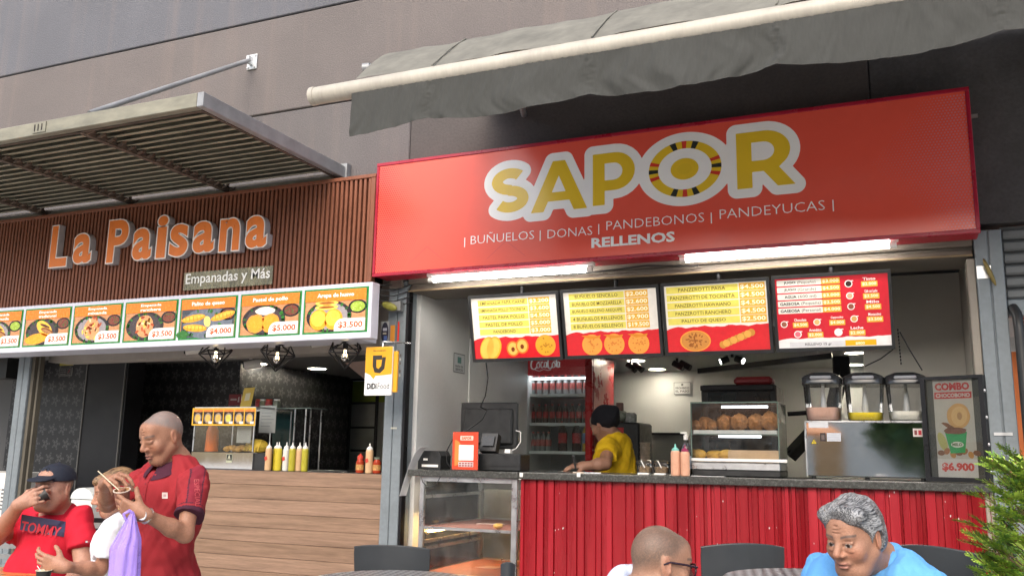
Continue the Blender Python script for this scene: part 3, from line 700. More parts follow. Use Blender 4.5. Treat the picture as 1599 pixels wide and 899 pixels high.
def menu(pr, w, h, rows, prices, x0, x1, xp, xq, y1, rh, wv):
    pr.rect(0, 0, w, h, WH, 0); wave(pr, w, h*wv, h*.02, RD, 1)
    for i, (a_, b_) in enumerate(zip(rows, prices)):
        y = y1-(i+1)*rh
        pr.rect(x0, y+.003, x1, y+rh-.003, YB, 1); pr.rect(xp, y+.002, xq, y+rh-.001, ORG, 2, r=.003)
        tw = min((x1-x0)*.90, len(a_)*rh*.37); cx = (x0+x1)/2
        pr.text(a_, cx-tw/2, y+rh*.27, cx+tw/2, y+rh*(.72 if 'Ñ' not in a_ else .84), C(84, 68, 38), 2, bold=.004)
        pr.text(b_, xp+.006, y+rh*.18, xq-.006, y+rh*.80, C(250, 240, 205), 3, bold=.02)
q3 = random.Random(5)
def blobfood(pr, cx, cy, rx, ry, c1, c2, L=3, n=18, rot=0):
    pr.ell(cx, cy, rx*1.10, ry*1.10, C(236, 150, 60), L, 26, rot=rot); pr.ell(cx, cy, rx, ry, c1, L+1, 26, rot=rot, wob=.015)
    for k in range(n):
        a_, r_ = q3.uniform(0, 6.28), q3.uniform(0, .78); x, y = rx*r_*math.cos(a_), ry*r_*math.sin(a_)
        pr.ell(cx+x*math.cos(rot)-y*math.sin(rot), cy+x*math.sin(rot)+y*math.cos(rot), rx*.10, ry*.08, c2, L+2, 6, rot=a_)
t, o_, w, h = screen_thing(0, 'menu screen listing empanadas and pasteles, leftmost of the four')
pr = Print(.0003); menu(pr, w, h, ['EMPANADA PAPA-CARNE', 'EMPANADA POLLO TOCINETA', 'PASTEL PAPA POLLO', 'PASTEL DE POLLO', 'PANDEBONO'], ['$3.200', '$3.600', '$4.500', '$5.000', '$3.000'], w*.08, w*.67, w*.68, w*.92, h*.97, h*.118, .34)
for dx in (0, .07): pr.ell(w*(.16+dx), h*.17, w*.09, h*.20, C(216, 160, 50), 3, 24, rot=-.35); pr.ell(w*(.155+dx), h*.17, w*.075, h*.17, C(232, 184, 80), 4, 24, rot=-.35)
for dx, dy in ((0, 0), (.11, .04)):
    pr.ell(w*(.46+dx), h*(.15+dy), w*.075, h*.125, C(232, 120, 50), 3+int(dx*30), 24); pr.ell(w*(.46+dx), h*(.15+dy), w*.058, h*.10, C(240, 180, 90), 4+int(dx*30), 20); pr.ell(w*(.46+dx), h*(.14+dy), w*.022, h*.04, C(120, 60, 30), 5+int(dx*30), 10)
blobfood(pr, w*.84, h*.19, w*.105, h*.155, C(214, 158, 50), C(180, 118, 40))
pr.build('picture', m_screen, t, o_, ez=ez)
t, o_, w, h = screen_thing(1, 'menu screen listing buñuelos with three round fritters, second from the left')
pr = Print(.0003); menu(pr, w, h, ['BUÑUELO SENCILLO', 'BUÑUELO DE MOZZARELLA', 'BUÑUELO RELLENO AREQUIPE', '4 BUÑUELOS RELLENOS', '8 BUÑUELOS RELLENOS'], ['$2.000', '$2.600', '$2.600', '$9.900', '$19.500'], w*.06, w*.66, w*.67, w*.91, h*.985, h*.118, .36)
for cx in (.28, .52, .78):
    blobfood(pr, w*cx, h*.16, w*.10, h*.15, C(226, 150, 66), C(206, 120, 50))
    pr.poly([(w*(cx-.11), h*.31), (w*(cx-.02), h*.25), (w*(cx+.09), h*.27), (w*(cx+.10), h*.31), (w*(cx+.03), h*.29), (w*(cx-.04), h*.31)], C(212, 130, 40), 6)
pr.build('picture', m_screen, t, o_, ez=ez)
t, o_, w, h = screen_thing(2, 'menu screen listing panzerotti and palito de queso, third from the left')
pr = Print(.0003); menu(pr, w, h, ['PANZEROTTI PAISA', 'PANZEROTTI DE TOCINETA', 'PANZEROTTI HAWAIANO', 'PANZEROTTI RANCHERO', 'PALITO DE QUESO'], ['$4.500', '$4.500', '$4.500', '$4.500', '$2.500'], w*.02, w*.73, w*.74, w*.985, h*.99, h*.118, .37)
blobfood(pr, w*.28, h*.16, w*.14, h*.145, C(196, 130, 60), C(150, 90, 40), n=40)
for k in range(9): pr.ell(w*(.55+k*.035), h*(.09+k*.021), w*.035, h*.055, C(214, 156, 72) if k % 2 else C(196, 132, 54), 4+k % 2, 14, rot=.6)
pr.build('picture', m_screen, t, o_, ez=ez)
t, o_, w, h = screen_thing(3, 'menu screen listing juices, sodas and coffee cups on red, rightmost of the four')
pr = Print(.0003); pr.rect(0, 0, w, h, C(200, 34, 48), 0); wave(pr, w, h*.135, h*.012, C(226, 222, 218), 1)
for i, (a_, s_, b_) in enumerate((('JUGO', '(Pequeño)', '$3.000'), ('JUGO', '(Grande)', '$4.500'), ('AGUA', '(600 ml)', '$3.000'), ('GASEOSA', '(Pequeña)', '$2.500'), ('GASEOSA', '(Personal)', '$4.000'))):
    y = h*(.895-.1*i); pr.rect(w*.015, y, w*.42, y+h*.082, C(226, 220, 208), 1, r=.004); pr.rect(w*.42, y, w*.585, y+h*.082, ORG, 1, r=.003)
    k = .30 if len(a_) == 4 else .235
    pr.text(a_, w*(.08 if len(a_) == 4 else .035), y+h*.02, w*(.19 if len(a_) == 4 else .215), y+h*.062, C(40, 30, 28), 2, bold=.03); pr.text(s_, w*(.205 if len(a_) == 4 else .23), y+h*.01, w*(.37 if len(a_) == 4 else .405), y+h*.062, C(90, 70, 60), 2)
    pr.text(b_, w*.43, y+h*.015, w*.575, y+h*.066, C(250, 238, 200), 2, bold=.02)
def cupi(cx, cy, r, col, nm, prc, tx):
    pr.ell(w*cx, h*cy, r*1.15, r*1.15, C(238, 232, 226), 2, 20); pr.ell(w*cx, h*cy, r*.88, r*.88, col, 3, 18); pr.rect(w*cx+r*.7, h*cy+r*.7, w*cx+r*1.4, h*cy+r*1.0, C(238, 232, 226), 2)
    if nm: pr.text(nm, w*(tx-.055), h*(cy+.035), w*(tx+.055), h*(cy+.075), C(246, 236, 230), 2, bold=.02)
    pr.rect(w*(tx-.07), h*(cy-.055), w*(tx+.07), h*(cy+.022), ORG, 2, r=.003); pr.text(prc, w*(tx-.06), h*(cy-.04), w*(tx+.06), h*(cy+.008), C(250, 238, 200), 3, bold=.02)
cupi(.66, .88, .017, C(60, 40, 34), 'Tinto', '$2.000', .84); cupi(.665, .71, .016, C(206, 164, 130), 'Café con Leche', '$3.500', .85)
cupi(.67, .56, .016, C(140, 80, 60), 'Milo', '$4.500', .86); cupi(.69, .385, .016, C(206, 156, 90), 'Mocaccino', '$3.500', .87)
cupi(.06, .345, .016, C(150, 92, 70), 'Chocolate', '$4.500', .21); cupi(.36, .36, .016, C(220, 176, 110), 'Cappuccino', '$4.000', .54)
cupi(.18, .195, .017, C(226, 110, 120), 'Aromática', '$2.000', .34); cupi(.545, .205, .018, C(226, 222, 220), 'Leche', '$2.000', .71)
pr.rect(w*.10, .004, w*.60, h*.085, C(206, 204, 204), 2); pr.text('RELLENO 15 gr', w*.24, h*.02, w*.48, h*.065, C(60, 56, 56), 3, bold=.01)
pr.rect(w*.60, .004, w*.87, h*.09, C(226, 172, 30), 2); pr.text('$800', w*.69, h*.02, w*.77, h*.062, C(250, 238, 200), 3, bold=.02)
pr.build('picture', m_screen, t, o_, ez=ez)
# ================================================================== RIGHT SHOP INTERIOR
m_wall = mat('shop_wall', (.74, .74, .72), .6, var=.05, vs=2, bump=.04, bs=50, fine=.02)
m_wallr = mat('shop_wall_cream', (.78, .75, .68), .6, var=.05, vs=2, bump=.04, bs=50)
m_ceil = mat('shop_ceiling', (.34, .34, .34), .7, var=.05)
rs = thing('bakery_shop_room', (-1.3, 2, .15), 'white-walled interior of the fritter shop behind the red counter', 'shop')
def wbox(parent, name, x0, y0, z0, x1, y1, z1, m, bev=0):
    q = MB(); q.box(x0, y0, z0, x1, y1, z1, bev=bev); return q.build(name, m, parent)
CL = 2.20
wbox(rs, 'side_wall', -3.0, .15, .15, -2.9, .90, 2.6, m_wall); wbox(rs, 'side_wall', -3.0, .902, .15, -2.892, 3.85, CL-.002, m_wall)
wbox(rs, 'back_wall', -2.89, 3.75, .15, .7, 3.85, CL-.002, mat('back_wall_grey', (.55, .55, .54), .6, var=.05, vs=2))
wbox(rs, 'side_wall', .42, .15, .15, .50, 3.598, 2.6, m_wallr)
wbox(rs, 'partition', X_(1348, 1.5, 560), 1.5, .15, .418, 1.6, 2.6, m_wallr)
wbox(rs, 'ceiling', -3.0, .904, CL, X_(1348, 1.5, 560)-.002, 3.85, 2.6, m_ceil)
wbox(rs, 'door_opening', X_(1003, 3.73, 720), 3.725, .15, X_(1075, 3.73, 720), 3.748, Z_(1040, 678, 3.73), mat('dark_opening', (.10, .10, .10), .6))
wbox(rs, 'wall_rail', X_(1002, 3.71, 675), 3.705, Z_(1040, 679, 3.71), X_(1068, 3.71, 675), 3.723, Z_(1040, 675, 3.71), m_blkmetal)
def note(px, py, Y, w, h, label, lines, parent=None, col=(.55, .56, .56), edge=(.15, .15, .15)):
    c_ = at(px, py, Y-.004); t = thing('notice', c_, label, 'sign'); pr = Print(.0006)
    pr.rect(-w/2, -h/2, w/2, h/2, edge, 1); pr.rect(-w/2+.006, -h/2+.006, w/2-.006, h/2-.006, col, 2)
    for i, l in enumerate(lines): pr.text(l, -w*.4, h*.5-h*(.52+.26*i)-h*.04, w*.4, h*.5-h*(.52+.26*i)+h*.14, (.08, .08, .08), 3, bold=.03)
    pr.ell(0, h*.3, h*.1, h*.09, (.1, .1, .1), 3); pr.build('printed_face', m_paint, t, c_)
    wbox(t, 'plate', c_[0]-w/2, c_[1]+.0002, c_[2]-h/2, c_[0]+w/2, c_[1]+.003, c_[2]+h/2, m_wpaint)
note(1065.5, 606, 3.74, .17, .12, 'small framed staff-only notice on the grey back wall', ['PROHIBIDO', 'EL PASO'])
# notice on the left side wall, seen obliquely
c = atx(717, 567, -2.896); pr = Print(.0006)
t = thing('notice', c, 'small white notice on the left side wall beside the first menu screen', 'sign')
pr.rect(-.09, -.07, .09, .07, (.2, .2, .2), 1); pr.rect(-.083, -.063, .083, .063, (.6, .62, .62), 2); pr.rect(-.03, 0, .03, .045, (.1, .25, .22), 3); pr.text('BAÑO DE', -.06, -.03, .06, -.012, (.1, .1, .1), 3, bold=.03); pr.text('SERVICIO', -.06, -.055, .06, -.037, (.1, .1, .1), 3, bold=.03)
pr.build('printed_face', m_paint, t, c, ex=(0, -1, 0)) if False else pr.build('printed_face', m_paint, t, c, ex=(0, 1, 0))
c = atx(743, 525, -2.89)
q = MB(); q.tube([c, c+V([.06, 0, 0]), c+V([.07, 0, -.02])], .02, 10); q.sphere(c+V([.06, 0, .05]), (.03, .03, .03), 12, 8); single('wall_socket', q, m_wpaint, c, 'white wall fitting with wires just left of the first menu screen', 'fitting')
m_glow = mat('downlight_glow', (1, .97, .9), .4, var=0, emit=8.0)
def downlight(px, py, label, Z=CL, r=.075, s=1):
    c_ = atz(px, py, Z-.006); t = thing('downlight', c_, label, 'lamp', 'round recessed ceiling lights')
    q = MB(); q.lathe([(r+.018, 0), (r+.018, .008), (r, .008), (r, -.001), (r+.018, -.001)], c_, 24, caps=False); q.build('rim', m_wpaint, t)
    q = MB(); q.lathe([(0.0001, .0), (r, .0)], c_, 24); q.build('lens', m_glow, t)
downlight(993, 563, 'lit ceiling light right below the second menu screen, the nearer of two')
downlight(1026, 576.5, 'lit ceiling light low above the grey back wall, beside the black spotlight')
downlight(1335, 551, 'lit ceiling light left of the partition under the rightmost screen')
downlight(1333, 569.5, 'lit ceiling light just above the middle drink bowl')
def spot(px, py, dx, dz, label, lit=False):
    c_ = atz(px, py, CL-.002); t = thing('spotlight', c_, label, 'lamp', 'black ceiling spotlights')
    q = MB(); q.tube([c_, c_+V([0, 0, -.03])], .012, 8); q.build('stem', m_blkmetal, t)
    for s_ in (-1, 1):
        a_ = c_+V([s_*.03, 0, -.04]); b_ = a_+V([dx*s_ if lit else dx, -.02, dz]); q = MB(); q.tube([a_, b_], .028, 12); o = q.build('lamp_head', m_blkmetal, t)
        if lit:
            q = MB(); d_ = (b_-a_)/np.linalg.norm(b_-a_); q.tube([b_+d_*.001, b_+d_*.004], .022, 12); q.build('bulb', m_glow, o)
spot(985, 561, .08, -.06, 'twin black spotlight beside the nearer ceiling light')
spot(1057, 559, .09, -.05, 'twin black spotlight under the third menu screen')
spot(1143, 552, .06, -.025, 'lit twin spotlight between the third and fourth menu screens', True)
# ---- fridge
FX0, FX1, FY = -2.985, -2.36, 2.0
m_fred = mat('fridge_red', (.36, .010, .012), .3, var=.05, spec=.5); m_fin = mat('fridge_inside', (.30, .31, .31), .5, var=.1)
fx0 = X_(800, 2.0, 650); fx1 = X_(924, 2.0, 650); fz1 = 2.19
fr = thing('drinks_fridge', ((fx0+fx1)/2, 2.3, .15), 'tall red drinks fridge with glass door full of bottles, left of the woman', 'fridge')
q = MB(); q.box(fx0, FY+.05, .15, fx0+.04, FY+.62, fz1); q.box(fx1-.04, FY+.05, .15, fx1, FY+.62, fz1); q.box(fx0+.04, FY+.05, fz1-.05, fx1-.04, FY+.62, fz1); q.box(fx0+.04, FY+.05, .15, fx1-.04, FY+.62, .5); q.build('cabinet', m_fred, fr)
q = MB(); q.box(fx0+.04, FY+.58, .5, fx1-.04, FY+.61, fz1-.05); q.build('rear_panel', m_fin, fr)
q = MB(); q.box(fx0, FY, .5, fx0+.045, FY+.048, fz1, bev=.01); q.box(fx1-.06, FY, .5, fx1, FY+.048, fz1, bev=.012); q.box(fx0+.045, FY, .5, fx1-.06, FY+.048, .58); q.box(fx0+.045, FY, fz1-.02, fx1-.06, FY+.048, fz1)
dr = q.build('door', m_fred, fr)
zh = Z_(860, 585, FY)
pr = Print(.001); W_ = fx1-fx0-.11; pr.rect(0, 0, W_, fz1-.02-zh, (.30, .02, .025), 0)
# the flowing white drink logo drawn as strokes
def stroke(pr, pts, w, col, L):
    P = np.array(pts, dtype=float)
    Q = []
    for i in range(len(P)-1):
        p0, p1, p2, p3 = P[max(i-1, 0)], P[i], P[i+1], P[min(i+2, len(P)-1)]
        for t_ in np.linspace(0, 1, 6, endpoint=False): Q.append(.5*((2*p1)+(-p0+p2)*t_+(2*p0-5*p1+4*p2-p3)*t_**2+(-p0+3*p1-3*p2+p3)*t_**3))
    Q.append(P[-1]); Q = np.array(Q); n = len(Q); Lp, Rp = [], []
    for i in range(n):
        d = Q[min(i+1, n-1)]-Q[max(i-1, 0)]; d /= np.linalg.norm(d)+1e-9; nn = np.array([-d[1], d[0]]); ww = w*(.45+.55*abs(d[1])); Lp.append(Q[i]+nn*ww); Rp.append(Q[i]-nn*ww)
    for i in range(n-1): pr.poly([Lp[i], Lp[i+1], Rp[i+1], Rp[i]], col, L)
def coke(pr, x, y, w, h, col, L):
    S = lambda pts, k=1: stroke(pr, [(x+a_*w, y+b_*h) for a_, b_ in pts], w*.017*k, col, L)
    S([(.22, .80), (.17, .95), (.08, .80), (.03, .50), (.05, .22), (.14, .14), (.22, .28)], 1.5)
    for ox in (.27, .78): S([(ox, .60), (ox-.05, .45), (ox-.03, .24), (ox+.03, .26), (ox+.045, .45), (ox, .60), (ox+.07, .62)])
    S([(.43, .55), (.39, .62), (.355, .45), (.37, .25), (.42, .24), (.46, .35)]); S([(.54, .55), (.50, .60), (.47, .42), (.49, .25), (.53, .28), (.555, .58), (.55, .3), (.58, .24)])
    S([(.72, .86), (.69, .98), (.62, .84), (.585, .52), (.61, .24), (.67, .16), (.73, .3)], 1.5); S([(.86, .26), (.87, .6), (.90, .95), (.87, .98), (.865, .6), (.875, .26)]); S([(.96, .55), (.92, .60), (.895, .42), (.91, .25), (.95, .28), (.975, .58), (.965, .3), (1.0, .24)])
    S([(.14, .14), (.30, .02), (.45, .12), (.60, .05), (.70, .10)], .8)
coke(pr, W_*.17, .035, W_*.46, .13, (.55, .55, .55), 2)
pr.build('header_panel', mat('fridge_header', attr=True, rough=.3, var=.05, emit=.15), fr, (fx0+.045, FY+.03, zh))
q = MB(); q.box(fx0+.046, FY+.02, .58, fx1-.061, FY+.026, fz1-.021); q.build('door_glass', glass_mat('fridge_glass', (.9, .93, .92), 1.5, .02, .03), dr)
m_fglow = mat('fridge_light', (.85, .93, 1), .4, var=0, emit=5)
q = MB(); q.box(fx0+.05, FY+.07, 1.0, fx0+.062, FY+.085, zh-.02); q.box(fx0+.07, FY+.08, zh-.03, fx1-.08, FY+.10, zh-.015); q.build('light_strip', m_fglow, fr)
sz = [Z_(860, y, FY+.1) for y in (617, 662, 706, 731)]
m_shelf = mat('white_wire', (.65, .68, .68), .4)
for z in sz[:3]:
    q = MB(); q.box(fx0+.045, FY+.08, z-.012, fx1-.062, FY+.10, z+.012); q.box(fx0+.045, FY+.10, z-.004, fx1-.062, FY+.55, z)
    q.build('shelf', m_shelf, fr)
q = MB(); q.box(fx0+.045, FY+.1, .95, fx1-.062, FY+.57, .96); q.build('shelf', m_shelf, fr)
m_cola = mat('cola_bottle', attr=True, rough=.15, var=.1, vs=30, spec=.6)
def bottle_mesh(hh, r, body, label, cap):
    q = MB(); q.lathe([(r*.9, 0), (r, .01), (r, hh*.30), (r*.92, hh*.36), (r, hh*.42), (r, hh*.62), (r*.75, hh*.74), (r*.36, hh*.88), (r*.36, hh*.93), (r*.44, hh*.93), (r*.44, hh), (.001, hh)], (0, 0, 0), 12, smooth=True,
            cols=[body, body, label, label, label, body, body, body, body, cap, cap]); return q
protos = {}
for nm, args in (('small', (.17, .026, (.05, .018, .012), (.40, .03, .03), (.45, .05, .05))), ('glassy', (.17, .025, (.24, .25, .25), (.42, .10, .09), (.5, .1, .1))), ('large', (.26, .04, (.04, .012, .008), (.40, .012, .015), (.45, .03, .03))), ('yellow', (.26, .04, (.55, .36, .03), (.2, .3, .5), (.6, .4, .05)))):
    protos[nm] = bottle_mesh(*args)
ORD = ['leftmost', 'second from the left', 'third from the left', 'fourth from the left', 'middle', 'fourth from the right', 'third from the right', 'second from the right', 'rightmost']
def bottles(nm, row, zsh, xs_, y, label, big=False):
    first = None; n_ = len(xs_)
    names = ORD if n_ == 9 else (['leftmost', 'second from the left', 'middle', 'second from the right', 'rightmost'] if n_ == 5 else (['left', 'right'] if n_ == 2 else ['']))
    base_ = label
    for i_, x in enumerate(xs_):
        label = (base_+', '+names[i_]+('' if n_ > 2 else ' of the two')) if names[i_] else base_
        if first is None:
            first = single('bottle', protos[nm], m_cola, (0, 0, 0), label, 'bottle', row); first.location = (x, y, zsh)
        else:
            o = first.copy(); COL.objects.link(o); o.location = (x, y, zsh); o['label'] = label
xa, xb = fx0+.085, fx1-.10
sp = lambda a_, b_, n: [a_+(b_-a_)*k/(n-1) for k in range(n)]
bottles('glassy', 'bottles on the top fridge shelf', sz[0]+.002, sp(xa+.04, xb, 9), FY+.15, 'small bottle on the top shelf of the fridge')
bottles('small', 'bottles on the second fridge shelf', sz[1]+.002, sp(xa+.04, xb, 9), FY+.15, 'small dark cola bottle on the second shelf of the fridge')
bottles('glassy', 'clear bottles on the third fridge shelf', sz[2]+.002, sp(xa, xa+.19, 5), FY+.15, 'clear bottle at the left of the third shelf of the fridge')
bottles('large', 'large cola bottles on the third fridge shelf', sz[2]+.002, sp(xb-.21, xb-.085, 2), FY+.16, 'large cola bottle with red label on the third fridge shelf')
bottles('yellow', None, sz[2]+.002, [xb+.005], FY+.16, 'yellow soda bottle at the right end of the third fridge shelf')
bottles('small', 'bottles on the bottom fridge shelf', .962, sp(xa, xb, 9), FY+.15, 'small dark bottle on the bottom shelf of the fridge')
# ---- counters
m_gran = mat('granite', (.060, .062, .058), .25, var=.35, vs=90, fine=.5, bs=350, spec=.5)
CZ = 1.257
ct = thing('red_counter', (-.85, .1, .15), 'long counter clad in scuffed red corrugated sheet with a dark granite top', 'counter')
q = MB(); q.box(-2.09, -.05, CZ-.04, .395, .55, CZ, bev=.004); q.build('granite_top', m_gran, ct)
def redsheet():
    m = mat('red_corrugated', attr=True, rough=.30, var=.22, vs=2.5, stretch=(6, 1, .4), spec=.5, coat=.15)
    t = m.node_tree; N = t.nodes; L = t.links; b = N['Principled BSDF']; src = b.inputs['Base Color'].links[0].from_socket
    tc = N.new('ShaderNodeTexCoord'); vo = N.new('ShaderNodeTexVoronoi'); vo.inputs['Scale'].default_value = 26; vo.feature = 'F1'
    mp = N.new('ShaderNodeMapping'); mp.inputs['Scale'].default_value = (1.8, 1, .8); L.new(tc.outputs['Object'], mp.inputs[0]); L.new(mp.outputs[0], vo.inputs['Vector'])
    n = N.new('ShaderNodeTexNoise'); n.inputs['Scale'].default_value = 7; L.new(tc.outputs['Object'], n.inputs['Vector'])
    a = N.new('ShaderNodeMath'); a.operation = 'LESS_THAN'; a.inputs[1].default_value = .13; L.new(vo.outputs['Distance'], a.inputs[0])
    g = N.new('ShaderNodeMath'); g.operation = 'GREATER_THAN'; g.inputs[1].default_value = .625; L.new(n.outputs[0], g.inputs[0])
    mu = N.new('ShaderNodeMath'); mu.operation = 'MULTIPLY'; L.new(a.outputs[0], mu.inputs[0]); L.new(g.outputs[0], mu.inputs[1])
    mx = N.new('ShaderNodeMix'); mx.data_type = 'RGBA'; L.new(mu.outputs[0], mx.inputs['Factor']); L.new(src, mx.inputs[6]); mx.inputs[7].default_value = (.55, .5, .48, 1); L.new(mx.outputs[2], b.inputs['Base Color']); return m
q = MB(); q4 = random.Random(3); x = -2.085; prof = []
while x < .36:
    w1, w2 = q4.choice([.018, .03, .045]), q4.choice([.012, .018, .03]); prof += [(x, -.018), (x+w1, -.018), (x+w1+.004, -.004), (x+w1+w2, -.004), (x+w1+w2+.004, -.018)]; x += w1+w2+.004
z0, z1 = .152, CZ-.041
for i in range(len(prof)-1):
    k = q4.random(); c_ = (.20+.13*k, .003+.010*k, .007+.016*k); (xa_, ya_), (xb_, yb_) = prof[i], prof[i+1]
    if xb_-xa_ < 1e-6: continue
    q.add([(xa_, ya_, z0), (xb_, yb_, z0), (xb_, yb_, z1), (xa_, ya_, z1)], [(0, 1, 2, 3)], c_)
q.box(-2.085, .0, z0, .36, .03, z1, (.36, .005, .01)); q.build('corrugated_front', redsheet(), ct)
for x in (-2.085, .335):
    q = MB(); q.box(x, .031, .152, x+.025, .5, CZ-.041); q.build('side_panel', mat('counter_side', (.2, .2, .2), .5), ct)
for px in (814, 903.5):
    c_ = at(px, 741, -.052); q = MB(); q.box(c_[0]-.011, -.054, c_[2]-.012, c_[0]+.011, -.0503, c_[2]+.012, bev=.003); q.build('white_sticker', m_wpaint, ct)
# glass cabinet under the left part of the counter
gc = thing('glass_cabinet', (-2.46, .1, .15), 'aluminium framed glass cabinet with pink-lined shelves under the black counter top', 'cabinet')
gx0, gx1 = X_(654, -.02, 800), -2.10; GT = 1.218
q = MB(); q.box(-2.84, -.05, GT, -2.092, .88, GT+.038, bev=.004); q.build('counter_top', m_gran, gc)
q = MB()
for x in (gx0, gx1-.045):
    for y in (-.02, .84): q.box(x, y, .152, x+(.03 if x == gx0 else .035), y+.03, GT-.001, bev=.003)
q.box(gx0+.03, -.02, GT-.03, gx1-.045, .01, GT-.001); q.box(gx0+.03, .84, GT-.03, gx1-.045, .87, GT-.001); q.box(gx0, .01, GT-.03, gx0+.03, .84, GT-.001)
for x in (-2.30, -2.265): q.box(x, .845, .152, x+.022, .865, GT-.03, bev=.002)
q.build('frame', m_alu, gc)
m_cglass = glass_mat('cabinet_glass', (.95, .97, .96), 1.45, .02, .05)
for x in (gx0+.012,):
    q = MB(); q.box(x, .012, .2, x+.005, .838, GT-.032); q.build('side_pane', m_cglass, gc)
q = MB(); q.box(gx0+.031, .85, .2, -2.301, .855, GT-.032); q.build('rear_pane', m_cglass, gc)
q = MB(); q.box(gx0+.031, -.008, .2, gx1-.046, -.004, GT-.032); q.build('front_pane', m_cglass, gc)
m_mat = mat('pink_mat', attr=True, rough=.6, var=.2, vs=30)
shz = [Z_(720, 825, -.01), Z_(720, 898, -.01)]
for z in shz:
    q = MB(); q.box(gx0+.005, -.012, z-.012, gx1-.05, .0, z+.004); q.box(gx0+.035, .82, z-.01, gx1-.05, .835, z+.012); q.box(gx0+.005, .0, z-.010, gx0+.018, .82, z+.004); s_ = q.build('shelf', m_alu, gc)
    q = MB(); q.box(gx0+.018, .0, z-.006, gx1-.05, .82, z, (.50, .19, .15))
    for i in range(34):
        for j in range(45):
            if (i+j) % 2: q.add([(gx0+.022+i*.0165+dx, .003+j*.018+dy, z+.001) for dx, dy in ((0, 0), (.011, 0), (.011, .012), (0, .012))], [(0, 1, 2, 3)], (.56, .34, .30))
    q.build('liner', m_mat, s_)
    q = MB(); q.obox((gx0+.30, .42, z+.004), (.07, .0, 0), (.02, .05, 0), (0, 0, .002), (.62, .42, .38)); q.build('paper_note', mat('paper_pink', (.62, .42, .38), .7), s_)
for z in (shz[0]+.20, shz[0]-.07, shz[1]+.16):
    q = MB(); q.obox((gx0+.024, .42, z-.02), (.006, 0, 0), (0, .4, 0), (0, 0, .01)); q.build('glass_rail', m_alu, gc)
q = MB(); q.box(gx0+.05, .014, GT-.024, gx1-.06, .03, GT-.008); q.build('glow_strip', mat('cabinet_fill_glow', (1, .93, .8), .4, var=0, emit=22), gc)  # added fill light, hidden behind the top rail to brighten the shelves
# warm lamp hidden low in the cabinet: its glow shows on the side wall
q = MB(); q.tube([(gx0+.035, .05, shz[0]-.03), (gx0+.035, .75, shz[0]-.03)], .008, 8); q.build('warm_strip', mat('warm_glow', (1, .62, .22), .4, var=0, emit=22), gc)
for k, (px, py) in enumerate(((677, 813), (778, 820))):
    c_ = atz(px, py+2, shz[0]+.012); q = MB(); q.sphere(c_+V([0, 0, .005]), (.028, .05, .016), 14, 8, (.72, .42, .12), .06, k); single('pastry', q, mat('pastry_crust', (.66, .38, .10), .6, var=.2, vs=40, bump=.3, bs=90), c_, ['last pale pastry lying at the left end of the cabinet shelf', 'last pale pastry lying at the right end of the cabinet shelf'][k], 'pastry')
# wall behind the cabinet
wbox(rs, 'low_rear_wall', -2.89, 1.2, .15, -2.09, 1.25, 1.1, mat('rear_steel', (.42, .41, .38), .4, var=.3, vs=3))
# ================================================================== THINGS ON THE RIGHT COUNTERS
CT = CZ+.0015
m_ss = mat('stainless', (.86, .86, .87), .05, metal=1.0, var=.04, vs=3, rvar=.03, bump=.012, bs=5)
m_clear = glass_mat('clear_plastic', (.93, .94, .94), 1.45, .04, .035)
# monitor seen from behind, register, printer, drawer, QR stand
def P3(px, Y, py): return at(px, py, Y)
mx0, mx1 = X_(719, .32, 650), X_(808, .32, 650); mz0, mz1 = Z_(760, 703, .32), Z_(760, 628, .32)
t = thing('monitor', ((mx0+mx1)/2, .35, CT), 'black monitor turned away on the short counter left of the fridge', 'monitor')
q = MB(); q.box(mx0, .32, mz0+.01, mx1, .345, mz1, bev=.008); q.box(mx0+.03, .30, mz0+.04, mx1-.03, .32, mz1-.04, bev=.01); q.build('rear_shell', m_blk, t)
q = MB(); q.box((mx0+mx1)/2-.03, .33, CT+.02, (mx0+mx1)/2+.03, .36, mz0+.02, bev=.005); q.build('stand', m_blk, t)
q = MB(); q.box((mx0+mx1)/2-.10, .27, CT, (mx0+mx1)/2+.10, .42, CT+.02, bev=.006); q.build('foot', m_blk, t)
c = P3(787, .2, 722); dx0, dx1 = X_(748, .12, 720), X_(814, .12, 720)
q = MB(); q.box(dx0, .10, CT, dx1, .262, Z_(780, 708, .1), bev=.006); q.box(dx0+.04, .095, CT+.03, dx1-.005, .0995, CT+.035); single('cash_drawer', q, m_blk, ((dx0+dx1)/2, .18, CT), 'low black cash drawer under the monitor beside the payment stand', 'cash drawer')
rx = X_(757, .15, 690)
t = thing('card_terminal', (rx, .17, CT+.07), 'black payment terminal standing on the cash drawer beneath the monitor', 'terminal')
dz = Z_(780, 708, .1)+.001
q = MB(); q.obox((rx+.03, .17, dz+.06), (.055, 0, 0), (0, .025, -.01), (0, .02, .055), (.02, .02, .02)); q.build('body', m_blk, t)
q = MB(); q.obox((rx+.03, .137, dz+.078), (.04, 0, 0), (0, .002, 0), (0, .012, .03)); q.build('display', mat('dark_glass', (.01, .012, .014), .08), t)
zc = Z_(690, 738, -.0)
px0, px1 = X_(655, .06, 722), X_(690, .06, 722)
t = thing('receipt_printer', ((px0+px1)/2, .12, CT), 'small black receipt printer with a curled white paper behind it at the counter end', 'printer')
q = MB(); q.extr([(px0, .04, CT), (px1, .04, CT), (px1, .04, CT+.085), (px1-.02, .04, CT+.115), (px0+.04, .04, CT+.115), (px0, .04, CT+.05)], (0, .14, 0)); q.build('housing', m_blk, t)
q = MB(); q.box(px0+.03, .036, CT+.015, px1-.015, .0395, CT+.03); q.build('paper_slot', m_wpaint, t)
q = MB(); q.box(px0+.04, .036, CT+.055, px0+.07, .0395, CT+.068); q.build('logo_mark', m_wpaint, t)
pts = []
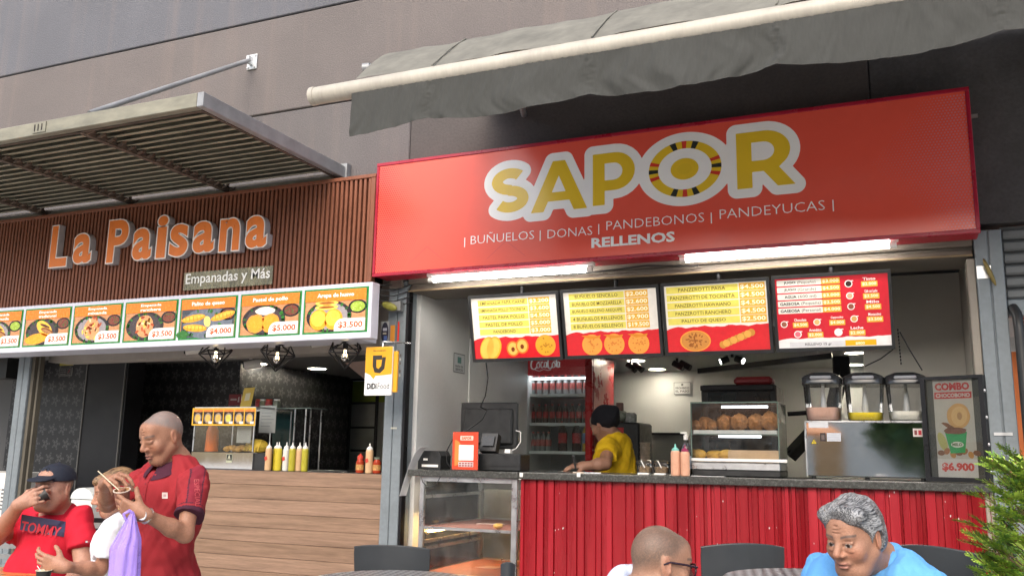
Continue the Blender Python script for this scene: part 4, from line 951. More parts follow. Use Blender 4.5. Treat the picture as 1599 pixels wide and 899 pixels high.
for k in range(17):
    a_ = k/16; pts.append([(px0-.07+.16*a_-.0, .0+y, CT+.135-.0+(-.30*(1-a_)**1.7 if a_ < 1 else 0)+.02*math.sin(a_*3)) for y in (-.055, .03)])
q = MB(); q.grid(pts, th=(0, 0, .0015)); single('curled_paper', q, mat('white_paper', (.72, .72, .72), .7), (px0, 0, CT), 'curled white paper sheet hanging over the counter end beside the receipt printer', 'paper')
qx0, qx1 = X_(706, .02, 700), X_(747, .02, 700); qz = Z_(725, 674, .02)
t = thing('payment_stand', ((qx0+qx1)/2, .02, CT), 'red and orange acrylic stand with a white square, beside the receipt printer', 'stand')
q = MB(); q.box(qx0, .022, CT, qx1, .027, qz, bev=.001); q.box(qx0, .022, CT, qx1, .075, CT+.004); q.build('acrylic_holder', m_clear, t)
w, h = qx1-qx0, qz-CT; pr = Print(.0005); pr.rect(.002, .004, w-.002, h, (.56, .06, .025), 1); pr.ell(w*.10, h*.45, w*.3, h*.34, (.68, .22, .05), 2, 24, a0=-90, a1=90); pr.rect(w*.3, h*.78, w*.8, h*.90, (.66, .50, .42), 3, r=.004)
pr.text('SAPOR', w*.36, h*.80, w*.74, h*.88, (.5, .12, .05), 4, bold=.04); pr.rect(w*.26, h*.26, w*.82, h*.66, (.78, .77, .75), 3, r=.002)
pr.rect(w*.26, h*.09, w*.82, h*.22, (.7, .6, .58), 3)
for k in range(5):
    for j in range(2): pr.rect(w*(.28+.108*k), h*(.10+.06*j), w*(.365+.108*k), h*(.145+.06*j), (.28, .10, .10), 4)
pr.build('printed_card', m_paint, t, (qx0, .0215, CT))
# cables
q = MB(); cc = [P3(760, .25, 640), P3(753, .22, 655), P3(735, .1, 668), P3(708, .05, 683), P3(697, .04, 705), P3(698, .05, 722), P3(706, .07, 731)]
q.tube(cc, .004, 6); single('power_cable', q, m_blk, cc[0], 'thin black cable looping from the menu screen down to the counter', 'cable')
q = MB(); cc = [P3(759, .06, 566), P3(762, .1, 590), P3(758, .15, 618), P3(750, .2, 635), P3(760, .25, 640)]; q.tube(cc, .004, 6); single('screen_cable', q, m_blk, cc[0], 'black cable dangling from the leftmost menu screen', 'cable')
q = MB(); cc = [P3(806, .3, 672), P3(813, .29, 674), P3(813, .27, 690), P3(806, .2, 700), P3(797, .15, 704)]; q.tube(cc, .004, 6); q.box(cc[-1][0]-.03, .13, cc[-1][2]-.012, cc[-1][0]+.008, .16, cc[-1][2]+.012); single('charger_cable', q, m_wpaint, cc[0], 'white charger cable at the right edge of the black monitor', 'cable')
q = MB(); cc = [P3(657, -.055, 742), P3(660, -.06, 752), P3(668, -.06, 760), P3(680, -.06, 758), P3(688, -.055, 743)]; q.tube(cc, .003, 6); single('loose_wire', q, m_blk, cc[0], 'thin black wire drooping below the short counter edge', 'wire')

# small food trays and napkins, sauce bottles, sanitizer
def at_ct(px, Y): return V([X_(px, Y, 735), Y, CT])
m_crumb = mat('snack_mix', (.30, .20, .11), .7, var=.5, vs=70, bump=.5, bs=120)
for i, px in enumerate((1007, 1033)):
    c_ = at_ct(px, .06); t = thing('snack_tub', c_, ['clear lidded tub of brown snacks left of the sauce bottles, the left of two', 'clear lidded tub of brown snacks next to the sauce bottles, the right of two'][i], 'tub', 'clear snack tubs on the granite counter')
    q = MB(); q.lathe([(.030, 0), (.034, .045), (.040, .052), (.034, .066), (.012, .071), (.0001, .071)], c_+V([0, 0, .012]), 20, sx=1.35); q.build('tub', m_clear, t)
    q = MB(); q.lathe([(.027, .0), (.030, .03), (.0001, .036)], c_+V([0, 0, .014]), 16, sx=1.35); q.build('contents', m_crumb, t)
    q = MB(); q.box(c_[0]-.035, c_[1]-.035, CT, c_[0]+.03, c_[1]+.03, CT+.011, bev=.003); q.build('paper_base', m_wpaint, t)
    q = MB(); q.tube([c_+V([-.01, -.045, .08]), c_+V([.012, -.048, .04])], .003, 6); q.build('spoon', m_wpaint, t)
def squeeze(px, Y, hh, r, body, cap, label, nm='sauce_bottle', grp='sauce bottles on the granite counter', base=CT, mark=None, py=735):
    c_ = V([X_(px, Y, py), Y, base]); t = thing(nm, c_, label, 'bottle', grp)
    q = MB(); q.lathe([(r*.92, 0), (r, .006), (r, hh*.72), (r*.9, hh*.77), (r*.6, hh*.80)], c_, 18); q.build('body', body, t)
    q = MB(); q.lathe([(r*.8, hh*.775), (r*.8, hh*.83), (r*.55, hh*.86), (r*.24, hh*.89), (r*.12, hh), (.0001, hh)], c_, 14); q.build('cap', cap, t)
    if mark: q = MB(); q.obox(c_+V([-.004, -r-.0004, hh*.42]), (r*.42, 0, .004), (0, .0012, 0), (-.004, 0, .012)); q.build('mark', mark, t)
def sauce(nm, col): return mat(nm, col, .35, var=.08, vs=20, sss=.0)
m_salm, m_mus, m_cream, m_tan, m_oliv = sauce('salmon_sauce', (.60, .33, .22)), sauce('mustard_sauce', (.52, .42, .03)), sauce('white_sauce', (.62, .62, .58)), sauce('tan_sauce', (.55, .36, .20)), sauce('olive_sauce', (.38, .34, .03))
m_redm = mat('red_mark', (.5, .05, .03), .5)
squeeze(1055, .03, .175, .026, m_salm, mat('teal_cap', (.2, .5, .45), .4), 'salmon sauce bottle with a pale green cap on the granite counter')
squeeze(1070, .035, .17, .026, m_salm, mat('maroon_cap', (.25, .02, .08), .4), 'salmon sauce bottle with a dark red cap on the granite counter')
c_ = at_ct(1072, .16); t = thing('sanitizer_bottle', c_, 'clear pump bottle of blue-tinted liquid behind the salmon sauce bottles', 'bottle')
q = MB(); q.lathe([(.03, 0), (.033, .01), (.033, .13), (.024, .165), (.012, .18), (.012, .20)], c_, 18); q.build('body', m_clear, t)
q = MB(); q.lathe([(.0335, .04), (.0335, .11)], c_, 18, col=(.6, .62, .66)); q.build('paper_label', mat('pale_label', (.5, .56, .66), .6, var=.3, vs=50), t)
q = MB(); q.lathe([(.014, .2), (.014, .225), (.006, .228), (.006, .245), (.0001, .245)], c_, 12); q.box(c_[0]-.03, c_[1]-.006, CT+.235, c_[0], c_[1]+.006, CT+.245); q.build('pump', m_wpaint, t)
for i, px in enumerate((908, 925)):
    c_ = at_ct(px, .02); q = MB(); q.obox(c_+V([0, 0, .004]), (.05, .006, 0), (-.01, .03, 0), (0, 0, .003)); single('note_pad', q, mat('paper_mixed%d' % i, [(.6, .5, .4), (.6, .62, .63)][i], .6, var=.3, vs=40), c_, ['flat orange-white paper by the woman in the yellow shirt', 'flat pale paper on the counter in front of the yellow shirt'][i], 'paper')
c_ = at_ct(1105, -.01); q = MB(); q.obox(c_+V([0, .02, .0012]), (.09, 0, 0), (0, .03, 0), (0, 0, .0008)); single('paper_sheet', q, MATS['white_paper'], c_, 'flat sheet of paper on the granite in front of the heated display case', 'paper')

# heated display case
hx0, hx1 = X_(1079, .10, 690), X_(1217, .10, 690); hz1 = Z_(1150, 629, .1); HY, HD = .10, .36
t = thing('heated_display_case', ((hx0+hx1)/2, .28, CT), 'two-tier heated glass display case of fritters and empanadas on the granite counter', 'display case')
zb, zm = Z_(1150, 722, .1), Z_(1150, 674, .1)
q = MB(); q.box(hx0+.005, HY, CT+.003, hx1-.002, HY+HD, CT+.035, bev=.003); q.build('base_tray', m_blk, t)
q = MB(); q.box(hx0, HY-.005, CT+.036, hx1, HY+HD, zb, bev=.004); q.build('base', m_alu, t)
q = MB(); q.box(hx0+.012, HY+.012, zm-.012, hx1-.012, HY+HD-.02, zm+.010, bev=.002); q.build('shelf', mat('white_shelf', (.6, .62, .6), .4), t)
m_edge = mat('green_edge', (.10, .14, .12), .2)
q = MB(); 
for x in (hx0, hx1-.006):
    for y in (HY, HY+HD-.01): q.box(x, y, zb+.001, x+.006, y+.006, hz1)
q.box(hx0, HY, hz1, hx1, HY+.008, hz1+.008); q.box(hx0, HY+HD-.01, hz1, hx1, HY+HD, hz1+.008); q.box(hx1-.008, HY+.008, hz1, hx1, HY+HD-.01, hz1+.008); q.box(hx0, HY+.008, hz1, hx0+.008, HY+HD-.01, hz1+.008)
q.box(hx0+.006, HY, zm-.016, hx1-.006, HY+.005, zm-.011); q.build('edge_frame', m_edge, t)
q = MB(); q.box(hx0+.006, HY+.001, zb+.001, hx1-.006, HY+.005, hz1); q.build('front_pane', m_clear, t)
q = MB(); q.box(hx1-.005, HY+.007, zb+.001, hx1-.001, HY+HD-.011, hz1); q.build('side_pane', m_clear, t)
q = MB(); q.box(hx0+.001, HY+.007, zb+.001, hx0+.005, HY+HD-.011, hz1); q.build('side_pane', m_clear, t)
q = MB(); q.box(hx0+.008, HY+.008, hz1+.001, hx1-.008, HY+HD-.010, hz1+.005); q.build('top_pane', m_clear, t)
m_clamp = mat('case_lamp_glow', (.9, .95, 1), .4, var=0, emit=2.6)
for z, f_ in ((hz1-.025, 0), (zm-.03, -.02)):
    q = MB(); q.box(hx0+.17+f_, HY+.03, z, hx1-.06+f_*2, HY+.045, z+.012); q.build('glow_strip', m_clamp, t)
q = MB(); q.box(hx0+.02, HY+.02, zb+.002, hx1-.02, HY+HD-.03, zb+.012); q.build('lower_tray', mat('kraft_liner', (.50, .34, .2), .7, var=.2), t)
q = MB(); q.obox(((hx0+hx1)/2+.10, HY+.022, zb+.035), (.14, 0, 0), (0, .003, .0), (0, .012, .034)); q.build('paper_front', MATS['kraft_liner'], t)
q = MB(); q.obox(((hx0+hx1)/2+.02, HY+.006-.012, zb-.006+.02), (.26, 0, 0), (0, .002, 0), (0, 0, .008)); q.build('price_rail', m_wpaint, t)
def frit(base, amt=.35):
    return mat(base, (.27, .115, .035), .65, var=amt, vs=28, bump=.9, bs=70, fine=.25)
m_frit = frit('fried_dough'); zt = zm+.0115; q5 = random.Random(11)
fl = ['dark fritter ball at the far left of the upper tier', 'second fritter ball from the left on the upper tier', 'darkest small fritter ball in the left cluster of the upper tier', 'round fritter ball left of the middle on the upper tier', 'fritter ball in the middle of the upper tier', 'fritter ball right of the middle on the upper tier', 'largest paler fritter ball at the right end of the upper tier']
for i, (px, r_) in enumerate(((1088, .030), (1101, .042), (1112, .032), (1131, .048), (1155, .050), (1180, .050), (1203, .056))):
    c_ = V([X_(px, HY+.11, 655), HY+.11+(i % 2)*.02, zt+r_*.93]); q = MB(); q.sphere(c_, (r_, r_, r_*.93), 26, 20, (.4, .2, .1), .12, i)
    single('fritter_ball', q, m_frit, (c_[0], c_[1], zt), fl[i], 'fritter', 'fried dough balls on the upper shelf of the display case')
m_emp = mat('empanada_crust', (.62, .36, .06), .5, var=.2, vs=25, bump=.4, bs=60)
for i, (px, rx_, dz) in enumerate(((1092, .042, .03), (1115, .055, .028), (1136, .055, .030), (1146, .05, .022))):
    c_ = V([X_(px, HY+.12, 700), HY+.12+.03*(i % 2), zb+.0125]); q = MB(); q.sphere(c_+V([0, 0, dz]), (rx_, .025, dz), 18, 12, (.5, .3, .1), .03, i)
    single('empanada', q, m_emp, c_, ['yellow empanada at the left end of the lower tier', 'second yellow empanada from the left in the lower tier', 'large yellow empanada near the middle of the lower tier', 'yellow empanada half hidden beside the paper liner'][i]+' of the display case', 'empanada', 'yellow empanadas in the lower tier of the display case')
# black oven behind the case
ox0, ox1 = X_(1094, 1.2, 620), X_(1212, 1.2, 620); oz1 = Z_(1150, 600, 1.2)
t = thing('black_oven', ((ox0+ox1)/2, 1.4, .95), 'black glass-fronted oven behind the heated display case', 'oven')
q = MB(); q.box(ox0, 1.22, .95, ox1, 1.65, oz1, bev=.01); q.build('casing', m_blk, t)
q = MB(); q.box(ox0+.05, 1.205, 1.1, ox1-.04, 1.2195, oz1-.05); q.build('door_glass', MATS['dark_glass'], t)
q = MB(); q.box(ox0, 1.19, oz1-.04, ox1-.01, 1.204, oz1-.005, bev=.004); q.build('door_rim', m_blkmetal, t)
c_ = V([(ox0+ox1)/2+.09, 1.35, oz1+.001]); q = MB(); q.box(c_[0]-.13, 1.28, oz1+.001, c_[0]+.13, 1.45, oz1+.06, bev=.02); single('red_box', q, mat('red_plastic_dark', (.16, .012, .015), .4), c_, 'dark red box lying on top of the black oven', 'box')
q = MB(); q.box(ox0-.1, 1.21, .152, ox1+.5, 1.7, .949); single('prep_table', q, mat('table_dark', (.08, .08, .08), .4), (ox0+.3, 1.45, .15), 'dark prep table carrying the black oven behind the display case', 'table')
# wall TV arm / black beam
q = MB(); a_, b_ = at(1090, 572, 3.2), at(1300, 571, 2.2); a_[2] = b_[2] = 2.14
q.obox((a_+b_)/2, (b_-a_)/2, (0, .03, 0), (0, 0, .022)); single('black_rail', q, m_blkmetal, (a_+b_)/2, 'long black rail under the ceiling above the oven', 'rail')
q = MB(); c1, c2 = at(1314, 575, 2.1), at(1250, 700, 1.9); q.box(c1[0]-.06, 2.05, c1[2]-.11, c1[0]+.06, 2.2, c1[2]+.09, bev=.01); q.tube([c1, at(1300, 640, 2.1), at(1233, 712, 2.1)], .055, 4, smooth=False); q.tube([at(1230, 646, 2.1), at(1260, 644, 2.1)], .02, 6); single('folding_bracket', q, m_blkmetal, c1, 'large black folding bracket behind the left drink bowl', 'bracket')

# juice dispenser with three bowls
jx0, jx1 = X_(1259, .10, 700), X_(1449, .10, 700); jz1 = Z_(1350, 657, .10); JY, JD = .10, .34
t = thing('juice_dispenser', ((jx0+jx1)/2, .27, CT), 'mirror-polished steel drink dispenser with three clear bowls of pink, yellow and white drink', 'dispenser')
q = MB()
q.box(jx0, JY, CT+.014, jx1, JY+JD, jz1-.004, bev=.006); q.build('body', m_ss, t)
q = MB(); q.box(jx0-.006, JY-.004, CT+.012, jx0+.004, JY+JD, jz1, bev=.003); q.box(jx0+.004, JY-.004, jz1-.006, jx1, JY+JD, jz1+.001); q.build('corner_trim', m_alu, t)
for x in (jx0+.03, (jx0+jx1)/2, jx1-.03):
    q = MB(); q.tube([(x, JY+.03, CT), (x, JY+.03, CT+.016)], .012, 10); q.build('foot', m_blk, t)
def plate(px, py, w, h, col, extra=None, nm='switch_plate'):
    c_ = at(px, py, JY-.002); pr = Print(.0008); pr.rect(-w/2, -h/2, w/2, h/2, col, 1)
    if extra: extra(pr)
    pr.build(nm, m_paint, t, c_)
plate(1285, 682, .028, .044, (.03, .02, .02), lambda p: p.rect(-.008, -.014, .008, .012, (.12, .09, .08), 2))
plate(1433, 675, .044, .042, (.6, .55, .52), lambda p: (p.rect(-.016, -.012, -.003, .012, (.18, .04, .04), 2), p.rect(.003, -.012, .018, .012, (.4, .02, .03), 2)))
def tri(p): p.poly([(-.018, -.014), (.018, -.014), (0, .016)], (.03, .03, .03), 1); p.poly([(-.014, -.0115), (.014, -.0115), (0, .012)], (.6, .45, .03), 2); p.poly([(-.002, -.008), (.002, -.008), (.001, .005), (-.001, .005)], (.03, .03, .03), 3)
c_ = at(1271, 689, JY-.002); pr = Print(.0008); tri(pr); pr.build('warning_sticker', m_paint, t, c_)
plate(1302, 682, .07, .044, (.50, .52, .56), lambda p: [p.rect(-.03, -.012+.012*k, .03, -.011+.012*k, (.3, .32, .36), 2) for k in range(3)], 'sticker')
plate(1278, 663, .10, .03, (.55, .56, .58), None, 'sticker')
m_bowl = glass_mat('bowl_plastic', (.93, .94, .94), 1.45, .04, .05)
m_lid = mat('smoked_lid', (.03, .032, .035), .12, spec=.6)
def superell(rx, ry, n=32, p=4):
    o = []
    for k in range(n):
        a_ = 2*math.pi*k/n; c_, s_ = math.cos(a_), math.sin(a_); o.append((rx*math.copysign(abs(c_)**(2/p), c_), ry*math.copysign(abs(s_)**(2/p), s_)))
    return o
def loft(q, secs, col=(.5, .5, .5), caps=(True, True)):
    n = len(secs[0]); v = [p for s_ in secs for p in s_]
    q.add(v, [(i*n+k, i*n+(k+1) % n, (i+1)*n+(k+1) % n, (i+1)*n+k) for i in range(len(secs)-1) for k in range(n)], col, True)
    if caps[0]: q.add(secs[0][::-1], [tuple(range(n))], col)
    if caps[1]: q.add(secs[-1], [tuple(range(n))], col)
for i, (px, lm, lz) in enumerate(((1285, mat('pink_drink', (.66, .42, .33), .3), 635), (1350, mat('yellow_drink', (.88, .70, .01), .3), 643), (1415, mat('milky_drink', (.85, .83, .74), .3), 641))):
    cx = X_(px, JY+.12, 620); cy = JY+.15; z0 = jz1+.002; zt_ = Z_(px, 590, JY); zl = Z_(px, lz, JY)
    def sec(z, kx, ky, inset=0): return [(cx+x, cy+y, z) for x, y in superell(kx-inset, ky-inset)]
    f = lambda z: .088+.014*(z-z0)/(zt_-z0)
    q = MB(); loft(q, [sec(z0, f(z0)-.01, .12), sec(z0+.012, f(z0), .13)]+[sec(z, f(z), .13+.01*(z-z0)/(zt_-z0)) for z in np.linspace(z0+.04, zt_, 5)], caps=(True, False)); q.build('bowl', m_bowl, t)
    q = MB(); loft(q, [sec(z0+.004, f(z0)-.012, .12, .002), sec(z0+.014, f(z0), .13, .003), sec(zl, f(zl), .13, .003)]); q.build('drink', lm, t)
    q = MB(); loft(q, [sec(zt_-.03, .106, .145), sec(zt_+.008, .107, .146), sec(zt_+.02, .095, .13), sec(zt_+.036, .06, .09)], (.05, .05, .05)); q.build('lid', m_lid, t)
    q = MB(); q.box(cx-.055, cy-.152, zt_-.004, cx+.055, cy-.1, zt_+.014, bev=.006); q.build('lid_latch', mat('grey_lid_front', (.30, .31, .34), .3), t)
    q = MB(); q.lathe([(.022, z0), (.016, zt_-.14), (.008, zt_-.03), (.0001, zt_-.03)], (cx, cy, 0), 14); q.build('mixer_cone', mat('pale_cone', (.55, .56, .56), .4), t)
# chain and cord hanging by the partition
for nm, p, lab, cat in (('metal_chain', ((1402, 515), (1405, 540), (1407, 567)), 'short chain hanging at the right end of the menu screens', 'chain'), ('black_flex', ((1405, 518), (1420, 545), (1440, 578)), 'black cord running from the rightmost screen to the right drink bowl', 'cord'), ('thin_flex', ((1395, 545), (1375, 560), (1350, 572)), 'thin cord looping under the rightmost menu screen', 'cord')):
    pts = [at(x, y, .12) for x, y in p]; q = MB()
    if 'chain' in nm:
        for k in range(11):
            a_ = pts[0]+(pts[-1]-pts[0])*k/10; q.sphere(a_, (.004, .004, .008), 8, 5)
    else: q.tube(pts, .0035, 6)
    single(nm, q, m_blkmetal, pts[0], lab, cat)

# promo poster in black frame, hinged open
PY0 = -.035
t = thing('promo_poster', (at(1497, 750, PY0)[0], PY0, CT), 'glass-fronted black framed COMBO poster priced 6.900 at the right end of the counter', 'poster')
a0, a1 = at(1447, 753, .06), at(1548, 757, -.05); b0 = at(1447, 588, .06); zb0, zt0_ = CT+.004, b0[2]-.002
ex = V([a1[0]-a0[0], a1[1]-a0[1], 0]); Wd = np.linalg.norm(ex); ex /= Wd; nn = np.cross(ex, V([0, 0, 1])); O = V([a0[0], a0[1], zb0]); Hh = zt0_-zb0
def pb(u0, v0, u1, v1, d0, d1, q): q.obox(O+ex*(u0+u1)/2+V([0, 0, (v0+v1)/2])-nn*(d0+d1)/2, ex*(u1-u0)/2, nn*(d1-d0)/2, (0, 0, (v1-v0)/2))
q = MB(); fw = .022; pb(0, 0, Wd, fw, -.004, .04, q); pb(0, Hh-fw*.7, Wd, Hh, -.004, .04, q); pb(0, fw, fw, Hh-fw*.7, -.004, .04, q); pb(Wd-fw, fw, Wd, Hh-fw*.7, -.004, .04, q); q.build('frame', m_blkmetal, t)
q = MB(); pb(fw, fw, Wd-fw, Hh-fw*.7, .02, .035, q); q.build('rear_board', mat('smoked_board', (.06, .058, .05), .3), t)
w, h = Wd-2*fw, Hh-1.7*fw; pr = Print(.0006); u0, u1 = w*.13, w*.86
pr.rect(u0, 0, u1, h, (.42, .40, .36), 1)
pr.text('COMBO', u0+.01, h*.885, u1-.012, h*.965, (.45, .05, .05), 3, bold=.05)
pr.poly([(u0+.004, h*.80), (u1-.006, h*.80), (u1-.004, h*.868), (u0+.006, h*.868)], (.45, .05, .05), 2); pr.text('CHOCOBONO', u0+.012, h*.812, u1-.012, h*.856, (.5, .46, .42), 3, bold=.05)
uc = (u0+u1)/2
pr.ell(uc+.02, h*.62, .055, h*.13, (.48, .28, .10), 3, 26, rot=-.15, wob=.01); pr.ell(uc+.024, h*.62, .038, h*.10, (.55, .36, .15), 4, 24, rot=-.15); pr.ell(uc+.026, h*.62, .012, h*.04, (.35, .2, .08), 5, 14)
pr.poly([(uc-.05, h*.46), (uc+.055, h*.46), (uc+.04, h*.25), (uc-.028, h*.24)], (.02, .28, .08), 4); pr.ell(uc, h*.47, .055, h*.035, (.16, .06, .03), 5, 20, wob=.05); pr.ell(uc-.03, h*.52, .035, h*.02, (.18, .07, .03), 5, 14, rot=-.5, wob=.1)
pr.ell(uc+.006, h*.33, .030, h*.030, (.6, .6, .55), 5, 14); pr.text('MILO', uc-.018, h*.315, uc+.03, h*.347, (.08, .12, .05), 6, bold=.05)
for k in range(7): pr.ell(u0+.02+k*.028, h*(.245+.02*math.sin(k*2.1)), .018, h*.028, [(.18, .07, .03), (.3, .12, .05), (.42, .2, .05)][k % 3], 3, 10, rot=k)
pr.ell(u0+.03, h*.36, .02, h*.10, (.38, .36, .12), 2, 14, rot=.3); pr.rect(u0, 0, u1, h*.185, (.52, .5, .48), 5); pr.text('$6.900', u0+.02, h*.055, u1-.016, h*.15, (.5, .05, .04), 6, bold=.05)
pr.build('printed_sheet', m_paint, t, O+ex*fw+V([0, 0, fw])-nn*.018, ex=ex)
q = MB(); pb(fw, fw, Wd-fw, Hh-fw*.7, .002, .005, q); q.build('glass_pane', glass_mat('poster_glass', (.95, .96, .95), 1.5, .015, .015), t)
for k in range(4):
    q = MB(); c_ = O+ex*(Wd+.004)+V([0, 0, Hh*(.1+.25*k)]); q.sphere(c_, (.006, .006, .009), 8, 6); q.build('hinge_pin', m_alu, t)

# espresso machine, cups and boxes behind the woman
ez0 = X_(962, 1.75, 700); ez1 = X_(998, 1.75, 700)
t = thing('coffee_machine', ((ez0+ez1)/2, 1.9, 1.0), 'black coffee machine with a small red and yellow sticker behind the woman in yellow', 'coffee machine')
zt_ = Z_(980, 659, 1.75); q = MB(); q.box(ez0, 1.76, 1.0, ez1, 2.15, zt_, bev=.012); q.build('casing', m_blk, t)
q = MB(); q.box(ez0+.0, 1.751, zt_-.13, ez0+.06, 1.7585, zt_-.04, (.45, .03, .03)); q.box(ez0+.0, 1.751, zt_-.16, ez0+.06, 1.7585, zt_-.132, (.6, .4, .05)); q.build('sticker', m_paint, t)
q = MB(); q.box(ez0-.1, 1.72, .152, ez1+.25, 2.2, .999); single('rear_bench', q, MATS['table_dark'], (ez0, 1.95, .15), 'dark bench under the coffee machine', 'bench')
m_kraft = mat('cup_stack', (.34, .28, .22), .6, var=.3, vs=30)
for i, (px, py, n) in enumerate(((1002, 660, 8),)):
    c_ = V([X_(px, 1.75, 700)+.01, 1.8, 1.0]); q = MB()
    for k in range(12): q.lathe([(.03, 0), (.042, .085), (.045, .085), (.045, .093)], c_+V([0, 0, k*.034]), 14)
    single('cup_stack', q, m_kraft, c_, 'tall leaning stack of paper cups right of the coffee machine', 'cups')
cz = zt_+.001
for i, (px, w_, h_, col, lab) in enumerate(((950, .12, .10, (.22, .25, .20), 'greenish bag on top of the coffee machine, left of the poster card'), (968, .05, .12, (.16, .08, .07), 'small dark red box standing on the coffee machine'), (985, .09, .08, (.30, .31, .30), 'pale jar on the right of the coffee machine top'))):
    x = min(max(X_(px, 1.85, 640), ez0+.0), ez1-.02)+0; c_ = V([x, 1.85, cz]); q = MB()
    if i == 1: q.box(x-w_/2, 1.83, cz, x+w_/2, 1.87, cz+h_*1.3, bev=.003)
    elif i == 0: q.sphere(c_+V([-.0, .0, h_*.5]), (w_*.6, .06, h_*.5), 14, 9, col, .12, 2)
    else: q.lathe([(.04, 0), (.045, .01), (.045, h_*.8), (.03, h_), (.0001, h_)], c_, 14)
    single(['plastic_bag', 'small_box', 'storage_jar'][i], q, mat('clutter%d' % i, col, .5, var=.4, vs=40), c_, lab, ['bag', 'box', 'jar'][i])
# ================================================================== LEFT SHOP INTERIOR
def wallpaper():
    """black wallpaper with grey five-petal flowers"""
    m = bpy.data.materials.new('flower_wallpaper'); m.use_nodes = True; t = m.node_tree; N = t.nodes; L = t.links; b = N['Principled BSDF']
    def M(op, a, b_=None, c=None):
        n = N.new('ShaderNodeMath'); n.operation = op
        for i, v in enumerate((a, b_, c)):
            if v is None: continue
            if isinstance(v, (int, float)): n.inputs[i].default_value = v
            else: L.new(v, n.inputs[i])
        return n.outputs[0]
    tc = N.new('ShaderNodeTexCoord'); sp = N.new('ShaderNodeSeparateXYZ'); L.new(tc.outputs['Object'], sp.inputs[0])
    h = M('ADD', sp.outputs[0], sp.outputs[1]); S = .13
    vz = M('DIVIDE', sp.outputs[2], S); row = M('FLOOR', vz); hu = M('ADD', M('DIVIDE', h, S), M('MULTIPLY', M('MODULO', row, 2.0), .5))
    fu = M('SUBTRACT', M('FRACT', hu), .5); fv = M('SUBTRACT', M('FRACT', vz), .5)
    r = M('SQRT', M('ADD', M('MULTIPLY', fu, fu), M('MULTIPLY', fv, fv))); a = M('ARCTAN2', fv, fu)
    pet = M('MULTIPLY', M('ABSOLUTE', M('COSINE', M('MULTIPLY', a, 2.5))), .43)
    inside = M('LESS_THAN', r, pet); hole = M('GREATER_THAN', r, .07); ring = M('GREATER_THAN', M('ABSOLUTE', M('SUBTRACT', r, .30)), .025)
    f = M('MULTIPLY', M('MULTIPLY', inside, hole), ring)
    mx = N.new('ShaderNodeMix'); mx.data_type = 'RGBA'; L.new(f, mx.inputs['Factor']); mx.inputs[6].default_value = (.008, .008, .010, 1); mx.inputs[7].default_value = (.062, .062, .062, 1)
    L.new(mx.outputs[2], b.inputs['Base Color']); b.inputs['Roughness'].default_value = .45; return m
m_wp = wallpaper(); m_bl = mat('black_wall', (.010, .010, .012), .5, var=.2)
lr = thing('empanada_shop_room', (-4.8, 1.5, .15), 'black floral-papered interior of the empanada shop behind the wooden counter', 'shop')
m_lceil = mat('grey_ceiling', (.16, .155, .15), .7, var=.1)
LCL = 2.15
xs_ = float(atz(383, 563, 2.15)[0])-.05; yb1 = float(atz(383, 563, 2.15)[1])
yb2 = float(atx(547, 583, xs_)[1])
wbox(lr, 'papered_wall', -13, yb1, .15, xs_, yb1+.08, LCL-.002, m_wp)
wbox(lr, 'papered_wall', xs_-.08, yb1+.081, .15, xs_, yb2, LCL-.002, m_wp)
wbox(lr, 'far_wall', xs_, yb2+.5, .15, -3.06, yb2+.58, LCL-.002, mat('far_grey', (.10, .10, .10), .6))
x0, x1 = X_(50, .9, 640), X_(136, .9, 640)
wbox(lr, 'papered_wall', x0-.3, .9, .15, x1, .96, LCL-.002, m_wp)
wbox(lr, 'black_column', x1+.001, .86, .15, X_(200, .9, 640), 1.05, LCL-.002, m_bl)
wbox(lr, 'edge_strip', x1-.008, .852, .9, x1+.004, .859, LCL-.01, mat('grey_edge', (.14, .14, .13), .5))
wbox(lr, 'edge_strip', X_(190, .859, 640), .848, .9, X_(190, .859, 640)+.01, .859, LCL-.01, MATS['grey_edge'])
wbox(lr, 'ceiling', -13, .362, LCL, -3.07, yb2+.58, 2.6, m_lceil)
wbox(lr, 'soffit', -6.36, .16, 2.035, -3.065, .36, 2.55, mat('beige_soffit', (.36, .33, .30), .6))
wbox(lr, 'room_divider', -3.07, .36, .15, -3.005, yb2+.5, LCL-.002, mat('divider_tan', (.22, .18, .16), .6))
# far end: green panel and grey lockers behind a black rack
g0, g1 = X_(548, yb2+.45, 640), X_(604, yb2+.45, 640); zg = Z_(560, 628, yb2+.45)
g1 = min(g1, -3.075)
t = thing('lime_panel', ((g0+g1)/2, yb2+.4, .15), 'lime green panel above grey boards behind the black ladder rack', 'panel')
wbox(t, 'green_board', g0, yb2+.42, zg, g1, yb2+.45, LCL-.005, mat('lime_paint', (.20, .26, .02), .5)); wbox(t, 'grey_board', g0, yb2+.42, .16, g1, yb2+.45, zg-.003, mat('grey_board_m', (.25, .25, .23), .5))
ry = yb2+.15; t = thing('ladder_rack', (X_(565, ry, 640), ry, .15), 'black ladder-like metal rack standing before the lime green panel', 'rack')
for px in (545, 587):
    q = MB(); x = X_(px, ry, 640); q.box(x-.012, ry, .155, x+.012, ry+.03, LCL-.01); q.build('upright', m_blkmetal, t)
for py in (592, 629, 667, 703):
    z = Z_(565, py, ry); q = MB(); q.box(X_(545, ry, py)+.013, ry+.005, z-.012, X_(587, ry, py)-.013, ry+.025, z+.012); q.build('rung', m_blkmetal, t)
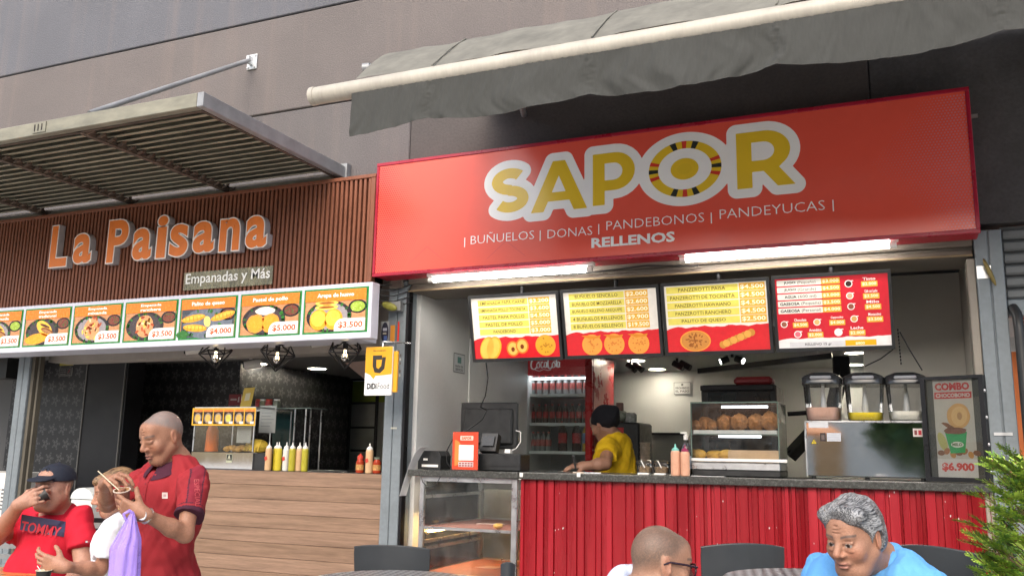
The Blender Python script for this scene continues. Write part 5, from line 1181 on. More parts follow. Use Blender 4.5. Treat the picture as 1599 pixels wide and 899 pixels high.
# pink-brown slanted hood at the right end
c = [at(541, 552, .45), at(582, 545, .45), at(582, 610, .45), at(575, 605, .45)]
q = MB(); q.extr([at(538, 566, .42), at(604, 560, .42), at(604, 612, .42), at(572, 594, .42)], (0, .25, 0), (.3, .2, .17)); single('extractor_hood', q, mat('hood_tan', (.30, .21, .18), .5), c[0], 'tan slanted hood panel behind the rightmost cage lamp', 'hood')
for p, lab in (((402, 568), 'lit oval ceiling light left of the middle cage lamp in the empanada shop'), ((495, 575.5), 'lit ceiling light low between the middle and right cage lamps'), ((514, 551.8), 'lit ceiling light just left of the rightmost cage lamp')):
    downlight(p[0], p[1], lab, LCL, .085)
# left end outside the post
t = thing('neighbour_stall', (-7.2, .6, .15), 'dim grey stall with a white printed counter left of the leftmost post', 'stall')
wbox(t, 'rear_wall', -8.3, 1.0, .15, -6.52, 1.08, 2.6, mat('dim_wall', (.09, .09, .09), .6)); wbox(t, 'black_box', X_(-20, .6, 600), .6, Z_(0, 590, .6), X_(11, .6, 570), .8, Z_(0, 552, .6), m_blk); 
wx = X_(9, .1, 780); wbox(t, 'white_counter', wx-.9, .1, .152, wx, .5, Z_(5, 738, .1), m_wpaint)
pr = Print(.001)
for i in range(6):
    for j in range(3): pr.rect(.0+j*.05, .02+i*.03, .035+j*.05, .035+i*.03, (.12, .12, .13), 1)
pr.build('dark_print', m_paint, t, (wx-.16, .099, Z_(5, 800, .1)))
# security signs on the papered wall
def cards(px, py, Y, items, lab, cat='sign'):
    c_ = at(px, py, Y); t = thing('wall_sign', c_, lab, cat); return t, c_
t, c_ = cards(104.5, 562, .893, None, 'yellow camera-surveillance sign on the black floral wall, above a black sign')
pr = Print(.001); pr.rect(-.085, -.05, .085, .05, (.36, .30, .03), 1, r=.004); pr.rect(-.055, .018, .0, .03, (.05, .04, .02), 2); pr.rect(-.07, .0, .02, .006, (.05, .04, .02), 2); pr.rect(-.07, -.018, .02, -.012, (.05, .04, .02), 2); pr.rect(-.06, -.035, .0, -.03, (.05, .04, .02), 2); pr.poly([(.03, .0), (.06, .02), (.072, .0), (.045, -.018)], (.05, .04, .02), 2); pr.rect(.05, -.03, .056, -.008, (.05, .04, .02), 2)
pr.build('printed_face', m_paint, t, c_); wbox(t, 'plate', c_[0]-.085, c_[1]+.0005, c_[2]-.05, c_[0]+.085, c_[1]+.004, c_[2]+.05, m_wpaint)
t, c_ = cards(102.5, 580, .893, None, 'small black warning sign right below the yellow camera sign')
pr = Print(.001); pr.rect(-.08, -.038, .08, .038, (.12, .12, .11), 1); pr.rect(-.074, -.03, .074, .034, (.015, .015, .015), 2)
for k, s_ in enumerate(('SONRIA', 'LO ESTAMOS', 'FILMANDO')): pr.text(s_, -.065, .014-.02*k, .01, .024-.02*k, (.2, .2, .2), 3, bold=.03)
pr.rect(.022, -.022, .066, .026, (.15, .15, .15), 3); pr.rect(.026, -.018, .062, .022, (.02, .02, .02), 4); pr.poly([(.03, -.014), (.036, -.016), (.06, .018), (.054, .02)], (.3, .05, .06), 5)
pr.build('printed_face', m_paint, t, c_); wbox(t, 'plate', c_[0]-.08, c_[1]+.0005, c_[2]-.038, c_[0]+.08, c_[1]+.004, c_[2]+.038, m_wpaint)
t, c_ = cards(367, 624, yb1-.008, None, 'small dark red sign on the wall left of the yellow card')
pr = Print(.001); pr.rect(-.07, -.05, .07, .05, (.20, .02, .03), 1); pr.rect(-.05, -.005, .02, .012, (.4, .3, .3), 2); pr.poly([(.03, -.02), (.05, -.02), (.05, .03), (.036, .02)], (.4, .3, .3), 2); pr.build('printed_face', m_paint, t, c_); wbox(t, 'plate', c_[0]-.07, c_[1]+.0005, c_[2]-.05, c_[0]+.07, c_[1]+.004, c_[2]+.05, m_wpaint)
# cameras
def camera(px, py, Y, lab):
    c_ = at(px, py, Y); t = thing('security_camera', c_, lab, 'camera', 'white security cameras')
    q = MB(); q.tube([c_+V([.0, 0, .04]), c_+V([0, 0, .09])], .012, 8); q.tube([c_+V([0, 0, .085]), c_+V([0, 0, .092])], .03, 12); q.build('mount', m_wpaint, t)
    q = MB(); q.tube([c_+V([-.035, -.03, -.01]), c_+V([.06, .05, .015])], [.032, .034], 16); q.build('housing', m_wpaint, t)
    q = MB(); q.tube([c_+V([-.037, -.032, -.011]), c_+V([-.043, -.037, -.012])], .022, 12); q.build('lens', MATS['dark_glass'], t)
camera(300, 546, .12, 'white bullet camera under the light box near the leftmost cage lamp'); camera(391, 569, .5, 'white camera on the ceiling left of the middle cage lamp'); camera(497, 534, .12, 'white camera half hidden under the light box between two cage lamps')
# cage pendants
def pendant(px, py, R_, rot, lab):
    Y = -.12; c_ = at(px, py, Y); t = thing('cage_pendant', c_, lab, 'lamp', 'black geometric cage lamps under the light box')
    rot = np.array(Matrix.Rotation(rot, 3, 'Z'))@np.array(Matrix.Rotation(.25, 3, 'X'))
    top = [V([R_*.55*math.cos(a_), R_*.55*math.sin(a_), R_*.62]) for a_ in (0, math.pi/2, math.pi, 1.5*math.pi)]; mid = [V([R_*1.0*math.cos(a_), R_*1.0*math.sin(a_), R_*.12]) for a_ in (math.pi/4, 3*math.pi/4, 5*math.pi/4, 7*math.pi/4)]; bot = V([0, 0, -R_*.8])
    q = MB(); E_ = []
    for k in range(4): E_ += [(top[k], top[(k+1) % 4]), (top[k], mid[k]), (top[k], mid[(k+3) % 4]), (mid[k], bot), (mid[k], mid[(k+1) % 4])]
    for a_, b_ in E_: q.tube([c_+rot@a_, c_+rot@b_], .0048, 6)
    q.build('cage', m_blkmetal, t)
    q = MB(); q.tube([c_+V([0, 0, R_*.2]), c_+V([0, 0, R_*.75])], .018, 10); q.tube([c_+V([0, 0, R_*.75]), V([c_[0], c_[1], SZ0-.02])], .004, 6); q.build('lamp_holder', m_blkmetal, t)
    q = MB(); q.lathe([(.012, .02), (.014, 0), (.03, -.035), (.028, -.055), (.012, -.07), (.0001, -.072)], c_+V([0, 0, R_*.2-.01]), 16); b_ = q.build('bulb', glass_mat('bulb_glass', (.95, .9, .8), 1.5, .02, .0), t)
    q = MB()
    for s_ in (-1, 1): q.tube([c_+V([s_*.005, 0, R_*.15]), c_+V([s_*.012, 0, R_*.15-.045])], .0022, 6)
    q.build('filament', mat('filament_glow', (1, .8, .5), .4, var=0, emit=14), b_)
pendant(337, 553, .125, .4, 'leftmost black cage lamp with a bulb under the light box'); pendant(433, 555, .135, .9, 'middle black cage lamp with a bulb under the light box'); pendant(539, 551, .135, .5, 'rightmost black cage lamp with a bulb, left of the hanging yellow sign')
# ---- wooden counter
m_wood = mat('wood_plank', attr=True, rough=.5, var=.28, vs=2.2, stretch=(1, 1, 22), fine=.12, bs=14, spec=.35)
WZ = 1.222
wc = thing('wooden_counter', (-4.1, .2, .15), 'counter faced with horizontal light brown wood planks in the empanada shop', 'counter')
q = MB(); k = 0; z = WZ-.003
while z > .2:
    c_ = [(.235, .152, .104), (.218, .140, .094), (.25, .162, .112), (.228, .147, .099)][k % 4]; q.box(-5.05, .05, z-.0925, -3.085, .068, z, c_, bev=.002); z -= .0945; k += 1
q.build('plank_front', m_wood, wc)
q = MB(); q.box(-5.05, .0685, .152, -3.085, .09, WZ-.002, (.02, .015, .01)); q.build('backing', MATS['seam_dark'], wc)
q = MB(); q.box(-5.05, .091, WZ-.03, -3.085, .62, WZ-.001); q.build('worktop', mat('dark_worktop', (.04, .04, .042), .3), wc)
# hot food display
WT = WZ
fx0_, fx1_ = X_(299, .14, 700), X_(395, .14, 700); gx = X_(476, .3, 650); ft = Z_(350, 705, .14); gt = Z_(350, 637, .14)
t = thing('food_warmer', ((fx0_+fx1_)/2, .3, WT), 'steel and glass food warmer topped by a yellow menu strip on the wooden counter', 'display case')
q = MB(); q.box(fx0_, .14, WT, fx1_, .58, ft, bev=.004); q.build('steel_base', m_ss, t)
q = MB(); q.box(fx1_+.001, .16, WT, fx1_+.11, .56, ft-.005); q.build('base_side', m_blk, t)
q = MB()
for x in (fx0_+.002, fx1_-.012):
    for y in (.145, .56): q.box(x, y, ft+.001, x+.008, y+.008, gt)
q.box(fx0_, .142, gt, fx1_, .15, gt+.01); q.box(fx0_, .56, gt, fx1_, .57, gt+.01); q.box(fx0_, .15, gt, fx0_+.01, .56, gt+.01); q.box(fx1_-.01, .15, gt, fx1_, .56, gt+.01); q.build('frame', m_alu, t)
q = MB(); q.box(fx0_+.012, .146, ft+.001, fx1_-.013, .15, gt-.001); q.build('front_glass', m_clear, t)
pr = Print(.0005); w = fx1_-fx0_+.02; z0_ = Z_(350, 664, .13); h = Z_(350, 636.5, .13)-z0_; pr.rect(0, 0, w, h, (.66, .38, .03), 1)
for k in range(6):
    u = w*.02+k*w*.163; pr.rect(u, h*.08, u+w*.148, h*.92, (.03, .02, .015), 2); pr.rect(u, h*.78, u+w*.148, h*.92, (.6, .2, .04), 3); pr.ell(u+w*.074, h*.42, w*.058, h*.30, (.25, .2, .17), 3, 18); pr.ell(u+w*.074, h*.42, w*.042, h*.22, (.62, .38, .10) if k != 3 else (.6, .5, .1), 4, 16)
    pr.rect(u+w*.09, h*.1, u+w*.146, h*.24, (.7, .66, .6), 5)
pr.build('menu_strip', m_menu, t, (fx0_-.01, .132, z0_)); wbox(t, 'strip_board', fx0_-.01, .133, z0_, fx0_-.01+w, .138, z0_+h, m_wpaint)
q = MB(); c_ = V([X_(331, .35, 690), .35, ft+.001]); q.lathe([(.05, 0), (.045, .15), (.03, .19), (.0001, .19)], c_, 14); single('orange_container', q, mat('orange_plastic', (.62, .13, .01), .35), c_, 'tall orange container inside the food warmer', 'container')
q = MB()
for k in range(12): q.sphere((X_(355+3*k, .3, 700), .3+.02*(k % 3), ft+.022+.008*(k % 2)), (.028, .03, .02), 10, 7, (.6, .4, .15), .1, k)
o = single('snack_pile', q, mat('golden_snack', (.55, .32, .09), .6, var=.3, vs=40, bump=.5), (X_(370, .3, 700), .3, ft), 'pile of golden snacks in the food warmer', 'snacks'); o['kind'] = 'stuff'
c_ = V([X_(402, .30, 690), .30, ft]); q = MB(); q.sphere(c_+V([0, 0, .045]), (.085, .06, .05), 18, 12, (.5, .4, .05), .06, 3)
for k in range(6): q.tube([c_+V([-.07+k*.024, -.055, .01]), c_+V([-.06+k*.024, -.03, .085])], .007, 6)
single('yellow_basket', q, mat('yellow_weave', (.55, .38, .04), .6, var=.3, vs=50, bump=.5), c_, 'round yellow woven basket right of the food warmer', 'basket')
for i, (px, py, Y, w_, h_, lab) in enumerate(((381, 678, .20, .13, .12, 'white handwritten notice taped low on the warmer glass'), (418, 654, .36, .15, .20, 'large white paper notice taped to the glass rack'))):
    c_ = at(px, py, Y); t2 = thing('paper_notice', c_, lab, 'notice'); pr = Print(.0008); pr.rect(-w_/2, -h_/2, w_/2, h_/2, (.30, .32, .31), 1); pr.rect(-w_/2+.004, -h_/2+.004, w_/2-.004, h_/2-.004, (.36, .38, .37), 2)
    for k in range(6): pr.rect(-w_*.38, h_*(.34-.12*k), w_*(.38-.1*(k % 3)), h_*(.36-.12*k), (.18, .2, .2), 3)
    pr.build('sheet', m_paint, t2, c_)
c_ = at(358, 715, .139); t2 = thing('letter_badge', c_, 'small black A badge on the steel front of the food warmer', 'sign'); pr = Print(.0008); pr.rect(-.026, -.03, .026, .03, (.4, .42, .3), 1); pr.rect(-.023, -.014, .023, .027, (.02, .02, .02), 2); pr.poly([(-.014, -.008), (-.005, -.008), (0, .006), (.005, -.008), (.014, -.008), (.003, .022), (-.003, .022)], (.4, .4, .3), 3); pr.build('printed_face', m_paint, t2, c_)
# glass rack
ky = .42; k0, k1 = X_(396, ky, 660), X_(478, ky, 660); kz = Z_(430, 638, ky)
t = thing('glass_rack', ((k0+k1)/2, ky+.1, WT), 'thin-framed glass rack with jars on top, behind the squeeze bottles', 'rack')
q = MB(); q.box(k0, ky, kz, k1+.04, ky+.2, kz+.008); q.build('glass_top', mat('green_glass', (.12, .16, .15), .08), t)
for x in (k0+.004, X_(459, ky, 660), k1-.012):
    for y in (ky, ky+.19): q = MB(); q.box(x, y, WT+.001, x+.008, y+.008, kz-.001); q.build('upright', m_alu, t)
q = MB(); q.box(X_(428, ky+.18, 660), ky+.17, WT+.12, X_(459, ky+.18, 660), ky+.175, kz-.001); q.build('dark_pane', mat('teal_pane', (.02, .05, .05), .1), t)
for i, (px, col, lab) in enumerate(((404, (.32, .03, .03), 'red-labelled jar'), (411, (.14, .15, .09), 'olive jar'), (420, (.34, .04, .04), 'red jar beside the olive jar'), (432, (.15, .17, .13), 'grey-green jar'))):
    c_ = V([X_(px, ky+.08, 630), ky+.08, kz+.0085]); t2 = thing('jar', c_, lab+' on top of the glass rack in the empanada shop', 'jar', 'jars on top of the glass rack')
    q = MB(); q.lathe([(.026, 0), (.028, .005), (.028, .05), (.022, .056)], c_, 14); q.build('body', mat('jar%d' % i, col, .4, var=.3, vs=30), t2); q = MB(); q.lathe([(.024, .0565), (.024, .068), (.0001, .068)], c_, 14); q.build('lid', m_alu if i % 2 else m_redm, t2)
c_ = V([X_(392, ky, 625), ky-.05, 0]); z_ = Z_(392, 636, ky-.05); t2 = thing('yellow_card', (c_[0], ky-.05, z_), 'leaning yellow card sign behind the menu strip', 'sign')
pr = Print(.0008); pr.poly([(-.06, 0), (.045, .01), (.07, .15), (-.03, .145)], (.45, .32, .04), 1); pr.poly([(-.02, .05), (.025, .055), (.035, .11), (-.01, .105)], (.5, .46, .3), 2); pr.build('printed_face', m_paint, t2, (c_[0], ky-.05, z_))
# squeeze bottles
wh = mat('white_cap', (.7, .7, .68), .4)
sq = [(418, m_tan, 'tan sauce squeeze bottle, leftmost in the row on the wooden counter', .045, True), (430, m_mus, 'yellow sauce squeeze bottle second in the row, partly behind another', .10, False), (433.5, m_mus, 'tall yellow squeeze bottle left of the white one', .05, False), (445.5, m_cream, 'white squeeze bottle with a red mark on the wooden counter', .07, True), (455, m_oliv, 'olive yellow squeeze bottle right of the white one', .03, False), (466, m_tan, 'tan squeeze bottle second from the right in the long row', .06, False), (475, m_oliv, 'olive squeeze bottle at the right end of the long row', .04, False)]
for px, m_, lab, dy, mk in sq: squeeze(px, .10+dy, .195, .0235, m_, wh, lab, 'squeeze_bottle', 'squeeze bottles in a row on the wooden counter', WT, m_redm if mk else None)
squeeze(576, .12, .195, .0255, m_tan, wh, 'tan squeeze bottle standing between two red sauce jars near the post', 'squeeze_bottle', None, WT, m_redm)
for i, (px, lab) in enumerate(((562, 'red sauce jar left of the lone tan squeeze bottle'), (588.5, 'red sauce jar with dark lid beside the middle post'))):
    c_ = V([X_(px, .14, 730), .14, WT]); t2 = thing('sauce_jar', c_, lab, 'jar', 'red sauce jars near the post'); q = MB(); q.lathe([(.025, 0), (.028, .006), (.028, .07), (.02, .085), (.018, .09)], c_, 16); q.build('body', mat('chili_sauce', (.32, .035, .012), .2, var=.4, vs=40), t2)
    q = MB(); q.lathe([(.0285, .02), (.0285, .055)], c_, 16); q.build('label_band', mat('sauce_label', (.45, .25, .08), .5, var=.5, vs=60), t2); q = MB(); q.lathe([(.021, .0905), (.021, .105), (.0001, .106 if i else .13)], c_, 14); q.build('lid', MATS['jar3'] if i else m_redm, t2)
c_ = V([X_(495, .2, 735), .2, WT]); q = MB(); q.obox(c_+V([.12, 0, .006]), (.16, 0, 0), (0, .05, 0), (0, 0, .005)); single('dark_tray', q, m_blk, c_, 'flat dark tray lying on the wooden counter right of the squeeze bottles', 'tray')
# white bin
c_ = at(139, 800, -.35); b0 = V([c_[0], -.35, 0.0]); zt_ = Z_(131, 760, -.35)
t = thing('waste_bin', b0, 'white plastic swing-top bin behind the man in the black cap', 'bin')
q = MB(); q.extr([(c_[0]-.09, -.42, 0.005), (c_[0]+.09, -.42, .005), (c_[0]+.10, -.42, zt_-.08), (c_[0]-.10, -.42, zt_-.08)], (0, .14, 0)); q.build('body', mat('white_plastic', (.52, .55, .54), .4), t)
q = MB(); pts = [(c_[0]+.105*math.cos(a_), -.425, zt_-.075+.075*math.sin(a_)) for a_ in np.linspace(0, math.pi, 13)]; q.extr(pts, (0, .15, 0), smooth=True); q.build('lid', mat('white_plastic_lid', (.58, .61, .60), .4), t)

# ---- stickers and hanging sign at the middle post
c_ = at(600, 579, -.26); Dx = .108
t = thing('hanging_sign', c_, 'yellow and white DiDi Food delivery sign hanging at the middle post', 'sign')
q = MB(); w_ = (X_(618, -.26, 579)-X_(570, -.26, 579)); x0 = X_(570.5, -.26, 579); z0_, z1_ = Z_(594, 617, -.26), Z_(594, 541, -.26)
a0 = at(570, 612, -.30); a1 = at(611, 617, -.26)
w_ = a1[0]-x0; h_ = z1_-z0_
q.box(x0, -.262, z0_, x0+w_, -.25, z1_, (.7, .7, .7), bev=.003); q.build('plate', m_wpaint, t)
pr = Print(.0007); pr.rect(.001, .001, w_-.001, h_-.001, (.70, .72, .72), 1, r=.008); pts = [(w_*.0, h_*.47), (w_*.2, h_*.42), (w_*.28, h_*.36), (w_*.33, h_*.33), (w_*.40, h_*.40), (w_*.7, h_*.41), (w_, h_*.43), (w_, h_), (0, h_)]
pr.poly([(min(max(a_, .001), w_-.001), min(b_, h_-.001)) for a_, b_ in pts], (.66, .33, .012), 2)
pr.poly([(w_*.28, h_*.82), (w_*.28, h_*.60), (w_*.36, h_*.47), (w_*.56, h_*.45), (w_*.72, h_*.54), (w_*.76, h_*.78), (w_*.63, h_*.78), (w_*.60, h_*.60), (w_*.50, h_*.54), (w_*.42, h_*.57), (w_*.41, h_*.73), (w_*.62, h_*.73), (w_*.62, h_*.82)], (.03, .025, .02), 3)
pr.text('DiDi', w_*.10, h_*.13, w_*.46, h_*.25, (.03, .03, .03), 3, bold=.04); pr.text('Food', w_*.50, h_*.13, w_*.92, h_*.25, (.03, .03, .03), 3, bold=-.005)
pr.text('PIDE A DOMICILIO', w_*.28, h_*.90, w_*.75, h_*.93, (.1, .06, .02), 3, bold=.03)
pr.build('printed_face', m_paint, t, (x0, -.263, z0_))
q = MB(); q.box(x0+w_-.001, -.249, z0_+.02, x0+w_+.028, -.235, z1_-.03, (.68, .34, .02)); q.build('second_plate', m_paint, t)
q = MB(); q.tube([(x0+w_*.6, -.255, z1_), (x0+w_*.6, -.255, z1_+.03), (x0+w_*.6, -.06, z1_+.05), (x0+w_*.6+.05, .0, z1_+.05)], .006, 6); q.build('bracket', m_alu, t)
def sticker(px, py, w, h, draw, lab, nm='sticker', Y=-.003, grp=None):
    c_ = at(px, py, Y); pr = Print(.0006); draw(pr, w, h); o = pr.build(nm, m_paint, None, c_); tag(o, lab, 'sticker', grp)
def d1(p, w, h): p.rect(-w/2, -h/2, w/2, h/2, (.35, .36, .36), 1); p.ell(0, 0, w*.44, h*.47, (.03, .03, .05), 2); p.rect(-w*.25, h*.1, w*.25, h*.22, (.5, .5, .55), 3); p.rect(-w*.25, h*-.05, w*.2, h*.03, (.45, .4, .3), 3); p.rect(-w*.1, -h*.32, w*.3, -h*.12, (.1, .16, .4), 3)
sticker(601, 520, .062, .155, d1, 'dark oval sticker on white paper on the middle post')
sticker(622, 519, .012, .145, lambda p, w, h: p.rect(-w/2, -h/2, w/2, h/2, (.62, .03, .02), 1), 'narrow red strip sticker on the middle post')
sticker(613, 520, .034, .105, lambda p, w, h: p.rect(-w/2, -h/2, w/2, h/2, (.6, .25, .03), 1), 'plain orange sticker between the oval and the red strip')
def d2(p, w, h):
    for k in range(7):
        for j in range(3): 
            if (k*3+j) % 4: p.rect(-w/2+j*w/3, -h/2+k*h/7, -w/2+j*w/3+w*.28, -h/2+k*h/7+h*.09, (.12, .10, .09) if (k+j) % 2 else (.5, .48, .45), 1)
sticker(622, 566, .045, .18, d2, 'torn remains of a poster on the middle post beside the hanging sign')
sticker(615, 668, .045, .012, lambda p, w, h: p.rect(-w/2, -h/2, w/2, h/2, (.42, .42, .36), 1), 'small beige label stuck low on the middle post')
c_ = at(608, 478, -.06); t = thing('oval_plate', c_, 'yellow and black oval plate fixed to the top of the middle post', 'plate'); q = MB(); q.sphere(c_, (.062, .012, .026), 20, 8, rot=np.array(Matrix.Rotation(.35, 3, 'Y'))); q.build('plate', mat('olive_plate', (.20, .20, .03), .5, var=.3, vs=30), t)
q = MB(); q.box(c_[0]-.01, -.048, c_[2]-.03, c_[0]+.075, -.0, c_[2]+.03); q.build('bracket', m_galv, t)
# clutter wires above post
q = MB()
for k in range(5): a_ = at(590, 445+k*8, -.05); b_ = at(640, 436+k*9, -.0); q.tube([a_, (a_+b_)/2+V([0, 0, -.02]), b_], .004, 6)
t = thing('post_wiring', at(612, 455, -.03), 'tangle of dark wires at the top of the middle post below the red sign', 'wires'); q.build('wires', m_blk, t); wbox(t, 'junction_box', -3.04, -.03, 2.42, -2.95, -.001, 2.5, m_lint)
# ================================================================== PEOPLE: bodies grown from joined rounded volumes as one surface
class Field:
    def __init__(s): s.ops = []; s.post = None
    def cap(s, a, b, ra, rb=None, k=.02, sub=False, clip=None):
        s.ops.append(('c', V(a, dtype=np.float32) if False else np.array(a, dtype=float), np.array(b, dtype=float), ra, rb if rb is not None else ra, k, sub, clip)); return s
    def ell(s, c, r, R=None, k=.02, sub=False, clip=None):
        s.ops.append(('e', np.array(c, dtype=float), np.array(r, dtype=float), np.eye(3) if R is None else np.array(R, dtype=float), None, k, sub, clip)); return s
    def bounds(s):
        lo, hi = np.full(3, 1e9), np.full(3, -1e9)
        for o in s.ops:
            if o[6]: continue
            if o[0] == 'c': m = max(o[3], o[4]); l, h = np.minimum(o[1], o[2])-m, np.maximum(o[1], o[2])+m
            else: ext = np.abs(o[3])@o[2]; l, h = o[1]-ext, o[1]+ext
            lo, hi = np.minimum(lo, l), np.maximum(hi, h)
        return lo-.03, hi+.03
    def eval(s, ax):
        D = np.full(tuple(len(a) for a in ax), .5, dtype=np.float32)
        for o in s.ops:
            k = o[5]; m = k+.025
            if o[0] == 'c': r = max(o[3], o[4]); lo, hi = np.minimum(o[1], o[2])-r-m, np.maximum(o[1], o[2])+r+m
            else: ext = np.abs(o[3])@o[2]; lo, hi = o[1]-ext-m, o[1]+ext+m
            sl = []; 
            for d in range(3): sl.append(slice(max(0, np.searchsorted(ax[d], lo[d])), np.searchsorted(ax[d], hi[d])))
            if any(q.stop <= q.start for q in sl): continue
            X = ax[0][sl[0]][:, None, None].astype(np.float32); Y = ax[1][sl[1]][None, :, None].astype(np.float32); Z = ax[2][sl[2]][None, None, :].astype(np.float32)
            if o[0] == 'c':
                a, b = o[1], o[2]; ab = b-a; L2 = float(ab@ab)+1e-12
                t = np.clip(((X-a[0])*ab[0]+(Y-a[1])*ab[1]+(Z-a[2])*ab[2])/L2, 0, 1)
                d = np.sqrt((X-a[0]-ab[0]*t)**2+(Y-a[1]-ab[1]*t)**2+(Z-a[2]-ab[2]*t)**2)-(o[3]+(o[4]-o[3])*t)
            else:
                c, r, R = o[1], o[2], o[3]; px, py, pz = X-c[0], Y-c[1], Z-c[2]
                l = [px*R[0, i]+py*R[1, i]+pz*R[2, i] for i in range(3)]
                k0 = np.sqrt(sum((l[i]/r[i])**2 for i in range(3))); k1 = np.sqrt(sum((l[i]/(r[i]*r[i]))**2 for i in range(3)))+1e-9; d = k0*(k0-1)/k1
            if o[7] is not None:
                for p, n in (o[7] if isinstance(o[7], list) else [o[7]]): d = np.maximum(d, (X-p[0])*n[0]+(Y-p[1])*n[1]+(Z-p[2])*n[2])
            s_ = tuple(sl); E = D[s_]
            if o[6]: h = np.maximum(k-np.abs(E+d), 0)/max(k, 1e-6); D[s_] = np.maximum(E, -d)+h*h*k*.25
            else: h = np.maximum(k-np.abs(E-d), 0)/max(k, 1e-6); D[s_] = np.minimum(E, d)-h*h*k*.25
        if s.post is not None:
            near = np.abs(D) < .05; I = np.nonzero(near)
            D[I] += s.post(ax[0][I[0]], ax[1][I[1]], ax[2][I[2]], D[I]).astype(np.float32)
        return D
def axes_for(lo, hi, coarse, fines):
    out = []
    for d in range(3):
        p = lo[d]; a = [p]
        while p < hi[d]:
            st = coarse
            for (l, h, f) in fines:
                if l[d]-.004 <= p <= h[d]: st = min(st, f)
            p += st; a.append(p)
        out.append(np.array(a))
    return out
def surface(D, ax):
    ins = D < 0; nx, ny, nz = D.shape
    c = ins[:-1, :-1, :-1].astype(np.int8)
    cnt = np.zeros((nx-1, ny-1, nz-1), dtype=np.int8)
    for i in (0, 1):
        for j in (0, 1):
            for k in (0, 1): cnt += ins[i:nx-1+i, j:ny-1+j, k:nz-1+k]
    act = (cnt > 0) & (cnt < 8); I = np.stack(np.nonzero(act), 1); idx = np.full(act.shape, -1, dtype=np.int64); idx[act] = np.arange(len(I))
    P = np.zeros((len(I), 3)); n = np.zeros(len(I))
    def corner(o): J = I+np.array(o); return D[J[:, 0], J[:, 1], J[:, 2]].astype(float), np.stack([ax[0][J[:, 0]], ax[1][J[:, 1]], ax[2][J[:, 2]]], 1)
    cs = {(i, j, k): corner((i, j, k)) for i in (0, 1) for j in (0, 1) for k in (0, 1)}
    for a in cs:
        for d in range(3):
            if a[d] == 0:
                b = list(a); b[d] = 1; b = tuple(b); da, pa = cs[a]; db, pb_ = cs[b]; m = (da < 0) != (db < 0); t = np.where(m, da/(da-db+1e-12), 0)
                P += np.where(m[:, None], pa+(pb_-pa)*t[:, None], 0); n += m
    P /= n[:, None]; F = []
    for d in range(3):
        a = [slice(1, -1)]*3; e1 = list(a); e2 = list(a); 
        s0 = [slice(1, s_-1) for s_ in D.shape]; s1 = list(s0); s0[d] = slice(0, D.shape[d]-1); s1[d] = slice(1, D.shape[d])
        A, B = ins[tuple(s0)], ins[tuple(s1)]; K = np.stack(np.nonzero(A != B), 1)
        off = [1, 1, 1]; off[d] = 0; K = K+np.array(off); u, v = [q for q in range(3) if q != d]
        def cell(du, dv): J = K.copy(); J[:, u] -= du; J[:, v] -= dv; return idx[J[:, 0], J[:, 1], J[:, 2]]
        q = np.stack([cell(1, 1), cell(0, 1), cell(0, 0), cell(1, 0)], 1)
        flip = A[tuple((K-np.array(off)).T)]
        if d == 1: flip = ~flip
        q[~flip] = q[~flip][:, ::-1]; F.append(q)
    return P, np.concatenate(F)
def grow(name, fld, m, parent, coarse, fines, colf=None, label=None, relax=1):
    lo, hi = fld.bounds(); ax = axes_for(lo, hi, coarse, fines); D = fld.eval(ax); P, F = surface(D, ax)
    org = WORLD[parent.name]; me = bpy.data.meshes.new(name)
    me.vertices.add(len(P)); me.vertices.foreach_set('co', (P-org).ravel())
    me.loops.add(len(F)*4); me.loops.foreach_set('vertex_index', F.ravel().astype(np.int32))
    me.polygons.add(len(F)); me.polygons.foreach_set('loop_start', np.arange(len(F), dtype=np.int32)*4); me.polygons.foreach_set('loop_total', np.full(len(F), 4, dtype=np.int32))
    me.update(calc_edges=True); me.validate(); me.polygons.foreach_set('use_smooth', np.ones(len(me.polygons), dtype=bool))
    if colf is not None:
        C_ = np.ones((len(P), 4), dtype=np.float32); C_[:, :3] = colf(P); a = me.color_attributes.new('Col', 'FLOAT_COLOR', 'POINT'); a.data.foreach_set('color', C_.ravel())
    me.materials.append(m); me.update(); o = bpy.data.objects.new(name, me); COL.objects.link(o); o.parent = parent; WORLD[o.name] = org
    if label: o['label'] = label
    o_mesh[o.name] = (P, F); return o
o_mesh = {}
def unit(v): v = np.array(v, dtype=float); return v/(np.linalg.norm(v)+1e-12)
def frame_from(fwd, up=(0, 0, 1)):
    """columns: right, forward(face), up"""
    f = unit(fwd); u = np.array(up, dtype=float); u = unit(u-f*(u@f)); r = np.cross(f, u); return np.stack([r, f, u], 1)
def camdir(x, y, z): return unit(cR*x+cU*y+cf*z)      # x right in view, y up, z away
def world_dir(az, el=0, tilt=0):
    """direction from view-relative azimuth (0 = away from the viewer, 90 = right, 180 = towards, -90 = left)"""
    h = unit([cf[0], cf[1], 0]); r = np.array([h[1], -h[0], 0]); a = math.radians(az); return unit((h*math.cos(a)+r*math.sin(a))*math.cos(math.radians(el))+np.array([0, 0, math.sin(math.radians(el))]))
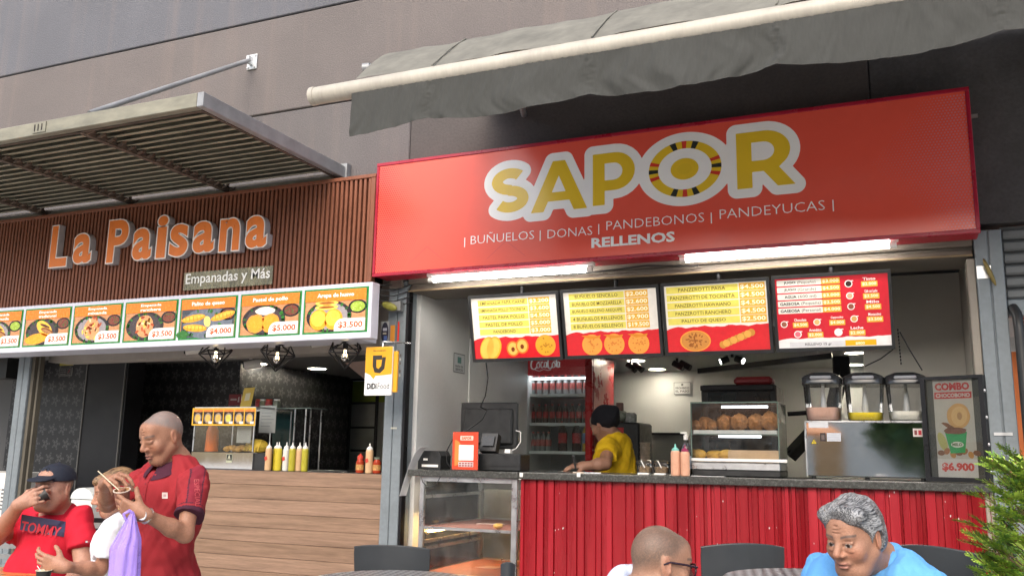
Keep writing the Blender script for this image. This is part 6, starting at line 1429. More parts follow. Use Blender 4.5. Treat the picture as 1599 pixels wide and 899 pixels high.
def head_ops(F, C0, R, s=1.0, jaw=1.0, fat=1.0, nose=1.0, closed=0.0, age=0.0):
    T = lambda x, y, z: C0+R@(np.array([x, y, z])*s)
    def E(x, y, z, a, b, c, k=.02, sub=False, Rl=None): F.ell(T(x, y, z), np.array([a, b, c])*s, R if Rl is None else R@Rl, k*s, sub)
    def K(p, q, ra, rb, k=.02, sub=False): F.cap(T(*p), T(*q), ra*s, rb*s, k*s, sub)
    E(0, -.014, .030, .075, .086, .086, .0)
    E(0, .030, -.022, .062*fat, .062, .082, .03)
    E(0, .052, -.092, .030*jaw, .028, .024, .03)
    for sx in (-1, 1):
        K((sx*.056*fat, -.004, -.045), (sx*.026*jaw, .052, -.094), .017, .017, .03)
        E(sx*.042*fat, .060, -.026, .022, .020, .024, .022)           # cheek
        if fat > 1.05: E(sx*.050*fat, .035, -.058, .024, .028, .028, .025)
    K((-.034, .078, .024), (.034, .078, .024), .011, .011, .018)     # brow
    E(0, .055, .055, .050, .035, .035, .03)                          # forehead
    for sx in (-1, 1): E(sx*.032, .100, .001, .019, .015, .013, .014, True)
    for sx in (-1, 1):
        E(sx*.031, .0765, .001, .0135, .0125, .0130, .001)           # eyeball
        K((sx*.018, .0865, .0085-.004*closed), (sx*.042, .082, .0075-.004*closed), .0042+.003*closed, .0040+.003*closed, .004)      # upper lid
        K((sx*.020, .0865, -.0095), (sx*.041, .082, -.009), .0035+.001*closed, .0035, .006)      # lower lid
    K((0, .088, .014), (0, .108*nose+0*(1-nose), -.024), .0075, .0115, .016)
    for sx in (-1, 1): E(sx*.0125, .097, -.031, .0085, .011, .008, .008)
    for sx in (-1, 1): E(sx*.0065, .104, -.0395, .0035, .005, .004, .003, True)
    K((-.021, .083, -.0575), (.021, .083, -.0575), .0062, .0062, .010); E(0, .0935, -.0570, .014, .008, .0058, .006)
    E(0, .0905, -.0705, .018, .009, .0068, .008)
    E(0, .104, -.0635, .025, .012, .0018, .004, True)
    E(0, .092, -.0815, .016, .008, .005, .010, True)                 # chin groove
    if age:
        for sx in (-1, 1):
            K((sx*.0165, .101, -.034), (sx*.027, .090, -.050), .0020*age, .0026*age, .006, True); K((sx*.027, .090, -.050), (sx*.031, .080, -.070), .0026*age, .0016*age, .006, True)
            E(sx*.032, .0835, -.0175, .0125, .006, .0050, .006); K((sx*.020, .0885, -.0235), (sx*.042, .0805, -.0225), .0014*age, .0014*age, .004, True)
        for zz, yy in ((.040, .0915), (.051, .0905), (.062, .0870)): K((-.030, yy-.009, zz+.001), (0, yy+.002, zz-.002), .0012*age, .0015*age, .006, True); K((0, yy+.002, zz-.002), (.030, yy-.009, zz+.001), .0015*age, .0012*age, .006, True)
    for sx in (-1, 1):
        th = .35; Rl = np.array(Matrix.Rotation(sx*-.35, 3, 'Z'))@np.array(Matrix.Rotation(.18, 3, 'X'))
        E(sx*.0770, -.012, -.004, .0075, .0185, .0315, .008, False, Rl)
        E(sx*.0850, -.006, .002, .005, .010, .019, .006, True, Rl)
    return T
def head_cols(P, T_inv, base, brow=(.05, .035, .03), lip=(.33, .13, .10), iris=(.03, .018, .012), hair=None, hairline=None, stubble=0.0, white=.32, eyes=1.0):
    """surface colours of skin, brows, lips, eyes and close-cropped hair, in head coordinates"""
    q = T_inv(P); x, y, z = q[:, 0], q[:, 1], q[:, 2]; c = np.tile(np.array(base, dtype=float), (len(P), 1)); ax_ = np.abs(x)
    n = np.sin(x*210+3*np.sin(z*170))*np.sin(z*230+2*np.sin(y*190)); c *= (1+.035*n+.05*np.random.RandomState(3).randn(len(P)))[:, None]
    near = (ax_ < .11) & (np.abs(z) < .13) & (np.abs(y) < .13)
    def mixc(w, col): 
        nonlocal c
        w = np.clip(w, 0, 1)[:, None]; c = c*(1-w)+np.array(col)*w
    red = np.exp(-((ax_-.042)/.02)**2-((z+.03)/.022)**2)*(y > .04)+.9*np.exp(-(x/.014)**2-((z+.03)/.014)**2)*(y > .09)+.7*((ax_ > .078) & near)
    mixc(.35*red*near, np.array(base)*np.array([1.15, .72, .66]))
    if stubble: mixc(stubble*near*((z < -.045) & (y > .0))*(1-np.exp(-((z+.064)/.012)**2-(x/.024)**2)), np.array(base)*.55)
    bz = .0245+.006*np.sin((ax_-.012)*60); mixc(near*np.exp(-((z-bz)/.0042)**4)*(ax_ > .012)*(ax_ < .052)*(y > .06)*.85, brow)
    lipm = near*(y > .07)*(np.exp(-((z+.064)/.0115)**4)*np.exp(-(x/.0225)**6)); mixc(lipm*.75, lip)
    mixc(near*(y > .08)*np.exp(-((z+.0637)/.0022)**2)*np.exp(-(x/.023)**6), (.05, .02, .018))
    for sx in (-1, 1):
        e = ((x-sx*.031)/.0120)**2+((z-.000)/.0062)**2; m = near*(y > .070)*(e < 1)*eyes; mixc(m*1.0, (white, white*.93, white*.88))
        r = np.hypot(x-sx*.031-.000, z-.000); mixc(m*(r < .0062), iris); mixc(m*(r < .0028), (.004, .004, .004))
        mixc(near*(y > .06)*(ax_ > 0)*np.exp(-((np.hypot((x-sx*.031)/.0145, (z-.0055)/.0042)-1)/.25)**2)*(z > .003)*.5, np.array(base)*.35)
    if eyes < 1: mixc(near*(y > .065)*np.exp(-((z+.0055+4*(ax_-.031)**2*0)/.0016)**2)*np.exp(-((ax_-.031)/.0135)**4)*.8, np.array(base)*.15)
    if hair is not None and hairline is not None: mixc(hairline(x, y, z)*1.0, hair)
    return c
def hand_ops(F, W, d, nrm, curls, thumb=(.5, .4), s=1.0, side=1, spread=.12, straight=()):
    """W wrist, d direction wrist->knuckles, nrm direction the palm faces, side +1/-1 the side the thumb leaves"""
    d = unit(d); nrm = np.array(nrm, dtype=float); nrm = unit(nrm-d*(nrm@d)); lat = np.cross(d, nrm)*side
    lens = [(.043, .026, .021), (.047, .029, .022), (.043, .027, .021), (.034, .021, .018)]; offs = [.030, .010, -.011, -.030]; kn = [.088, .092, .087, .078]
    palm0 = W+d*.01*s
    for i in range(4):
        k0 = W+(d*kn[i]+lat*offs[i])*s; F.cap(W+(d*.012+lat*offs[i]*.55)*s, k0, .0150*s, .0115*s, .012*s)
        p = k0; a = 0; fd0 = unit(d+lat*spread*offs[i]/.03)
        for j in range(3):
            a += curls[i][j] if hasattr(curls[i], '__len__') else curls[i]
            dd = fd0*math.cos(a)+nrm*math.sin(a); q = p+dd*lens[i][j]*s; r0 = (.0092, .0084, .0076)[j]*s*(.9 if i == 3 else 1); F.cap(p, q, r0, r0*.92, .004*s); p = q
    t0 = W+(d*.022+lat*.022+nrm*.006)*s; dd = unit(d*.62+lat*.75+nrm*thumb[0]); t1 = t0+dd*.042*s; F.cap(t0, t1, .0145*s, .0115*s, .012*s)
    dd2 = unit(d*.85+lat*.25+nrm*(thumb[0]+thumb[1])); t2 = t1+dd2*.032*s; F.cap(t1, t2, .0105*s, .0095*s, .004*s)
    dd3 = unit(d*.9-lat*.1+nrm*(thumb[0]+thumb[1]*1.6)); F.cap(t2, t2+dd3*.026*s, .0095*s, .008*s, .004*s)
    F.cap(W-d*.01*s, W+d*.03*s, .025*s, .026*s, .02*s)
def wrinkle(seed, amp=.004, f=1.0, gs=1.0):
    r = random.Random(seed); ws = [(np.array([r.uniform(-1, 1), r.uniform(-1, 1), r.uniform(-.7, .7)])*f*34, r.uniform(0, 6)) for _ in range(5)]
    def fn(x, y, z, d):
        o = 0
        for i, (w, p) in enumerate(ws): o = o+np.sin(w[0]*x+w[1]*y+w[2]*z+p+1.3*np.sin(ws[(i+1) % 5][0][1]*.6*x+z*11*f+p)+.6*np.sin(y*14*f))**3*(1 if i % 2 else -1)
        return amp*o/2.0
    return fn
def torso_ops(F, S, Hc, side, infl=0.0, chest=(.155, .105), belly=(.15, .115), belly_f=.01, sh_w=.19, k=.05, slope=.05, hip=.16):
    up = unit(S-Hc); side = unit(side-up*(side@up)); fr = np.cross(up, side); L_ = np.linalg.norm(S-Hc); R = np.stack([side, fr, up], 1)
    A = lambda a, b, c: S*0+Hc+side*a+fr*b+up*c
    F.ell(A(0, .0, L_-.16), V([chest[0], chest[1], .185])+infl, R, k)
    F.ell(A(0, .012, L_-.10), V([chest[0]*1.05, chest[1]*.85, .10])+infl, R, k)
    F.ell(A(0, belly_f, L_*.42), V([belly[0], belly[1], .19])+infl, R, k)
    F.ell(A(0, -.01, .03), V([hip, .115, .13])+infl, R, k)
    F.cap(A(0, -.03, L_+.03), A(0, -.02, L_-.05), .060+infl, .085+infl, k)
    for s_ in (-1, 1):
        F.cap(A(s_*.05, -.022, L_+.008), A(s_*(sh_w-.03), -.012, L_-slope), .044+infl, .046+infl, k)
    return A, fr, up, side
m_skin = mat('skin', attr=True, rough=.46, var=.10, vs=12, fine=.07, bs=240, sss=.05, spec=.4, bump=.18)
def cloth(nm, col, **k):
    a = dict(rough=.85, var=.08, vs=7, fine=.05, bs=320, bump=.15, spec=.25); a.update(k); return mat(nm, col, **a)
def person(label, name='person', **a):
    """builds a whole figure; all joints are world points"""
    HC, HR = a['head'], a['R']; hs = a.get('hs', 1.0); S, Hc = a['neck'], a['hip']; side = unit(a['shR']-a['shL']) if 'shR' in a else None
    side = unit(a['shR']-a['shL'])
    base = V([Hc[0], Hc[1], a.get('floor', 0.0)]); root = thing(name, base, label, 'person', a.get('group'))
    B = Field(); tor = a.get('torso', {}); 
    A, fr, up, sd_ = torso_ops(B, S, Hc, side, -.012, **tor)
    T = head_ops(B, HC, HR, hs, **a.get('headk', {}))
    nb = T(0, -.030, -.065); B.cap(nb, S+fr*-.01, a.get('neckr', .054)*hs, (a.get('neckr', .054)+.010), .03)
    if a.get('jowl'): B.ell(T(0, .03, -.098), V([.045, .035, .022])*hs, HR, .03)
    arms = []
    for sfx in 'RL':
        sh, el, wr = a['sh'+sfx], a['el'+sfx], a['wr'+sfx]; ar = a.get('armr', 1.0)
        B.cap(sh, el, .050*ar, .038*ar, .03); B.cap(el, el+(wr-el)*.35, .038*ar, .040*ar, .02); B.cap(el+(wr-el)*.35, wr, .040*ar, .026*ar, .02)
        hd = a.get('hand'+sfx)
        if hd: hand_ops(B, wr, s=a.get('hands', 1.0), **hd)
    legs = a['legs']
    for (hp, kn, an) in legs:
        B.cap(hp, kn, .082, .055, .04); B.cap(kn, kn+(an-kn)*.3, .055, .056, .03); B.cap(kn+(an-kn)*.3, an, .056, .034, .03); ff = a.get('footdir', fr); ff = unit([ff[0], ff[1], 0])
        B.cap(an-V([0, 0, .02]), an+ff*.16-V([0, 0, .045]), .035, .028, .03)
    Tinv = lambda P: ((P-HC)@HR)/hs
    ck = dict(base=a.get('skin', (.36, .20, .135))); ck.update(a.get('cols', {}))
    fines = [(HC-.14*hs, HC+.14*hs, a.get('fine', .0034))]
    for sfx in 'RL':
        if a.get('hand'+sfx) and a.get('vis'+sfx, True): c = a['wr'+sfx]+unit(a['hand'+sfx]['d'])*.08; fines.append((c-.11, c+.11, .0042))
    body = grow('body', B, m_skin, root, a.get('coarse', .014), fines, lambda P: head_cols(P, Tinv, **ck))
    # shirt
    Sh = Field(); infl = a.get('infl', .008); torso_ops(Sh, S, Hc, side, infl, **tor)
    hem = a.get('hem', -.08); 
    sl = a.get('sleeve', .62)
    for i_, o in enumerate(Sh.ops): 
        o = list(o); cl = [(A(0, 0, hem), -up)]
        if i_ == 4 or i_ >= 5: cl.append((S+up*(.030 if i_ == 4 else .05)+fr*.0, unit(up+fr*-.15)))
        o[7] = cl; Sh.ops[i_] = tuple(o)
    for sfx in 'RL':
        sh, el, wr = a['sh'+sfx], a['el'+sfx], a['wr'+sfx]; ar = a.get('armr', 1.0); d = unit(el-sh); ln = np.linalg.norm(el-sh); e = sh+d*ln*min(sl, 1.0)
        Sh.cap(sh, e+d*.03, (.060*ar+infl), (.056*ar+infl+a.get('flare', .006)), .045, clip=(e, d))
    neck_r = a.get('neckhole', .066); Sh.ell(S+up*.035+fr*.030, V([neck_r, neck_r*1.02, .060]), np.stack([sd_, fr, up], 1), .008, True)
    if a.get('vneck'): 
        for q in a['vneck']: Sh.ell(*q(A, S, fr, up, sd_))
    Sh.post = wrinkle(a.get('seed', 1), a.get('wr', .0045), a.get('wf', 1.0))
    shirt = grow('shirt', Sh, a['shirtm'], root, a.get('cshirt', .009), a.get('shfines', []), a.get('shirtcol'))
    # trousers
    Tr = Field(); Rr = np.stack([sd_, fr, up], 1); Tr.ell(Hc+up*.0, V([.165, .125, .12]), Rr, .04)
    for (hp, kn, an) in legs: Tr.cap(hp, kn, .097, .070, .04); Tr.cap(kn, an+(kn-an)*.12, .072, .055, .04)
    Tr.post = wrinkle(3, .005, .8); grow('trousers', Tr, a.get('trm', cloth('dark_jeans', (.035, .045, .075))), root, .016, [])
    for (hp, kn, an) in legs:
        ff = a.get('footdir', fr); ff = unit([ff[0], ff[1], 0]); f = Field(); f.cap(an-V([0, 0, .035]), an+ff*.17-V([0, 0, .05]), .045, .038, .02, clip=(V([0, 0, a.get('floor', 0)+.004]), V([0, 0, -1.]))); grow('shoe', f, m_blk, root, .014, [])
    return root, T, A, fr, up, sd_, shirt, body
def seated_legs(Hc, fr, sd, floor=0.0, seat=.46):
    o = []
    for s in (-1, 1):
        hp = Hc+sd*s*.09-V([0, 0, .0]); kn = hp+fr*.42+sd*s*.05; kn[2] = floor+.50; an = kn+fr*.02; an[2] = floor+.09; o.append((hp, kn, an))
    return o
from mathutils.bvhtree import BVHTree
def decal(name, pr, obj, m, parent, org, ex, ez, direction, lift=.0025):
    """lays printed shapes onto a curved surface"""
    P, F = o_mesh[obj.name]; bvh = BVHTree.FromPolygons([tuple(p) for p in P], [tuple(int(i) for i in f) for f in F])
    ex, ez, direction = unit(ex), unit(ez), unit(direction)
    def warp(W_, v):
        out = []; last = 0.0; hits = []
        for p in W_:
            st = Vector(p)-Vector(direction)*.25; h = bvh.ray_cast(st, Vector(direction), .6); hits.append(None if h[0] is None else (np.array(h[0])))
        good = [(h-p)@direction for h, p in zip(hits, W_) if h is not None]; md = float(np.median(good)) if good else 0
        for p, h, q in zip(W_, hits, v):
            dd = (h-p)@direction if h is not None else md
            out.append(p+direction*(dd-lift-q[2]))
        return np.array(out)
    return pr.build(name, m, parent, org, ex=ex, ez=ez, warp=warp)
def dense(pr, maxw):
    """cuts long flat faces so they can follow a surface"""
    nv, nf, nc = [], [], []
    for f, c in zip(pr.f, pr.c):
        P = np.array([pr.v[i] for i in f]); lo, hi = P.min(0), P.max(0)
        if len(f) == 4 and (hi-lo)[:2].max() > maxw:
            a, b = max(1, int((hi[0]-lo[0])/maxw)), max(1, int((hi[1]-lo[1])/maxw)); n = len(nv)
            for j in range(b+1):
                for i in range(a+1):
                    u, v = i/a, j/b; nv.append(tuple((P[0]*(1-u)+P[1]*u)*(1-v)+(P[3]*(1-u)+P[2]*u)*v))
            for j in range(b):
                for i in range(a): nf.append([n+j*(a+1)+i, n+j*(a+1)+i+1, n+(j+1)*(a+1)+i+1, n+(j+1)*(a+1)+i]); nc.append(c)
        else:
            n = len(nv); nv += [tuple(p) for p in P]; nf.append(list(range(n, n+len(f)))); nc.append(c)
    pr.v, pr.f, pr.c = nv, nf, nc; return pr
rot = lambda ax_, a: np.array(Matrix.Rotation(a, 3, ax_))
def R_head(az, el, roll=0.0):
    R = frame_from(world_dir(az, el)); return R@rot('Y', roll)
def crop(line0=.035, front=.045, back=.9, soft=.012, amt=1.0):
    def f(x, y, z):
        line = np.where(y > 0, line0+np.clip(y/.08, 0, 1.3)*front, line0+y*back); w = np.clip((z-line)/soft, 0, 1)
        w = w*np.clip(.84+.13*np.random.RandomState(5).randn(len(x)), 0, 1); ear = (np.abs(x) > .074) & (np.abs(y+.01) < .025) & (z < .03)
        return amt*w*(~ear)*(np.abs(x) < .12)*(z > -.09)
    return f
def hair_mat(name, c1, c2, R, c0, sc=1.0):
    """combed hair: fine light and dark strands running front to back of the head"""
    m = bpy.data.materials.new(name); m.use_nodes = True; t = m.node_tree; N = t.nodes; L = t.links; b = N['Principled BSDF']
    tc = N.new('ShaderNodeTexCoord'); sb_ = N.new('ShaderNodeVectorMath'); sb_.operation = 'SUBTRACT'; L.new(tc.outputs['Object'], sb_.inputs[0]); sb_.inputs[1].default_value = [float(q) for q in c0]
    wn_ = N.new('ShaderNodeTexNoise'); wn_.inputs['Scale'].default_value = 16; L.new(sb_.outputs[0], wn_.inputs['Vector'])
    ws = N.new('ShaderNodeVectorMath'); ws.operation = 'MULTIPLY_ADD'; L.new(wn_.outputs['Color'], ws.inputs[0]); ws.inputs[1].default_value = (.03, .03, .03); L.new(sb_.outputs[0], ws.inputs[2])
    cx = N.new('ShaderNodeCombineXYZ')
    for i, k in enumerate((300*sc, 13*sc, 240*sc)):
        d = N.new('ShaderNodeVectorMath'); d.operation = 'DOT_PRODUCT'; L.new(ws.outputs[0], d.inputs[0]); d.inputs[1].default_value = [float(q)*k for q in R[:, i]]; L.new(d.outputs['Value'], cx.inputs[i])
    n = N.new('ShaderNodeTexNoise'); n.inputs['Scale'].default_value = 1; n.inputs['Detail'].default_value = 4; n.inputs['Roughness'].default_value = .6; L.new(cx.outputs[0], n.inputs['Vector'])
    big = N.new('ShaderNodeTexNoise'); big.inputs['Scale'].default_value = 22; L.new(sb_.outputs[0], big.inputs['Vector'])
    ad = N.new('ShaderNodeMath'); ad.operation = 'MULTIPLY_ADD'; L.new(big.outputs[0], ad.inputs[0]); ad.inputs[1].default_value = .38; L.new(n.outputs[0], ad.inputs[2])
    mr = N.new('ShaderNodeMapRange'); mr.inputs[1].default_value = .58; mr.inputs[2].default_value = .84; L.new(ad.outputs[0], mr.inputs[0])
    mx = N.new('ShaderNodeMix'); mx.data_type = 'RGBA'; L.new(mr.outputs[0], mx.inputs['Factor']); mx.inputs[6].default_value = (*c1, 1); mx.inputs[7].default_value = (*c2, 1); L.new(mx.outputs[2], b.inputs['Base Color'])
    bp = N.new('ShaderNodeBump'); bp.inputs['Strength'].default_value = .8; bp.inputs['Distance'].default_value = .004; L.new(n.outputs[0], bp.inputs['Height']); L.new(bp.outputs[0], b.inputs['Normal']); b.inputs['Roughness'].default_value = .45; return m
# ---------------- standing man, maroon polo
m_polo = mat('maroon_polo', attr=True, rough=.8, var=.08, vs=8, fine=.05, bs=350, bump=.2, spec=.25)
m_polo_dark = cloth('plum_collar', (.055, .014, .028))
HC = atd(254, 682, 3.9); HRm = R_head(-142, -20)
S_ = atd(270, 728, 3.93); Hc_ = atd(259, 915, 3.93)
shR, shL = atd(226, 748, 4.05), atd(303, 750, 3.78); elL = atd(289, 834, 3.62); wrL = atd(226, 803, 3.50)
e_sl = shL+(elL-shL)*.66
def polo_col(P):
    c = np.tile(V([.27, .020, .026]), (len(P), 1)); d = unit(elL-shL); t = (P-shL)@d; Ln = np.linalg.norm(elL-shL)*.66; r = np.linalg.norm(P-shL-np.outer(t, d), axis=1)
    arm = (r < .10) & (t > -.02); band = arm & (t > Ln-.018) & (t < Ln+.02); band2 = arm & (t > Ln-.030) & (t < Ln-.026); c[band] = (.05, .014, .028); c[band2] = (.05, .014, .028)
    out = unit(unit(shL-shR)-cf*.75); lat = np.cross(d, out); q = (P-shL); u = q@unit(lat-d*(lat@d)); o_ = q@out
    pan = (t > -.07) & (t < Ln-.03) & (o_ > .0) & (np.abs(u) < .030) & (r < .11); c[pan] = (.20, .017, .030); edge = pan & (np.abs(u) > .025); c[edge] = (.05, .014, .028)
    return c
legs = []
up_ = unit(S_-Hc_); sd_ = unit(shR-shL); fr_ = np.cross(up_, sd_)
for s in (-1, 1):
    hp = Hc_+sd_*s*.09-V([0, 0, .04]); kn = hp+sd_*s*.02+fr_*.04; kn[2] = .44; an = kn-fr_*.03; an[2] = .09; legs.append((hp, kn, an))
root, T, A, fr, up, sd, shirt, body = person('standing man in a maroon polo shirt stirring a small cup, purple bag on his arm', head=HC, R=HRm, hs=.95, neck=S_, hip=Hc_,
    shR=shR, elR=atd(168, 787, 3.86), wrR=atd(165, 755, 3.66), shL=shL, elL=elL, wrL=wrL, armr=.84, legs=legs, sleeve=.66, shirtm=m_polo, shirtcol=polo_col, seed=4, wf=1.3, wr=.009, hem=.03,
    torso=dict(chest=(.150, .105), belly=(.145, .125), belly_f=.02, slope=.055), neckr=.050, neckhole=.060, cshirt=.008, shfines=[(V([min(shL[i], elL[i])-.09 for i in range(3)]), V([max(shL[i], elL[i])+.09 for i in range(3)]), .0042)],
    handL=dict(d=camdir(-1, .30, .08), nrm=camdir(.15, .25, 1), curls=[(.45, .7, .6), (.5, .8, .6), (.55, .85, .6), (.6, .9, .6)], thumb=(.3, .7), side=-1),
    handR=dict(d=camdir(.45, .30, -.45), nrm=camdir(.35, -1, .1), curls=[(.55, .65, .4), (.65, .75, .45), (.8, .85, .5), (.9, .9, .6)], thumb=(.8, .3), side=1),
    skin=(.29, .145, .090), headk=dict(nose=1.0, closed=1.0, jaw=1.05, age=.5), cols=dict(eyes=0, hair=(.17, .16, .155), hairline=crop(.036, .050, .85, .02, .85), brow=(.12, .09, .08), lip=(.30, .12, .10), stubble=.12), trm=cloth('blue_jeans', (.05, .07, .14)))
def collar(root, S, fr, up, sd, r, m, h=.036, open_=.5, nm='collar'):
    q = MB(); P = []; n = 40
    for i in range(n+1):
        a = -math.pi/2+open_*.5+(2*math.pi-open_)*i/n; f = 1-abs(2*i/n-1)**6*.0; front = max(0, -math.sin(a)) ; ca, sa = math.cos(a), -math.sin(a)
        o = sd*ca*r+fr*(sa*r*.95+.012); drop = .030*max(0, sa)
        rad = unit(sd*ca+fr*sa); w = h*(1+.55*max(0, sa)**2)
        P.append([S+o+up*(.044-drop)-rad*.004, S+o+up*(.050-drop)+rad*.001, S+o+rad*(.012)+up*(.044-drop), S+o*1.0+rad*(.024+.010*max(0, sa))+up*(.044-drop-w*.62), S+o+rad*(.034+.018*max(0, sa))+up*(.044-drop-w)])
    q.grid(P, th=(0, 0, -.003)); return q.build(nm, m, root)
collar(root, S_, fr, up, sd, .060, m_polo_dark)
q = MB(); P = [];
for i in range(9):
    t_ = i/8; c0 = S_+up*(.015-.13*t_)+fr*(.085+.03*t_); P.append([c0+sd*(-.017), c0+sd*.017])
pr = Print(.0008); pr.rect(-.017, -.10, .017, .02, (.26, .02, .026), 1)
for k in range(2): pr.ell(0, -.03-.045*k, .004, .004, (.12, .02, .03), 2, 8)
decal('placket', dense(pr, .02), shirt, m_polo, root, S_+fr*.10-up*.03, sd*-1, up, -fr, .002)
pr = Print(.0006); pr.rect(-.012, -.013, .012, .013, (.62, .55, .52), 1); pr.rect(-.006, -.005, .006, .005, (.45, .3, .3), 2)
decal('chest_badge', dense(pr, .006), shirt, m_paint, root, atd(257.5, 773, 3.7), cR, cU, ray(257, 773), .002)
pr = Print(.0006); pr.text('ESPECIAL', -.055, -.011, .055, .011, (.36, .05, .055), 1, bold=.01)
decal('sleeve_lettering', pr, shirt, m_paint, root, atd(308, 768, 3.6), unit(-cU+cR*.05), unit(cR+cU*.05), ray(308, 768), .002)
# watch
dw = unit(elL-wrL); c = wrL+dw*.012; q = MB(); u1 = unit(np.cross(dw, [0, 0, 1])); v1 = np.cross(dw, u1)
ring = [c+(u1*math.cos(a)+v1*math.sin(a))*.0265 for a in np.linspace(0, 2*math.pi, 25)]; q.tube(ring, .0065, 8, caps=False, ry=1.3); q.build('watch_strap', m_alu, root)
wf = unit(-cf*.8-cR*.2+cU*.25); wc_ = c+wf*.0265; q = MB(); q.tube([wc_-wf*.004, wc_+wf*.006], .0195, 20); o = q.build('watch_case', m_alu, root); q = MB(); q.tube([wc_+wf*.0062, wc_+wf*.0068], .0165, 20); q.build('dial', mat('dial_white', (.7, .7, .66), .3), o)
# cup in his hand, straw, bag
cc = atd(191, 777, 3.545); q = MB(); cu = unit(cU+cf*.1)
def cup(q, c, axis, r0, r1, h, col, rim, inner):
    a = unit(axis); u = unit(np.cross(a, [.3, .9, .1])); v = np.cross(a, u); n = 22; ringf = lambda r, t: [c+a*t+(u*math.cos(2*math.pi*k/n)+v*math.sin(2*math.pi*k/n))*r for k in range(n)]
    secs = [(r0, -h/2), (r1, h/2), (r1+.002, h/2), (r1+.002, h/2+.003), (r1-.002, h/2+.003), (r1-.004, h/2-.01)]; cs = [col, rim, rim, rim, inner]
    q.add(ringf(*secs[0])[::-1], [tuple(range(n))], col)
    for i in range(5): q.add(ringf(*secs[i])+ringf(*secs[i+1]), [(k, (k+1) % n, n+(k+1) % n, n+k) for k in range(n)], cs[i], True)
    q.add(ringf(*secs[-1]), [tuple(range(n))], inner)
m_cup = mat('paper_cup', attr=True, rough=.45, var=.08, vs=30)
cup(q, cc, unit(cU-cf*.12), .024, .031, .062, (.20, .08, .055), (.60, .50, .42), (.35, .2, .1)); single('paper_cup', q, m_cup, cc, 'small brown paper cup held by the man in the maroon polo', 'cup')
q = MB(); q.tube([atd(153, 735, 3.60), atd(187, 766, 3.54)], .0024, 6); single('stir_stick', q, mat('stick_wood', (.6, .5, .36), .6), atd(160, 742, 3.59), 'thin pale stir stick pinched above the brown paper cup', 'stick')
m_bag = mat('purple_bag', (.42, .29, .84), .3, var=.14, vs=9, spec=.5, bump=.6, bs=16, alpha=.84); m_bag.node_tree.nodes['Principled BSDF'].inputs['Transmission Weight'].default_value = .12
tb = thing('plastic_bag', atd(196, 880, 3.46), 'thin purple plastic bag hanging from the standing man\'s wrist', 'bag')
q = MB(); P = []; n = 56
for j in range(26):
    t_ = j/25; y_ = 801+118*t_; wl, wr_ = 205-26*min(1, t_*2.2)-10*t_, 208+9*min(1, t_*3); cx_ = (wl+wr_)/2; hw = (wr_-wl)/2+2; row = []
    for i in range(n+1):
        a = 2*math.pi*i/n; fold = 1+.10*math.sin(a*7+t_*2)*(1-t_*.5)+.05*math.sin(a*13+t_*6)
        row.append(atd(cx_+hw*math.cos(a)*fold, y_, 3.46+.055*math.sin(a)*fold*(.3+.7*min(1, t_*2))))
    P.append(row)
q.grid(P); q.build('bag_body', m_bag, tb)
q = MB(); q.tube([atd(197, 812, 3.45), atd(193, 802, 3.44), atd(202, 797, 3.46), atd(211, 802, 3.48), atd(211, 812, 3.47)], .007, 8, ry=.5); q.build('handle', m_bag, tb)

# ---------------- seated man, red t-shirt, dark cap
m_redtee = mat('red_tee', (.46, .012, .030), .8, var=.07, vs=8, fine=.04, bs=350, bump=.15, spec=.25)
HC = atd(84, 761, 4.6); HRr = R_head(-168, 3)
S_ = atd(85, 803, 4.66); shR, shL = atd(43, 812, 4.77), atd(124, 812, 4.55)
up0 = V([0, 0, 1.]); Hc_ = S_+V([0, 0, -.50])-world_dir(-168)*.05
root, T, A, fr, up, sd, shirt, body = person('seated man in a red t-shirt and dark cap drinking from a small black cup', head=HC, R=HRr, hs=1.0, neck=S_, hip=Hc_, shR=shR, elR=atd(-8, 840, 4.58), wrR=atd(30, 787, 4.42),
    shL=shL, elL=atd(131, 886, 4.42), wrL=atd(104, 912, 4.22), armr=1.12, legs=seated_legs(Hc_, world_dir(-168), unit(shR-shL)), sleeve=.62, shirtm=m_redtee, seed=9, wf=1.0, wr=.010, torso=dict(chest=(.185, .135), belly=(.190, .175), belly_f=.05, sh_w=.20, slope=.05), neckr=.064, neckhole=.068, jowl=True,
    handR=dict(d=camdir(.88, .42, .05), nrm=camdir(.15, -.2, 1), curls=[(.55, .85, .6), (.6, .9, .6), (.65, .95, .6), (.7, 1., .6)], thumb=(.7, .6), side=1), handL=dict(d=camdir(-1, 0, -.1), nrm=camdir(0, -1, .1), curls=[.3]*4, side=-1), visL=False,
    skin=(.37, .20, .140), headk=dict(fat=1.12, jaw=1.3, closed=.6), cols=dict(brow=(.07, .05, .045), stubble=.15, hair=(.05, .045, .04), hairline=crop(.0, .10, .7, .02, .8)))
m_cap = cloth('navy_cap', (.018, .022, .034), rough=.75)
f = Field(); f.ell(T(0, -.016, .036), V([.088, .107, .088])*1.02, HRr, .0, clip=[(T(0, 0, .036), -(HRr@V([0, .10, 1])))]); f.ell(T(0, .105, .040), V([.066, .060, .010]), HRr@rot('X', -.22), .012); f.cap(T(0, -.015, .125), T(0, -.015, .128), .008, .006, .004)
cp = grow('cap', f, m_cap, root, .0042, []); 
pr = Print(.0008)
for s_ in (-1, 1): pr.ell(s_*.010, 0, .006, .018, (.006, .007, .01), 1, 14, rot=s_*.5); pr.ell(s_*.010, .004, .003, .012, (.02, .024, .036), 2, 10, rot=s_*.5)
decal('cap_emblem', pr, cp, m_paint, root, T(0, .13, .085), -(HRr[:, 0]), HRr[:, 2], -HRr[:, 1], .002)
pr = Print(.0008); w_, h_ = .225, .078; pr.poly([(-w_/2, -h_/2), (w_/2, -h_/2), (w_/2, h_/2), (-w_/2, h_/2)], (.030, .036, .085), 1)
